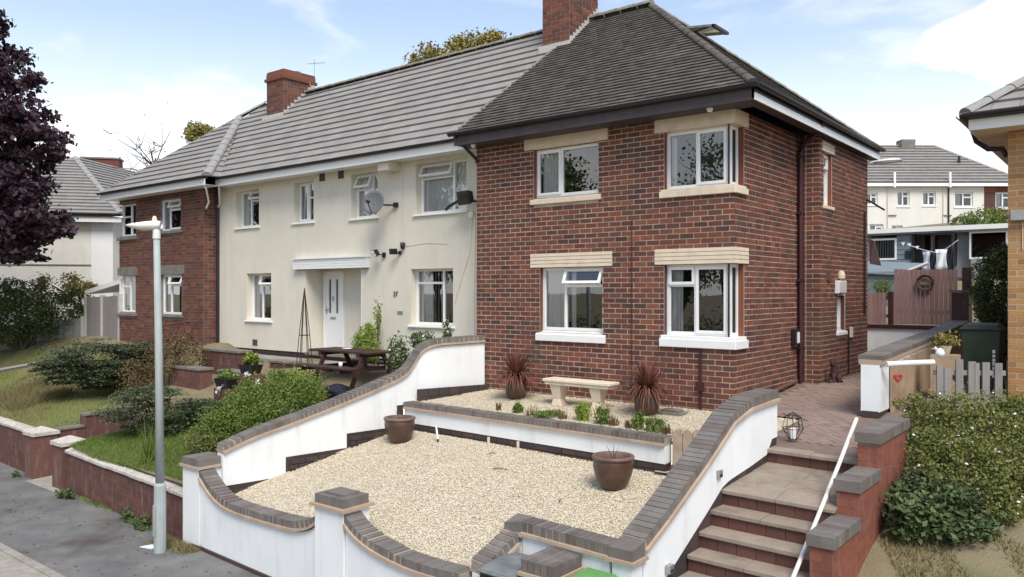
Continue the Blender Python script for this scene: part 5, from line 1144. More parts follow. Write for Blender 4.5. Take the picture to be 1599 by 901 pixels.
for x in (-2.80, -2.02):
    mb = MB()
    mb.box8([(x - .10, -.72, -.08), (x + .10, -.72, -.08), (x + .10, -.52, -.08), (x - .10, -.52, -.08), (x - .07, -.70, .04), (x + .07, -.70, .04), (x + .07, -.54, .04), (x - .07, -.54, .04)])
    mb.box8([(x - .07, -.70, .04), (x + .07, -.70, .04), (x + .07, -.54, .04), (x - .07, -.54, .04), (x - .11, -.75, .27), (x + .11, -.75, .27), (x + .11, -.50, .27), (x - .11, -.50, .27)]); mb.build('leg', stone, t, bevel=.01)
t = thing('paving_slab', 'small dark slab lying on gravel right of the right cordyline', 'slab', (-.80, -.42, -.05)); mb = MB(); mb.box(-1.0, -.60, -.56, -.30, -.08, -.015); mb.build('slab', greystone, t, bevel=.01); mb = MB(); mb.box(-.94, -.66, -.52, -.34, -.013, .02); mb.build('slab', greystone, t, bevel=.01)
bedpl = [(-3.46, -1.42, 'brown', .13, .05, 'tiny brown tuft at the far left of the raised bed'), (-3.05, -1.42, 'green', .15, .07, 'small rounded green plant second along the raised bed'), (-2.72, -1.47, 'brown', .16, .14, 'sparse dark brown twiggy plant in the raised bed'),
         (-2.42, -1.45, 'green', .12, .20, 'low spreading green plant left of the big green clump'), (-2.14, -1.47, 'brown', .12, .09, 'little reddish tuft just left of the big green clump'), (-1.80, -1.42, 'lime', .27, .13, 'largest bright green clump in the raised bed'),
         (-1.40, -1.44, 'green', .26, .14, 'upright spiky green plant right of the big green clump'), (-1.20, -1.50, 'brown', .15, .08, 'short brown tuft beside the upright spiky green plant'), (-.80, -1.50, 'green', .24, .07, 'narrow pointed green plant before the right cordyline'), (-.95, -1.52, 'brown', .12, .05, 'tiny tuft left of the narrow pointed plant'),
         (-.50, -1.55, 'green', .20, .13, 'jagged dark green plant near the right end of the bed'), (-.30, -1.58, 'brown', .13, .06, 'small brown tuft near the right end of the bed'), (-.12, -1.60, 'brown', .10, .07, 'last faint tuft at the right end of the raised bed')]
for (x, y, k, h, r, lab) in bedpl:
    y += .0; z = GU(x, y); m_ = {'brown': reddrym, 'green': bushm, 'lime': yelm}[k]; n = 260 if k == 'brown' else 700
    if k != 'brown':
        t = plant('bed_plant', lab, 'plant', (x, y, z), [(x, y, z + h * .45, r, r, h * .5)], n, .035, m_, clump=.25, nclump=14, branches=3, trunk=.012)
    else: t = thing('bed_plant', lab, 'plant', (x, y, z))
    a = rng.uniform(0, 6.28, 60); rr = rng.uniform(0, r, 60); xy = np.stack([x + np.cos(a) * rr, y + np.sin(a) * rr], 1)
    b = blades('stalks', xy, np.full(60, z), h * .9, .018, m_, .22, t, (x, y, z))
# debris on gravel
for (x, y, a, l, lab) in ((-2.52, -2.68, .5, .22, 'dark twig lying in the middle of the lower gravel'), (-3.0, -2.2, 1.2, .12, 'short twig near the bed wall on lower gravel'), (-.9, -3.3, 2.0, .10, 'small dead leaf near the right bowl pot')):
    z = G(x, y) + .03; mb = MB(); mb.tube([(x, y, z), (x + l * .5 * math.cos(a), y + l * .5 * math.sin(a), z + .02), (x + l * math.cos(a), y + l * math.sin(a), z)], [.008, .007, .003], 5); props(mb.build('twig', bark), lab, 'twig')
t = thing('garden_spike', 'short white stake stuck in gravel beside the left bowl pot', 'stake', (-4.3, -2.0, G(-4.3, -2.0))); mb = MB(); mb.tube([(-4.34, -1.98, G(-4.3, -2) + .26), (-4.26, -2.02, G(-4.3, -2) + .05)], .016, 8); mb.build('shaft', upvc, t); mb = MB(); mb.tube([(-4.26, -2.02, G(-4.3, -2) + .05), (-4.25, -2.03, G(-4.3, -2) - .03)], .018, 8); mb.build('tip', black, t)
for x in (-3.35, -2.75): 
    mb = MB(); zz = G(x, -1.95); mb.box(x, x + .03, -1.83, -1.80, zz - .05, zz + .15); props(mb.build('weep_pipe', stone), 'thin upright drain strip on the bed wall, %s one' % ('left' if x < -3 else 'right'), 'drain')
# bins
def bin_(x0, y0, z0, w_, d_, h_, mb_body, m_lid, label, lidh=.09, front=-1, handle=True):
    t = thing('wheelie_bin', label, 'bin', (x0 + w_ / 2, y0 + d_ / 2, z0)); b = MB(); i = .05
    b.box8([(x0 + i, y0 + i, z0 + .06), (x0 + w_ - i, y0 + i, z0 + .06), (x0 + w_ - i, y0 + d_ - i * .5, z0 + .06), (x0 + i, y0 + d_ - i * .5, z0 + .06), (x0, y0, z0 + h_), (x0 + w_, y0, z0 + h_), (x0 + w_, y0 + d_, z0 + h_), (x0, y0 + d_, z0 + h_)]); b.build('body', mb_body, t, bevel=.012)
    b = MB(); b.box(x0 - .02, x0 + w_ + .02, y0 - .03, y0 + d_ + .02, z0 + h_ + .002, z0 + h_ + .03)
    b.box8([(x0 + .0, y0 - .01, z0 + h_ + .03), (x0 + w_, y0 - .01, z0 + h_ + .03), (x0 + w_, y0 + d_, z0 + h_ + .03), (x0, y0 + d_, z0 + h_ + .03), (x0 + .05, y0 + .06, z0 + h_ + lidh), (x0 + w_ - .05, y0 + .06, z0 + h_ + lidh), (x0 + w_ - .05, y0 + d_ - .06, z0 + h_ + lidh + .02), (x0 + .05, y0 + d_ - .06, z0 + h_ + lidh + .02)])
    lid = b.build('lid', m_lid, t, bevel=.012)
    b = MB(); b.tube([(x0 + .06, y0 + d_ + .045, z0 + h_ + .03), (x0 + w_ - .06, y0 + d_ + .045, z0 + h_ + .03)], .016, 8); b.build('handle', mb_body, t)
    for x in (x0 + .03, x0 + w_ - .07):
        b = MB(); yb = y0 + d_ - .03
        b.tube([(x, yb, z0 + .1), (x + .045, yb, z0 + .1)], .1, 16); b.build('wheel', black, t)
    return t
bin_(-.36, -5.46, -2.0, .48, .52, 1.0, bindark, bingrey, 'black wheelie bin with worn grey lid left of the capped pier')
bin_(.60, -5.44, -2.0, .42, .48, 1.04, bindark, bingreen, 'wheelie bin with bright green lid right of the capped pier')
# ================================================================== STREET SIDE, LEFT
def streetwall(name, label, x0, x1, ztops, yf, m=redwall, th=.22, zb=-2.02, capm=whitecap, slope=.0463, cap=True, seg=.45):
    t = thing(name, label, 'garden wall', ((x0 + x1) / 2, yf(x0), zb)); b = MB(); n = max(1, int((x1 - x0) / seg)); g = (x1 - x0) / n
    zt = lambda x: ztops[0] + (ztops[1] - ztops[0]) * (x - x0) / (x1 - x0)
    b.box8([(x0, yf(x0), zb), (x1, yf(x1), zb), (x1, yf(x1) + th, zb), (x0, yf(x0) + th, zb), (x0, yf(x0), zt(x0)), (x1, yf(x1), zt(x1)), (x1, yf(x1) + th, zt(x1)), (x0, yf(x0) + th, zt(x0))]); b.build('wall', m, t)
    # faint courses standing proud
    L_ = x1 - x0; fr_ = frame((x0, yf(x0), zb), (L_, yf(x1) - yf(x0))); bricks(t, fr_, None, L_, zt(x0) - zb, [], m, joint=.007, proud=.003, jit=.0012)
    if cap:
        for i in range(n):
            a, c = x0 + i * g + .004, x0 + (i + 1) * g - .004; b = MB(); o = .035; j = random.uniform(-.008, .008)
            za, zc_ = zt(a) + j, zt(c) + j; b.box8([(a, yf(a) - o, za), (c, yf(c) - o, zc_), (c, yf(c) + th + o, zc_), (a, yf(a) + th + o, za), (a, yf(a) - o, za + .05), (c, yf(c) - o, zc_ + .05), (c, yf(c) + th + o, zc_ + .05), (a, yf(a) + th + o, za + .05)])
            b.box8([(a, yf(a) - o, za + .05), (c, yf(c) - o, zc_ + .05), (c, yf(c) + th + o, zc_ + .05), (a, yf(a) + th + o, za + .05), (a, yf(a) + th * .4, za + .085), (c, yf(c) + th * .4, zc_ + .085), (c, yf(c) + th * .6, zc_ + .085), (a, yf(a) + th * .6, za + .085)], skip=(0,)); b.build('coping_stone', capm, t, bevel=.006)
    return t
yfr = lambda x: -5.17 - (x + 6.5) * .0463
streetwall('garden_wall', 'low dark red brick street wall behind the lamp post with flaking white coping', -11.3, -6.56, (-1.27, -1.31), yfr)
def pier(x, y, w_, z1, label, m=redwall, zb=-2.02):
    t = thing('gate_pillar', label, 'pillar', (x + w_ / 2, y + w_ / 2, zb)); b = MB(); b.box(x, x + w_, y, y + w_, zb, z1); b.build('pillar_body', m, t)
    b = MB(); o = .03; b.box(x - o, x + w_ + o, y - o, y + w_ + o, z1, z1 + .07); c = (x + w_ / 2, y + w_ / 2, z1 + .17)
    q = [(x - o, y - o, z1 + .07), (x + w_ + o, y - o, z1 + .07), (x + w_ + o, y + w_ + o, z1 + .07), (x - o, y + w_ + o, z1 + .07)]
    for i in range(4): b.face([q[i], q[(i + 1) % 4], c])
    b.build('cap_stone', whitecap, t); return t
pier(-11.82, -5.0, .46, -1.16, 'red brick gate pillar with pale pyramid cap, right of the gateway')
pier(-13.22, -4.98, .46, -1.13, 'red brick gate pillar with pale pyramid cap, left of the gateway')
streetwall('garden_wall', 'dark red street wall left of the gateway with pale coping', -18.5, -13.24, (-1.13, -1.15), lambda x: -4.86 - (x + 13.2) * .0463)
def sidewall(label, x, y0, y1, z0, z1, m, zb=-2.02, capm=greystone, th=.22):
    t = thing('garden_wall', label, 'garden wall', (x, (y0 + y1) / 2, zb)); b = MB(); b.box8([(x, y0, zb), (x + th, y0, zb), (x + th, y1, zb), (x, y1, zb), (x, y0, z0), (x + th, y0, z0), (x + th, y1, z1), (x, y1, z1)]); b.build('wall', m, t)
    b = MB(); o = .025; b.box8([(x - o, y0, z0 + .002), (x + th + o, y0, z0 + .002), (x + th + o, y1, z1 + .002), (x - o, y1, z1 + .002), (x - o, y0, z0 + .045), (x + th + o, y0, z0 + .045), (x + th + o, y1, z1 + .045), (x - o, y1, z1 + .045)]); b.build('coping_stone', capm, t); return t
sidewall('dark red brick wall running back from the left gate pillar', -12.99, -4.5, -4.0, -1.07, -1.06, redwall)
sidewall('taller rear part of the dark red wall beside the gate path', -12.99, -3.99, -2.9, -.83, -.80, redwall)
sidewall('low brown wall inside the gateway behind the flaking coping', -11.32, -4.52, -3.0, -1.15, -1.12, redwall)
grid('gate_path', [-12.75, -12, -11.34], [-5.15, -4.6, -4, -3, -2.4], lambda x, y: interp(y, [-5.15, -4.4, -2.4], [-1.994, -1.96, -1.36]), concrete, kind='structure')
# brick planters / steps near the houses
def planter(label, x0, x1, y0, y1, z0, z1, m=redwall):
    t = thing('planter_wall', label, 'garden wall', ((x0 + x1) / 2, y0, z0)); b = MB(); b.box(x0, x1, y0, y1, z0, z1); w_ = b.build('wall', m, t)
    bricks(w_, frame((x0, y0, z0), (1, 0)), None, x1 - x0, z1 - z0, [], m, joint=.007, proud=.003, jit=.001)
    b = MB(); b.box(x0 - .03, x1 + .03, y0 - .03, y1 + .03, z1 + .002, z1 + .06); b.build('coping_stone', greystone, t, bevel=.008); return t
planter('low red brick terrace wall nearest the left shrubs', -13.0, -11.65, -2.0, -1.7, -1.1, .04)
planter('upper red brick terrace wall beside the left brick house', -12.95, -11.35, -1.2, -.9, -.6, .40)
planter('short red brick wall behind the hanging planters', -11.3, -10.2, -1.75, -1.45, -.9, .02)
planter('brown brick terrace edge in front of the cream house', -11.2, -9.0, -.5, -.25, -.6, .16, m=riser)
mb = MB(); mb.box(-12.9, -5.6, -.24, .42, -.3, .20); mb.build('terrace', concrete, kind='structure')
t = thing('timber_trellis', 'collapsed pale timber frame against the left brick house', 'trellis', (-15.6, -.5, .0))
mb = MB()
for (a, b_) in (((-16.6, -.6, .1), (-16.5, -.25, 1.05)), ((-15.9, -.6, .1), (-15.85, -.2, .9)), ((-15.2, -.6, .0), (-15.25, -.2, 1.1)), ((-16.7, -.3, .85), (-15.1, -.3, 1.02)), ((-16.6, -.45, .5), (-15.2, -.4, .55)), ((-15.7, -.5, .25), (-14.95, -.4, .3))): mb.tube([a, b_], .025, 5)
mb.build('timbers', riser, t)
# picnic table
t = thing('picnic_table', 'dark brown wooden picnic table with fixed benches beside the white wall', 'picnic table', (-7.95, -.75, -.12)); cx, cy, cz = -7.95, -.75, -.12; hl = .95
for k in range(5): mb = MB(); y = cy - .36 + k * .145; mb.box(cx - hl, cx + hl, y, y + .138, cz + .70, cz + .74); mb.build('table_plank', darkwood, t, bevel=.006)
for s in (-1, 1):
    for k in range(2): mb = MB(); y = cy + s * .72 - .14 + k * .142; mb.box(cx - hl, cx + hl, y, y + .135, cz + .42, cz + .46); mb.build('bench_plank', darkwood, t, bevel=.006)
for x in (cx - .6, cx + .6):
    mb = MB(); mb.box(x - .04, x + .04, cy - .85, cy + .85, cz + .34, cz + .42); mb.build('bench_bearer', darkwood, t); mb = MB(); mb.box(x - .04, x + .04, cy - .36, cy + .36, cz + .62, cz + .70); mb.build('table_bearer', darkwood, t)
    for s in (-1, 1):
        mb = MB(); mb.box8([(x + .04, cy + s * .62 - .05, cz - .06), (x + .085, cy + s * .62 - .05, cz - .06), (x + .085, cy + s * .62 + .05, cz - .06), (x + .04, cy + s * .62 + .05, cz - .06), (x + .04, cy + s * .25 - .05, cz + .68), (x + .085, cy + s * .25 - .05, cz + .68), (x + .085, cy + s * .25 + .05, cz + .68), (x + .04, cy + s * .25 + .05, cz + .68)]); mb.build('leg', darkwood, t)
t = thing('plate', 'small white plate left on the picnic table', 'plate', (-8.1, -.75, .63)); lathe_obj('plate', [(0, .0), (.06, .0), (.11, .02), (.10, .022), (0, .008)], cloth_w, t, (-8.1, -.75, .622))
t = thing('cup', 'white mug standing on the near bench of the picnic table', 'mug', (-7.45, -1.45, .345)); lathe_obj('cup', [(0, .0), (.036, .0), (.04, .09), (.034, .09), (.03, .01)], cloth_w, t, (-7.45, -1.45, .342))
t = thing('rubbish_bag', 'crumpled navy bag on the ground under the picnic table', 'bag', (-7.4, -1.55, -.3)); mb = MB(); n = 14
for i in range(7):
    for k in range(n): a = 2 * math.pi * k / n; r = .26 * math.sin(math.pi * (i + .4) / 7) * (1 + .22 * math.sin(3 * a + i)); mb.v.append((-7.5 + r * math.cos(a) * 1.2, -1.5 + r * math.sin(a), -.32 + i * .055))
for i in range(6):
    for k in range(n): k2 = (k + 1) % n; mb.f.append((i * n + k, i * n + k2, (i + 1) * n + k2, (i + 1) * n + k)); mb.mi.append(0)
mb.f.append(tuple(6 * n + k for k in range(n))); mb.mi.append(0); mb.build('bag', cloth_b, t)
for (x, y, z, r, lab) in ((-7.05, -1.75, -.32, .13, 'pale rock at the edge of the white wall coping'), (-8.3, -1.6, -.34, .14, 'grey rock below the bench, left of the navy bag'), (-8.0, -1.9, -.42, .11, 'small grey rock in front of the picnic table'), (-8.9, -1.5, -.32, .12, 'whitish rock left of the picnic table leg')):
    me = MB(); me.lathe((x, y, z), [(0, -.1), (r * 1.1, -.02), (r, r * .5), (r * .55, r * .9), (0, r)], 8, (1.2, .9)); props(me.build('rock', greyrock if 'grey' in lab else whitecap), lab, 'rock')
# obelisk
t = thing('plant_obelisk', 'tall narrow metal obelisk left of the picnic table', 'obelisk', (-9.0, -1.15, -.1)); mb = MB()
for k in range(6): a = 2 * math.pi * k / 6; mb.tube([(-9.0 + .20 * math.cos(a), -1.15 + .20 * math.sin(a), -.15), (-9.0 + .10 * math.cos(a), -1.15 + .10 * math.sin(a), 1.0), (-9.0, -1.15, 1.90)], .009, 5)
for z, r in ((.25, .175), (.9, .11)): mb.tube([(-9.0 + r * math.cos(i * math.pi / 8), -1.15 + r * math.sin(i * math.pi / 8), z) for i in range(17)], .006, 4)
mb.build('rods', darkwood, t)
def trough(x, y, z, label, w_=.5):
    t = thing('planter', label, 'planter', (x, y, z)); b = MB(); b.box8([(x - w_ * .38, y - .10, z), (x + w_ * .38, y - .10, z), (x + w_ * .38, y + .10, z), (x - w_ * .38, y + .10, z), (x - w_ * .5, y - .14, z + .20), (x + w_ * .5, y - .14, z + .20), (x + w_ * .5, y + .14, z + .20), (x - w_ * .5, y + .14, z + .20)]); b.build('trough', black, t)
    P = crown_pts([(x, y, z + .27, w_ * .42, .12, .10)], 300, .3, 12); quadmesh('foliage', leaves_np(P, .07), bushm, t, (x, y, z)); return t
t1 = trough(-9.35, -2.75, -.10, 'black planter with white flowers nearest the green bush', .48); t2 = trough(-9.75, -1.95, .10, 'black planter with yellow foliage behind the first planter', .5)
P = crown_pts([(-9.7, -1.95, .42, .16, .1, .12)], 260, .3, 8); quadmesh('leaves', leaves_np(P, .08), yelm, t2, (-9.7, -1.95, .4))
for q, t_ in (((-9.3, -2.95, -.08), t1), ((-9.6, -2.12, .10), t2), ((-9.15, -2.2, .0), t2)):
    P = np.array(q) + rng.normal(size=(14, 3)) * .03; quadmesh('flower', leaves_np(P, .06, .3, .9), white, t_, q)
mb = MB(); mb.box(-9.6, -9.1, -2.88, -2.6, -.9, -.10); mb.box(-10.0, -9.45, -2.1, -1.8, -.8, .10); 0
for q_, l_ in (((-9.6, -9.1, -2.88, -2.6, -.9, -.10), 'brick ledge under the planter with white flowers'), ((-10.0, -9.45, -2.1, -1.8, -.8, .10), 'brick ledge under the planter with yellow foliage')):
    mb = MB(); mb.box(*q_); props(mb.build('brick_pedestal', redwall), l_, 'pedestal')
# lamp post
t = thing('street_lamp', 'pale grey street lamp post with white lantern on the pavement', 'street lamp', (-6.42, -5.63, -2)); x, y = -6.42, -5.63
mb = MB(); mb.tube([(x, y, -2.02), (x, y, -1.02), (x, y, -.98)], [.085, .083, .06], 12); mb.build('base', lampm, t, smooth=False)
mb = MB(); mb.tube([(x, y, -.99), (x - .03, y, .8), (x - .06, y - .02, 2.62)], [.062, .055, .045], 12); mb.build('column', lampm, t, smooth=True)
mb = MB(); mb.box(x - .035, x + .035, y - .092, y - .084, -1.75, -1.3); mb.build('access_door', lampm, t)
mb = MB(); mb.tube([(x - .06, y - .02, 2.60), (x - .06, y - .02, 2.74)], [.055, .052], 12); mb.build('collar', lampw, t)
mb = MB(); d = Vector((-.80, -.60, 0)).normalized(); s = Vector((-d.y, d.x, 0)); P0 = Vector((x - .0, y + .02, 2.80)); prof = [(0, .05, .055, -.06), (.08, .085, .07, -.07), (.25, .10, .055, -.085), (.42, .075, .03, -.05), (.52, .03, .012, -.015)]
for a, wd, up, dn in prof: c = P0 + d * a - Vector((0, 0, 0)); mb.v += [tuple(c + s * wd * math.cos(k * math.pi / 6) + Vector((0, 0, (up if k <= 6 else -dn) * math.sin(k * math.pi / 6)))) for k in range(12)]
for i in range(4):
    for k in range(12): k2 = (k + 1) % 12; mb.f.append((i * 12 + k, i * 12 + k2, (i + 1) * 12 + k2, (i + 1) * 12 + k)); mb.mi.append(0)
mb.f.append(tuple(range(12))); mb.mi.append(0); mb.f.append(tuple(48 + k for k in range(12))); mb.mi.append(0)
mb.build('lantern', lampw, t, smooth=True); lathe_obj('photocell', [(.035, 0), (.035, .04), (.02, .07), (0, .075)], stone, t, tuple(P0 + d * .10 + Vector((0, 0, .06))), 12)
# litter and weeds on the pavement
xx = rng.uniform(-12, -4.6, 150); yy2 = rng.uniform(-6.9, -5.35, 150); Pn = np.stack([xx, yy2, np.full(150, -1.988)], 1); quadmesh('fallen_leaves', leaves_np(Pn, .045, 4), reddrym, None, (0, 0, 0))['kind'] = 'stuff'
xx = rng.uniform(-5.3, .8, 90); yy2 = rng.uniform(-4.9, -2.0, 90); Pn = np.array([(a, b, G(a, b) + .02) for a, b in zip(xx, yy2) if a > xw(b) + .15]); quadmesh('fallen_leaves', leaves_np(Pn, .035, 4), reddrym, None, (0, 0, 0))['kind'] = 'stuff'
hx = thing('hedge', 'long dark hedge added out of view across the road to darken the pane reflections', 'hedge', (-18, -21, -2)); P = crown_pts([(-44 + 3.4 * i, -21, -.7, 2.0, .8, 1.3) for i in range(17)], 26000, .25, 300, .6); quadmesh('foliage', leaves_np(P, .16), hedgem, hx, (-18, -21, -2))  # unseen hedge, added so the lower windows reflect something dark
t = thing('litter', 'flat white scrap of litter beside the lamp post', 'litter', (-6.75, -5.6, -1.99)); mb = MB(); mb.box8([(-6.85, -5.72, -1.996), (-6.62, -5.66, -1.996), (-6.60, -5.52, -1.99), (-6.80, -5.56, -1.99), (-6.85, -5.72, -1.985), (-6.62, -5.66, -1.98), (-6.60, -5.52, -1.97), (-6.80, -5.56, -1.982)]); mb.build('paper', cloth_w, t)
for (x, y, n, r, lab) in ((-10.7, -5.22, 300, .20, 'leafy weed at the foot of the right gate pillar'), (-8.4, -5.15, 320, .22, 'weed growing at the middle of the red street wall'), (-7.75, -5.2, 420, .24, 'dense weed at the red wall left of the lamp post'), (-13.3, -5.12, 140, .12, 'weed at the foot of the left gate pillar')):
    plant('weed', lab, 'weed', (x, y, -2), [(x, y, -1.94, r, r * .5, .09)], n, .06, fernm, clump=.3, nclump=12, branches=3, trunk=.006)
nn = 1400; xx = rng.uniform(-7.0, -6.0, nn); yyv = rng.normal(-5.33, .09, nn); k = yyv < -5.2
blades('dry_grass', np.stack([xx[k], yyv[k]], 1), np.full(k.sum(), -2.0), .07, .012, drym, .6)['kind'] = 'stuff'
nn = 1500; xx = rng.uniform(-11.3, -6.6, nn); yyv = yfr(xx) - np.abs(rng.normal(0, .05, nn)) - .01; kk = rng.uniform(0, 1, nn) < (.5 + .5 * np.sin(xx * 3.0)); blades('wall_foot_grass', np.stack([xx[kk], yyv[kk]], 1), np.full(kk.sum(), -2.0), .06, .012, grassm, .6)['kind'] = 'stuff'
nn = 5000; xx = rng.uniform(-10, -4.5, nn); yyv = rng.uniform(-8.3, -7.12, nn); kk = (np.sin(xx * 2.3) + np.sin(yyv * 7 + xx)) > .55; blades('verge_grass', np.stack([xx[kk], yyv[kk]], 1), np.full(kk.sum(), -2.0), .05, .012, grassm, .7)['kind'] = 'stuff'
# lawns
def lawn(name, n, x0, x1, y0, y1, h, m, keep=None):
    xx, yy2 = rng.uniform(x0, x1, n), rng.uniform(y0, y1, n)
    if keep is not None: k = keep(xx, yy2); xx, yy2 = xx[k], yy2[k]
    zz = np.array([ground_h(a, b) + bump(a, b) for a, b in zip(xx, yy2)]); return props(blades(name, np.stack([xx, yy2], 1), zz, h, .012, m, .4), kind='stuff')
lawn('lawn_grass', 60000, -11.1, -6.2, -5.0, -2.4, .06, grassm); lawn('lawn_grass', 24000, -24, -13.1, -4.9, -.6, .06, grassm, lambda a, b: np.sin(a * .9 + b * 1.3) + .5 * np.sin(a * 2.3) > .1); lawn('dry_grass', 26000, -24, -13.1, -4.8, -.2, .10, drym, lambda a, b: np.sin(a * .9 + b * 1.3) < .1)
lawn('bank_grass', 14000, 2.66, 5.0, -5.0, -1.9, .07, drym, lambda a, b: np.sin(a * 5 + b * 3) > -.3)
# ================================================================== PLANTS LEFT
plant('green_shrub', 'large bright green bushy shrub against the white sweeping wall', 'shrub', (-7.4, -3.1, -.85), [(-7.45,-3.10,-.22,.55,.55,.42),(-7.70,-3.40,-.42,.55,.5,.42),(-7.35,-2.45,-.02,.36,.4,.32),(-7.80,-3.80,-.57,.42,.42,.34),(-7.70,-2.70,.08,.34,.34,.30),(-7.2,-3.35,-.45,.36,.42,.30),(-7.9,-3.2,-.1,.25,.3,.3)], 24000, .042, bushm, clump=.24, nclump=80, trunk=.03)
plant('yellow_shrub', 'thin yellowing grassy shrub between the green bush and the obelisk', 'shrub', (-8.0, -2.0, -.5), [(-8.05,-2.0,-.05,.34,.3,.30),(-7.75,-1.85,-.15,.25,.25,.2)], 3200, .05, yelm, clump=.3, nclump=30, trunk=.015)
plant('dry_shrub', 'brownish dry shrub at the lower left end of the bright green bush', 'shrub', (-7.75, -4.1, -1.05), [(-7.75,-4.15,-.78,.33,.33,.22),(-7.9,-3.9,-.7,.25,.25,.2)], 3500, .04, privetm, clump=.2)
plant('conifer_shrub', 'dark spreading shrub with flat layered branches behind the lamp post', 'shrub', (-10.1, -3.7, -1.0), [(-10.50,-3.97,-.49,.60,.56,.38),(-9.96,-3.54,-.64,.62,.62,.36),(-9.45,-3.23,-.46,.42,.40,.32),(-10.25,-3.78,-.22,.50,.50,.25)], 15000, .05, darkm, clump=.2, nclump=45, flat=.7, layers=5, trunk=.05)
plant('conifer_shrub', 'big sprawling dark green conifer in front of the grey fence', 'shrub', (-15.7, -2.3, -.6), [(-15.78,-2.44,.10,1.05,1.0,.50),(-16.29,-2.84,-.11,.73,.73,.42),(-15.15,-1.94,.18,.73,.73,.40),(-16.73,-3.20,-.08,.35,.35,.22),(-15.66,-2.34,-.3,.73,.73,.35),(-14.78,-1.63,.32,.45,.40,.26)], 22000, .07, darkm, clump=.18, nclump=55, flat=.8, layers=5, trunk=.09)
plant('dry_shrub', 'reddish brown dying bush in front of the left brick house', 'shrub', (-13.0, -2.1, -.5), [(-13.01,-2.14,.22,.45,.45,.48),(-12.60,-1.7,.35,.37,.37,.42),(-13.48,-2.51,-.19,.42,.42,.37)], 5000, .05, reddrym, clump=.26, trunk=.03)
plant('hedge', 'large overgrown green hedge hanging over the grey timber fence', 'hedge', (-25, -.9, -.4), [(-25.57,-1.31,.85,1.25,1.1,.80),(-24.72,-.63,1.06,1.09,1.09,.95),(-23.95,0.02,1.05,.87,.87,.90),(-26.62,-1.99,.85,1.2,1.1,.87),(-25.06,-.90,1.82,.87,.87,.42),(-23.53,.32,1.45,.54,.54,.50),(-27.9,-2.6,.9,1.2,1.1,.85)], 26000, .085, hedgem, clump=.17, nclump=70, trunk=.08)
plant('pampas_tuft', 'pale yellow wispy growth on top of the hedge', 'plant', (-23.9, .3, 1.6), [(-23.9,.3,2.1,.30,.3,.28),(-24.6,-.3,2.15,.2,.2,.25),(-23.2,.5,1.95,.3,.3,.2)], 1500, .09, goldm, clump=.3)
t = plant('rose_bush', 'climbing rose with pale blooms beside the top of the white sweeping wall', 'shrub', (-5.78, -1.15, -.2), [(-5.95,-1.35,.62,.20,.2,.34),(-5.72,-.95,.92,.24,.2,.16),(-5.45,-.55,1.08,.10,.1,.22),(-5.78,-1.1,.35,.25,.2,.3)], 2600, .055, fernm, clump=.22, trunk=.02, flowers=70)
plant('lime_shrub', 'lime green feathery shrub beside the recessed front door', 'shrub', (-8.2, -.15, .2), [(-8.17,-.15,.62,.30,.27,.30),(-8.22,-.15,.92,.20,.17,.20)], 5500, .04, yelm, clump=.2)
plant('climber', 'thin yellow green climber rising above the lime shrub', 'climber', (-8.15, .15, .2), [(-8.13,.12,1.35,.09,.08,.26),(-8.15,.12,1.0,.06,.06,.2)], 380, .05, yelm, clump=.3, trunk=.012, branches=3)
# reeds by street wall
t = thing('reed_clump', 'tall spiky reeds behind the flaking white coping', 'plant', (-8.55, -4.75, -1.1)); a = rng.uniform(0, 6.28, 70); rr = rng.uniform(0, .16, 70)
blades('reed', np.stack([-8.55 + np.cos(a) * rr, -4.75 + np.sin(a) * rr], 1), np.full(70, -1.12), .62, .022, grassm, .22, t, (-8.55, -4.75, -1.1))
# weathered fence
def fence(label, p, q, zb, zt, m, bw=.15, post=True, n_post=3, th=.02, gap=.006, name='timber_fence', rails=False, pm=None):
    p, q = Vector((p[0], p[1], 0)), Vector((q[0], q[1], 0)); u_ = (q - p); L_ = u_.length; t = thing(name, label, 'fence', (p.x, p.y, zb[0])); f = frame((p.x, p.y, 0), u_)
    n = int(L_ / bw)
    for i in range(n):
        a = i * bw; s = a / L_; z0 = zb[0] + (zb[1] - zb[0]) * s; z1 = zt[0] + (zt[1] - zt[0]) * s + random.uniform(-.008, .008); mb = MB(); mb.fbox(f, a + gap / 2, a + bw - gap / 2, z0, z1, 0, th + random.uniform(0, .006)); mb.build('board', m, t)
    mb = MB()
    for s in (.2, .8): z0 = zb[0] + (zt[0] - zb[0]) * s; z1 = zb[1] + (zt[1] - zb[1]) * s; mb.box8([f(0, z0, 0), f(L_, z1, 0), f(L_, z1, -.05), f(0, z0, -.05), f(0, z0 + .08, 0), f(L_, z1 + .08, 0), f(L_, z1 + .08, -.05), f(0, z0 + .08, -.05)])
    mb.build('rail', m, t)
    if post:
        for i in range(n_post):
            s = i / (n_post - 1); a = s * L_; z0 = zb[0] + (zb[1] - zb[0]) * s; z1 = zt[0] + (zt[1] - zt[0]) * s; mb = MB(); mb.fbox(f, a - .06, a + .06, z0 - .1, z1 + .05, -.06, .06); mb.build('post', pm or concpost, t)
    return t
fence('tall weathered grey fence directly left of the brick house', (-22.6, .25), (-19.8, .05), (-.2, .35), (1.62, 1.70), greywood, n_post=3)
fence('lower stepped grey fence under the hedge', (-27.0, -.9), (-22.7, .2), (-.35, .05), (.55, .95), greywood, n_post=3)
fence('lowest short grey fence panel at far left edge', (-30.5, -2.3), (-27.1, -.95), (-.9, -.4), (.15, .52), greywood, n_post=2)
t = thing('gravel_board', 'pale plank edging lying along the lawn at far left', 'edging', (-19, -3.6, -.6)); mb = MB(); mb.tube([(-21.5, -3.9, -.62), (-20.0, -3.3, -.38), (-18.8, -2.9, -.18), (-18.2, -2.3, .02)], .06, 6); mb.build('plank', greywood, t)
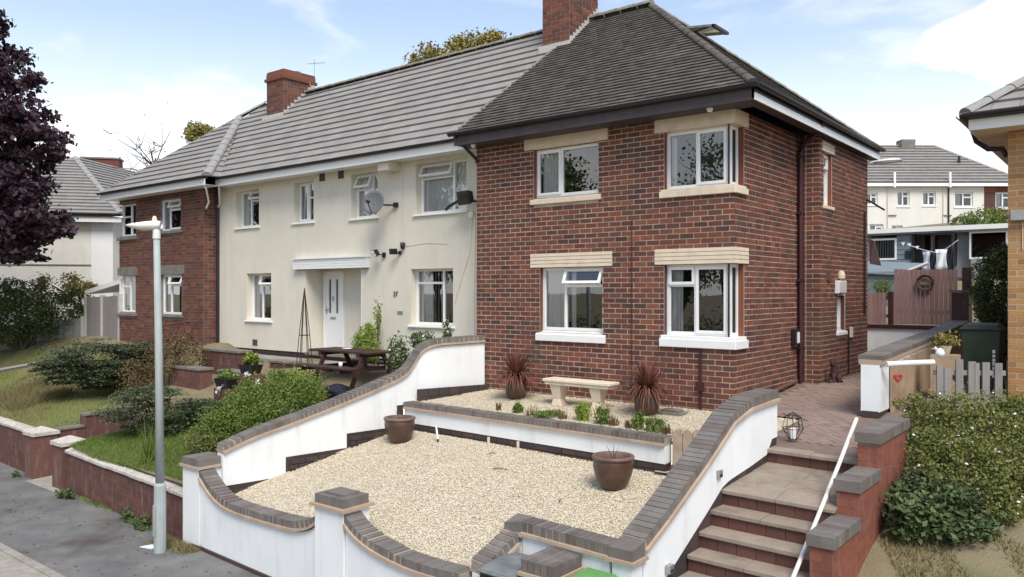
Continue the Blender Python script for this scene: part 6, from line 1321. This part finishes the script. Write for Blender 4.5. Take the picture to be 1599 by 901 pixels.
lawn('straw_patch', 9000, -19.5, -16.8, -3.9, -2.4, .22, drym)
# ================================================================== TREES
def tree(name, label, base, blobs, n, size, m, trunk, group=None, top=None, **k):
    t = thing(name, label, 'tree', base, group); P = crown_pts(blobs, n, k.get('clump', .2), k.get('nclump', 60), k.get('shell', .35), 0)
    quadmesh('crown', leaves_np(P, size, k.get('flat', .2), .7), m, t, base)
    B = Vector(base); T_ = Vector(top) if top else Vector(blobs[0][:3]); mb = MB(); mid = B.lerp(T_, .45) + Vector((random.uniform(-.2, .2), random.uniform(-.2, .2), 0)); mb.tube([tuple(B - Vector((0, 0, .2))), tuple(mid), tuple(T_)], [trunk, trunk * .75, trunk * .25], 10); mb.build('trunk', bark, t)
    mb = MB()
    for i, bl in enumerate(blobs):
        s0 = B.lerp(T_, random.uniform(.35, .85)); e = Vector(bl[:3]); md = s0.lerp(e, .5) + Vector((0, 0, .25)); mb.tube([tuple(s0), tuple(md), tuple(e)], [trunk * .38, trunk * .25, trunk * .07], 6)
        for j in range(4): e2 = e + Vector((random.uniform(-1, 1) * bl[3], random.uniform(-1, 1) * bl[4], random.uniform(-.7, 1) * bl[5])); mb.tube([tuple(md.lerp(e, .6)), tuple(e2)], [trunk * .1, trunk * .03], 5)
    mb.build('limb', bark, t); return t
tree('beech_tree', 'dark purple copper beech tree overhanging from the left edge', (-25.5, -5.2, -.6),
     [(-23.09,-3.17,9.47,1.45,1.45,.87),(-22.11,-2.38,8.50,.97,.97,.70),(-22.49,-2.68,7.15,1.70,1.7,.80),(-21.51,-1.90,6.47,1.20,1.2,.50),(-23.09,-3.17,5.41,2.2,2.2,.95),(-21.83,-2.15,5.02,1.25,1.25,.85),(-21.15,-1.6,5.95,.80,.8,.48),(-21.33,-1.76,3.95,1.0,1.0,.62),(-20.75,-1.3,3.55,.48,.48,.40),(-22.49,-2.68,3.55,1.55,1.55,.85),(-21.95,-2.25,3.08,1.0,1.0,.42),(-22.19,-2.44,9.76,.27,.27,.43),
      (-25,-4.8,7.5,2.2,2.2,2.2),(-25,-4.8,4.5,2.4,2.4,1.8),(-26.8,-6,6,2,2,2)], 62000, .17, beechm, .32, top=(-24.9, -4.7, 9.0), clump=.15, nclump=34, shell=.3)
for bs, bl, lab in (((-19, 15, 1.5), [(-20.32,14.42,12.20,.93,.93,.62),(-19.07,15.42,12.80,.95,.87,.66),(-18.28,16.06,12.90,.80,.73,.60),(-17.3,16.80,12.80,.73,.73,.40),(-20.9,14.0,12.2,.5,.5,.4),(-19.2,15.3,11.2,2.0,1.5,1.2)], 'autumn gold tree top showing above the long grey ridge'), ((-28, 8.2, 1), [(-28.59,7.80,8.88,.6,.6,.42),(-28.1,8.1,8.5,.6,.6,.45)], 'small golden green tree top behind the left hipped roof')):
    tree('autumn_tree', lab, bs, bl, 24000, .13, goldm, .22, clump=.24, nclump=40)
def bare(label, base, top, n, spread, seed):
    R = random.Random(seed); t = thing('bare_tree', label, 'tree', base); mb = MB(); B, T_ = Vector(base), Vector(top)
    mb.tube([tuple(B), tuple(T_)], [.12, .03], 7); mb.build('trunk', bark, t); mb = MB()
    for i in range(n):
        s = B.lerp(T_, R.uniform(.55, 1)); e = s + Vector((R.uniform(-1, 1), R.uniform(-1, 1), R.uniform(.2, 1))) * spread; md = s.lerp(e, .5) + Vector((0, 0, .1)); mb.tube([tuple(s), tuple(md), tuple(e)], [.025, .018, .008], 4, False)
        for j in range(4): e2 = md + Vector((R.uniform(-1, 1), R.uniform(-1, 1), R.uniform(0, 1))) * spread * .5; mb.tube([tuple(md), tuple(e2)], [.012, .006], 4, False)
    mb.build('twigs', bark, t); P = np.array([tuple(T_)]) + rng.normal(size=(90, 3)) * spread * .6; quadmesh('crown', leaves_np(P, .10), goldm, t, base)
bare('leafless tree seen between the two grey roofs', (-27.5, 3.9, 0), (-26.3, 4.5, 7.2), 26, 1.3, 3)
# trees across the road (reflected in the panes)
rng2 = random.Random(4)
for i, (x, y) in enumerate(((-25.5, -29), (-17.5, -31), (-11.5, -28.5), (0, -33), (-33, -27), (-43, -24))):
    h = [12.5, 9.5, 12.5, 10, 13, 11][i]; bl = [(x + rng2.uniform(-2, 2), y + rng2.uniform(-1.5, 1.5), -2 + h * rng2.uniform(.45, .95), 2.3, 2.3, 1.7) for _ in range(8)]
    tree('roadside_tree', ['tall green tree across the road, behind the viewer to the left', 'broad green tree across the road facing the brick house', 'green tree across the road facing the corner window', 'green tree across the road behind the viewer', 'green tree further left across the road', 'farthest left green tree across the road'][i], (x, y, -2), bl, 14000, .20, bushm, .25, clump=.2, nclump=26)
# ================================================================== RIGHT SIDE
t = thing('boundary_wall', 'white right boundary wall with wide grey coping rising towards the back', 'garden wall', (1.8, 3.5, 0))
pr = [(1.83, .45, .915), (1.84, 2.5, 1.0), (1.85, 5.0, 1.10), (1.86, 7.3, 1.22)]
wallbody(t, pr, .25, [.12] * 4, whitewall, drop=.13); lw = [(p[0], p[1], .12) for p in pr]; wallbody(t, lw, .22, [-.9] * 4, engdark, drop=-.01, name='plinth')
mb = MB()
lf, rt = offs(pr, .17), offs(pr, -.17)
for i in range(3):
    g = 7
    for k in range(g):
        a, b = k / g + .004, (k + 1) / g - .004; P = lambda e, s: e[i].lerp(e[i + 1], s); zz = lambda s: pr[i][2] + (pr[i + 1][2] - pr[i][2]) * s
        b_ = MB(); b_.box8([(P(rt, a).x, P(rt, a).y, zz(a) - .055), (P(rt, b).x, P(rt, b).y, zz(b) - .055), (P(lf, b).x, P(lf, b).y, zz(b) - .055), (P(lf, a).x, P(lf, a).y, zz(a) - .055), (P(rt, a).x, P(rt, a).y, zz(a)), (P(rt, b).x, P(rt, b).y, zz(b)), (P(lf, b).x, P(lf, b).y, zz(b)), (P(lf, a).x, P(lf, a).y, zz(a))]); b_.build('coping_slab', engtop, t)
lf, rt = offs(pr, .155), offs(pr, -.155); mb = MB()
for i in range(3): mb.box8([(rt[i].x, rt[i].y, pr[i][2] - .13), (rt[i + 1].x, rt[i + 1].y, pr[i + 1][2] - .13), (lf[i + 1].x, lf[i + 1].y, pr[i + 1][2] - .13), (lf[i].x, lf[i].y, pr[i][2] - .13), (rt[i].x, rt[i].y, pr[i][2] - .058), (rt[i + 1].x, rt[i + 1].y, pr[i + 1][2] - .058), (lf[i + 1].x, lf[i + 1].y, pr[i + 1][2] - .058), (lf[i].x, lf[i].y, pr[i][2] - .058)])
mb.build('creasing', crease, t)
t = thing('retaining_wall', 'white wall under the pink brown fence at the end of the path', 'garden wall', (.5, 9, .2)); mb = MB(); mb.box(-1.2, 1.72, 8.8, 9.0, .1, .94); mb.build('wall', whitewall, t); mb = MB(); mb.box(-1.2, 1.72, 8.76, 9.05, .942, 1.03); mb.build('coping', brownpipe, t)
fn = fence('tall gate panel of pink brown vertical boards with round wreath', (.06, 9.5), (1.52, 9.5), (1.03, 1.03), (2.36, 2.33), pinkwood, bw=.098, post=False, gap=.009); fence('low pink brown board fence left of the tall gate panel', (-1.4, 9.5), (-.08, 9.5), (1.0, 1.03), (1.79, 1.79), pinkwood, bw=.098, post=False, gap=.009)
for x0, x1, z1, lab in ((-.07, .04, 1.82, 'dark fence post left of the tall gate panel'), (1.53, 1.72, 2.38, 'dark fence post right of the tall gate panel')):
    mb = MB(); mb.box(x0, x1, 9.44, 9.56, .95, z1); props(mb.build('fence_post', brownpipe), lab, 'post')
t = thing('wreath', 'round woven wreath hanging on the tall pink brown gate panel', 'wreath', (.76, 9.4, 2.0)); mb = MB()
for j in range(3): mb.tube([(.76 + (.16 + .012 * j) * math.cos(i * math.pi / 12), 9.43 - .015 * j, 2.03 + (.16 + .012 * j) * math.sin(i * math.pi / 12)) for i in range(25)], .02, 6)
mb.build('ring', bark, t); mb = MB(); mb.box(.66, .87, 9.42, 9.45, 1.98, 2.05); mb.build('bar', greystone, t)
t = thing('gate_post_box', 'maroon clad pillar at the top end of the right boundary wall', 'pillar', (1.86, 7.6, .8)); mb = MB(); mb.box(1.66, 1.98, 7.42, 7.75, .5, 1.80); mb.build('pillar_body', brownpipe, t); mb = MB(); mb.box(1.62, 2.30, 7.38, 7.80, 1.803, 1.85); mb.build('cap', greystone, t)
t = thing('leaning_board', 'tan brown board leaning against the maroon pillar', 'board', (2.25, 7.3, .6)); mb = MB(); mb.box8([(2.38, 7.0, .9), (2.52, 7.0, .9), (2.52, 7.5, .9), (2.38, 7.5, .9), (2.02, 7.0, 1.80), (2.16, 7.0, 1.80), (2.16, 7.5, 1.80), (2.02, 7.5, 1.80)]); mb.build('board', tan, t)
# neighbour's side: boards, pipe, picket fence, bin
t = thing('board_screen', 'tan timber boards fixed below the boundary wall coping on the right', 'screen', (2.05, 1.5, .2))
for k in range(14): mb = MB(); y = .95 + k * .42; zt_ = .76 + k * .02; mb.box(1.975, 2.0, y, y + .41, .05, zt_); mb.build('board', tan, t)
t = thing('plastic_pipe', 'thick white plastic pipe laid level beside the boundary wall', 'pipe', (2.3, .6, .8)); mb = MB(); mb.tube([(2.03, .50, .80), (2.30, .85, .81), (2.50, 1.15, .81)], .04, 12); mb.build('pipe', lampw, t)
t = thing('wire_heart', 'red wire heart ornament hanging under the white pipe', 'ornament', (2.15, .55, .6)); mb = MB()
for j in range(3):
    mb.tube([(2.18 + (.06 - .015 * j) * (16 * math.sin(a) ** 3) / 16 * .78, .50 + .6 * (.06 - .015 * j) * (16 * math.sin(a) ** 3) / 16, .62 + (.06 - .015 * j) * (13 * math.cos(a) - 5 * math.cos(2 * a) - 2 * math.cos(3 * a) - math.cos(4 * a)) / 16) for a in [i * math.pi / 12 for i in range(25)]], .012, 6)
mb.build('heart', redglass, t)
pf = thing('picket_fence', 'weathered grey picket fence in front of the dark green bin', 'fence', (2.85, 1.7, .1)); f = frame((2.52, 1.25, .1), (.62, .40)); 
for k, (a, w_, z1) in enumerate(((.0, .09, .66), (.10, .09, .62), (.26, .10, .75), (.43, .10, .72), (.50, .08, .70), (.62, .10, .71), (.79, .10, .70))): mb = MB(); mb.fbox(f, a, a + w_, -.15, z1, .0, .03); mb.build('picket', greywood, pf)
mb = MB(); mb.fbox(f, -.02, .95, .18, .25, -.05, -.003); mb.fbox(f, -.02, .95, .52, .59, -.05, -.003); mb.build('rail', greywood, pf)
mb = MB(); mb.box8([f(.26, .45, -.06), f(.62, .10, -.06), f(.62, .10, -.09), f(.26, .45, -.09), f(.26, .53, -.06), f(.62, .18, -.06), f(.62, .18, -.09), f(.26, .53, -.09)]); mb.build('brace', greywood, pf)
tb = bin_(2.52, 3.15, .15, .56, .58, 1.05, bindg, bindg, 'dark green wheelie bin behind the picket fence'); mb = MB()
for k in range(7): mb.box(2.97, 3.01, 3.135, 3.142, .45 + k * .065, .45 + k * .065 + (.045 if k % 3 else .055))
mb.build('white_lettering', cloth_w, tb)
t = thing('plant_pot', 'terracotta pot of yellow flowers on a ledge above the picket fence', 'pot', (2.5, 2.4, .8)); lathe_obj('pot', [(.07, 0), (.11, .14), (.10, .14), (.06, .02)], terra, t, (2.42, 2.4, .84)); P = crown_pts([(2.42, 2.4, 1.05, .16, .14, .11)], 400, .3, 10); quadmesh('foliage', leaves_np(P, .05), goldm, t, (2.42, 2.4, .98)); 
mb = MB(); mb.box(2.25, 2.62, 2.25, 2.55, .20, .84); props(mb.build('timber_box', tan), 'tan wooden box behind the pickets under the yellow flowers', 'box')
t = thing('ornament', 'white garden bird ornament perched on the end of the pipe', 'ornament', (2.66, 1.1, .9)); lathe_obj('body', [(0, -.06), (.05, -.04), (.065, .01), (.04, .06), (0, .08)], cloth_w, t, (2.56, 1.3, .93)); lathe_obj('head', [(0, -.03), (.03, 0), (0, .035)], cloth_w, t, (2.51, 1.26, 1.0)); mb = MB(); mb.tube([(2.50, 1.25, 1.0), (2.46, 1.23, .995)], [.01, .003], 6); mb.build('beak', yellowp, t)
plant('flowering_shrub', 'large green shrub dotted with tiny white flowers below the picket fence', 'shrub', (3.1, -.6, -.6), [(2.72,.0,.18,.37,.4,.27),(3.05,-.0,.20,.44,.44,.30),(3.4,.55,.15,.42,.42,.34),(2.92,-.9,-.08,.33,.38,.34),(3.25,-.75,-.18,.45,.45,.38),(3.6,-.0,-.19,.45,.45,.42),(3.65,.62,.12,.38,.38,.33),(2.35,.40,.30,.20,.2,.18),(2.93,-1.4,-.32,.24,.3,.24),(3.4,-1.2,-.5,.5,.4,.35),(3.75,-1.0,-.45,.4,.45,.42),(3.55,-1.55,-.7,.35,.35,.28),(3.95,-.6,-.35,.4,.5,.5)], 44000, .040, privetm, clump=.21, nclump=46, shell=.35, trunk=.03, flowers=420)
plant('leafy_plant', 'low leafy green plant on the bank at the foot of the flowering shrub', 'plant', (3.1, -2.1, -.85), [(2.96,-2.25,-.50,.26,.27,.19),(3.19,-2.05,-.65,.34,.34,.17),(3.44,-1.78,-.70,.30,.27,.17),(2.90,-2.3,-.68,.17,.17,.14),(3.04,-1.9,-.42,.35,.35,.17)], 5200, .075, fernm, clump=.2, nclump=50, flat=.5, trunk=.02)
plant('dark_shrub', 'dark shrub mass between flowering shrub and orange brick wall', 'shrub', (2.9, -1.5, -.9), [(2.86,-1.5,-.55,.2,.5,.35),(2.80,-.6,-.35,.16,.5,.4),(3.2,-1.5,-.6,.4,.4,.3)], 7000, .05, darkm, clump=.25, trunk=.02)
plant('green_tree', 'dense green bush rising behind the dark green bin', 'bush', (2.75, 5.9, .3), [(2.70,5.90,1.95,.40,.4,.55),(2.80,6.0,2.35,.30,.3,.32),(2.50,5.75,1.62,.24,.24,.38),(2.9,6.1,1.45,.3,.3,.4),(2.7,5.9,1.0,.3,.3,.4)], 14000, .06, fernm, clump=.2, nclump=60, trunk=.04)
plant('hedge', 'bright yellow green bushes below the far terrace windows', 'bush', (-.7, 27.5, 3.6), [(-.73,27.55,4.90,.82,.82,.42),(.2,28.2,5.05,.75,.6,.45),(-1.26,27.12,4.80,.41,.41,.27),(-.6,27.6,4.2,1.2,1,.6)], 7000, .09, bushm, clump=.2)
plant('small_bush', 'small green plant behind the low pink brown fence', 'plant', (-.36, 10.2, 1.4), [(-.36,10.1,1.97,.24,.2,.16),(-.36,10.1,1.7,.2,.2,.2)], 1500, .04, bushm, clump=.25)
# yellow brick house
yh = thing('buff_brick_house', 'buff yellow brick house cut off by the right edge with white fascia', 'house', (5, 2.5, 0)); f = frame((3.25, 2.55, -.6), (1, 0)); w_ = panel(f, 7, 4.85, [], .1, 'wall', mortar, yh); bricks(w_, f, None, 1.9, 4.85, [], ybrick, nobj=0)
f = frame((3.25, 9.5, -.6), (0, -1)); w_ = panel(f, 6.95, 4.85, [], .1, 'wall', ybrick, yh)
mb = MB(); mb.box(2.83, 10.5, 2.13, 9.8, 4.245, 4.26); mb.build('soffit', stone, yh)
mb = MB(); mb.box(2.80, 10.5, 2.09, 2.115, 4.24, 4.40); mb.box(2.80, 2.825, 2.12, 9.8, 4.24, 4.40); mb.build('fascia', upvc, yh)
roof = MB(); roof.box(3.0, 10, 2.3, 9, 4.27, 4.29); roof = roof.build('roof', soffitdark, yh)
tri_roof(roof, (2.74, 2.02, 4.46), (11.0, 2.02, 4.46), [(6.9, 6.1, 7.5)], .30, .36, greytile, lift=.05); tri_roof(roof, (2.74, 10.2, 4.46), (2.74, 2.02, 4.46), [(6.9, 6.1, 7.5)], .30, .36, greytile, lift=.05)
ridge_line(roof, (2.76, 2.04, 4.50), (6.9, 6.1, 7.55), palehip, .12, .42)
gutter(yh, (2.70, 1.98, 4.46), (10.5, 1.98, 4.46)); gutter(yh, (2.70, 10, 4.46), (2.70, 2.0, 4.46))
mb = MB(); mb.tube([(2.72, 2.9, 4.42), (2.78, 2.9, 4.2), (2.95, 2.85, 4.05), (3.15, 2.75, 4.02), (3.21, 2.7, 3.9)], .04, 8); mb.build('downpipe', black, yh)
t = thing('floodlight', 'grey square floodlight on the buff brick wall at right edge', 'floodlight', (3.45, 2.5, 2.95)); mb = MB(); mb.box(3.29, 3.52, 2.43, 2.545, 2.88, 3.04); mb.build('lamp_head', metal, t, bevel=.01); mb = MB(); mb.tube([(3.44, 2.53, 2.86), (3.44, 2.53, 2.45)], .008, 6); mb.build('cable', stone, t)
# bungalow behind
bg_ = thing('bungalow', 'blue grey clad flat roofed bungalow behind the fence with white roof edge', 'bungalow', (-1, 20, 1.8)); f = frame((-4.4, 20, 1.6), (1, 0)); A = lambda x: x + 4.4
mb = MB(); n = 13
def clad(a0, a1, m, ops=()):
    for k in range(n):
        z0, z1 = k * .175, k * .175 + .172
        segs = [(a0, a1)]
        for (o0, o1, p0, p1) in ops:
            if p0 < (z0 + z1) / 2 < p1: segs = [s for q in segs for s in ((q[0], min(q[1], o0)), (max(q[0], o1), q[1])) if s[1] - s[0] > .02]
        for s in segs: b = MB(); b.box8([f(s[0], z0, .03), f(s[1], z0, .03), f(s[1], z0, 0), f(s[0], z0, 0), f(s[0], z1, .012), f(s[1], z1, .012), f(s[1], z1, 0), f(s[0], z1, 0)]); b.build('cladding_board', m, bg_)
clad(0, A(-1.72), bluecl, [(A(-3.16), A(-2.27), 1.38, 2.2)]); 
mb.fbox(f, A(-1.72), A(-1.0), 0, 2.3, -1.2, -1.15); mb.build('porch_wall', greyren, bg_)
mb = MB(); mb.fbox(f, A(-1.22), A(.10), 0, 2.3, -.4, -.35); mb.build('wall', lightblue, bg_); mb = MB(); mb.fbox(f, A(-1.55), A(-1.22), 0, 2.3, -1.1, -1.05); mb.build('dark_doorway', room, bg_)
mb = MB(); mb.fbox(f, A(.1), A(2.2), 0, 1.35, -.05, 0); mb.fbox(f, A(1.2), A(2.4), 1.35, 2.3, -.05, 0); mb.build('wall', greyren, bg_)
mb = MB(); mb.fbox(f, -1, 8, 0, 2.3, -3, -2.9); mb.build('back_wall', greyren, bg_)
window(bg_, (-3.16, 20, 2.98), (1, 0), .89, .80, -.03, None, [(.03, .97, curtain, 1)], None, None, gl=glassdull, fw=.07)
window(bg_, (.05, 20, 2.95), (1, 0), 1.15, .95, .0, None, [], None, None, gl=glassdull, fw=.06); window(bg_, (-1.0, 19.64, 2.75), (1, 0), .62, 1.1, -.42 + .36, None, [], None, None, gl=glassdull, fw=.05, fmat=black)
mb = MB(); mb.fbox(f, -1, A(3.0), 2.36, 2.52, -3, .25); mb.build('roof_edge', upvc, bg_); mb = MB(); mb.fbox(f, -.95, A(2.95), 2.30, 2.36, -3, .1); mb.build('soffit', lightblue, bg_); mb = MB(); mb.fbox(f, A(-1.76), A(-1.66), 0, 2.3, -.1, .1); mb.build('post', black, bg_)
mb = MB(); mb.fbox(f, A(-1.98), A(-1.80), 1.42, 1.70, .03, .06); mb.build('wall_panel', cloth_b, bg_)
sh = thing('garden_shed', 'blue grey lean-to shed roof in front of the bungalow', 'shed', (-1.5, 14, 1.2))
for k in range(8): b = MB(); z = 1.1 + k * .165; b.box(-2.6, -.95, 14.0, 14.03, z, z + .16); b.build('cladding_board', bluecl, sh)
b = MB(); b.box8([(-2.7, 13.9, 2.42), (-.85, 13.9, 2.30), (-.45, 16, 2.65), (-2.7, 16, 2.80), (-2.7, 13.9, 2.46), (-.85, 13.9, 2.34), (-.45, 16, 2.70), (-2.7, 16, 2.85)]); b.build('roof', bluecl, sh); b = MB(); b.tube([(-.87, 13.9, 2.32), (-.46, 15.9, 2.72)], .035, 6); b.build('verge_trim', concpost, sh)
# washing line, clothes, bunting
t = thing('washing_line', 'washing line sagging in front of the bungalow', 'washing line', (-.6, 18, 2)); ln_ = [(-1.5, 18.0, 3.42), (-1.0, 18, 3.22), (-.55, 18.0, 3.10), (-.25, 18, 3.28), (.05, 18.0, 3.52)]; mb = MB(); mb.tube(ln_, .010, 5); mb.build('line', cloth_w, t)
def garment(x0, x1, z1, h, m, label):
    t = thing('garment', label, 'clothing', ((x0 + x1) / 2, 18, z1 - h)); mb = MB(); n = 8
    for j in range(6):
        for i in range(n + 1): s = i / n; v = j / 5; mb.v.append((x0 + (x1 - x0) * s + .03 * math.sin(v * 4 + s * 3), 18 + .04 * math.sin(s * 9 + v * 2), z1 - h * v * (1 - .12 * s * (1 if 'white' in label else -1))))
    for j in range(5):
        for i in range(n): a = j * (n + 1) + i; mb.f.append((a, a + 1, a + n + 2, a + n + 1)); mb.mi.append(0)
    o = mb.build('cloth', m, t, smooth=True); md = o.modifiers.new('thick', 'SOLIDIFY'); md.thickness = .01
garment(-1.02, -.78, 3.16, .62, cloth_p, 'pale blue cloth hanging on the washing line'); garment(-.78, -.64, 3.12, .78, cloth_b, 'navy garment hanging between pale blue and white cloths'); garment(-.64, -.28, 3.22, .72, cloth_w, 'large white cloth hanging on the washing line'); garment(-.24, -.08, 3.36, .90, cloth_b, 'dark trousers hanging at the right end of the washing line')
for k, (x, z) in enumerate(((-1.62, 3.50), (-1.42, 3.46), (-1.18, 3.36))):
    mb = MB(); mb.box8([(x - .06, 18.0, z), (x + .06, 18, z), (x + .06, 18.01, z), (x - .06, 18.01, z), (x - .01, 18, z - .11), (x + .01, 18, z - .11), (x + .01, 18.01, z - .11), (x - .01, 18.01, z - .11)][4:] + [(x - .06, 18.0, z), (x + .06, 18, z), (x + .06, 18.01, z), (x - .06, 18.01, z)]); props(mb.build('bunting_flag', cloth_w), None, 'bunting', 'white bunting flags by the bungalow')['label'] = ['leftmost small white bunting flag at the bungalow eaves', 'middle small white bunting flag at the bungalow eaves', 'white bunting flag nearest the washing line'][k]
# far terrace
ft = thing('terrace_house', 'long cream rendered terrace with grey roof on the hill behind the bungalow', 'house', (-4, 42, 4.5)); uT = Vector((.7806, .625, 0)).normalized(); Fv = Vector((-.625, .7806, 0)).normalized()
O = CAM + Fv * 50 + uT * ((1290 - 800) / 1240 * 50); O.z = 4.2; f = frame(O, uT); a_ = lambda px: (px - 1290) * 50 / 1240; zz = lambda py: 1.825 + (455 - py) * 50 / 1240 - 4.2
hw = zz(290) + .05; wn = [(1352, 1371, 301, 320), (1401, 1421, 298, 322), (1441, 1462, 299, 321), (1491, 1520, 300, 323), (1555, 1580, 300, 325), (1358, 1380, 350, 362), (1393, 1410, 352, 362)]
ops = [(a_(p), a_(q), zz(s), zz(r)) for p, q, r, s in wn]; panel(f, a_(1537), hw, ops, .12, 'wall', palerender, ft); f2 = frame(O + uT * a_(1537), uT); panel(f2, 5, hw, [(a_(1555) - a_(1537), a_(1580) - a_(1537), zz(325), zz(300))], .12, 'wall', brick2, ft)
for p, q, r, s in wn:
    o0 = f(a_(p), zz(s)); window(ft, o0, uT, a_(q) - a_(p), zz(r) - zz(s), .10, [(0, .5, 0, 1, 'fixed'), (.5, 1, 0, .68, 'fixed'), (.5, 1, .68, 1, 'fixed')], [(.03, .4)], (.08, .05, .05, upvc), None, gl=glassdull, fw=.09)
roof = MB(); roof.fbox(f, 0, 14, hw, hw + .03, -7, 0); roof = roof.build('roof', soffitdark, ft)
E0 = Vector(f(-1, hw + .12, .35)); E1 = Vector(f(a_(1600), hw + .12, .35)); R0 = Vector(f(-1, zz(228) + .72, -4.2)); R1 = Vector(f(a_(1508) * 1.03, zz(228) + .72, -4.2)); tri_roof(roof, E0, E1, [R1, R0], .42, .5, greytile, lift=.09, gap=.006)
ridge_line(roof, R0 + Vector((0, 0, .05)), R1 + Vector((0, 0, .05)), palehip, .12, .6); ridge_line(roof, R1 + Vector((0, 0, .05)), E1, palehip, .12, .6)
mb = MB(); mb.fbox(f, -1, a_(1600), hw - .12, hw + .08, .30, .36); mb.build('fascia', upvc, ft)
mb = MB(); mb.fbox(f, a_(1455), a_(1478), zz(228) + .4, zz(228) + 1.15, -4.6, -3.8); mb.build('chimney', greystone, ft)
for px in (1393, 1479): mb = MB(); mb.fbox(f, a_(px) - .06, a_(px) + .06, hw - .2, hw + .75, .3, .42); mb.build('vent_pipe', upvc, ft)
for px in (1386, 1473): mb = MB(); q = f(a_(px), 0, .05); q2 = f(a_(px), hw, .05); mb.tube([q, q2], .03, 6); mb.build('downpipe', stone, ft)
mb = MB(); mb.tube([f(a_(1481), 0, .06), f(a_(1481), hw - .2, .06), f(a_(1487), hw, .3)], .05, 6); mb.build('downpipe', black, ft)
mb = MB(); mb.fbox(f, a_(1524), a_(1527), zz(266) + .6, zz(248) + .5, -2.0, -1.9); mb.build('roof_vent', black, ft)
mb = MB(); 
for px, z in ((1386, 337), (1472, 337)): mb.fbox(f, a_(px), a_(px + 14), zz(z), zz(z) + .06, 0, .08)
mb.build('vent_ledge', greystone, ft)
# rear canopy glimpsed past the corner of the brick house
t = thing('garden_parasol', 'folded brown awning behind the rear corner of the red brick house', 'awning', (.6, 6.4, 1.8)); mb = MB(); mb.box8([(.37, 6.10, 2.40), (.56, 6.2, 2.36), (.55, 6.3, 2.36), (.37, 6.3, 2.40), (.36, 6.10, 2.92), (.42, 6.2, 2.88), (.42, 6.3, 2.88), (.36, 6.3, 2.92)]); mb.build('fabric', darkwood, t); mb = MB(); mb.tube([(.37, 5.9, 3.72), (.62, 6.25, 3.52)], .02, 6); mb.build('arm', black, t)
# seated cat ornament
t = thing('cat_ornament', 'dark brown seated cat figure by the base of the brick wall', 'cat ornament', (.55, 3.2, .2)); c = Vector((.55, 3.15, .21)); me = bpy.data.meshes.new('body')
sk = [((0, 0, .06), .085), ((0, .02, .17), .075), ((-.01, -.01, .28), .05), ((-.03, -.04, .36), .048), ((-.07, -.08, .36), .022), ((.0, -.09, .10), .03), ((.01, -.11, .01), .018), ((-.06, -.06, .10), .03), ((-.08, -.09, .01), .018), ((.10, .05, .02), .02), ((.14, -.04, .015), .012), ((-.045, -.015, .425), .008), ((-.005, -.045, .425), .008)]
me.from_pydata([tuple(c + Vector(p)) for p, r in sk], [(0, 1), (1, 2), (2, 3), (3, 4), (1, 5), (5, 6), (1, 7), (7, 8), (0, 9), (9, 10), (3, 11), (3, 12)], []); o = link_mesh('body', me, t, tuple(wloc(t))); 
for v in me.vertices: v.co -= wloc(t)
me.materials.append(darkwood); md = o.modifiers.new('skin', 'SKIN'); 
for i, (p, r) in enumerate(sk): me.skin_vertices[0].data[i].radius = (r, r) if me.skin_vertices else None
md2 = o.modifiers.new('sub', 'SUBSURF'); md2.levels = 1; md2.render_levels = 2
# the seagull
t = thing('bird', 'tiny bird flying in the white sky left of the roofs', 'bird', (-15.5, -2.2, 5.8)); c = Vector((-15.5, -2.2, 5.8)); mb = MB()
mb.lathe(tuple(c), [(0, -.015), (.03, 0), (0, .02)], 8, (2.2, 1)); mb.box8([tuple(c + Vector(v)) for v in ((.0, -.03, 0), (.05, -.2, .07), (.02, -.2, .07), (-.03, -.03, 0), (.0, -.03, .01), (.05, -.2, .08), (.02, -.2, .08), (-.03, -.03, .01))]); mb.box8([tuple(c + Vector(v)) for v in ((-.03, .03, 0), (.02, .2, .07), (.05, .2, .07), (.0, .03, 0), (-.03, .03, .01), (.02, .2, .08), (.05, .2, .08), (.0, .03, .01))]); mb.build('body', greystone, t)
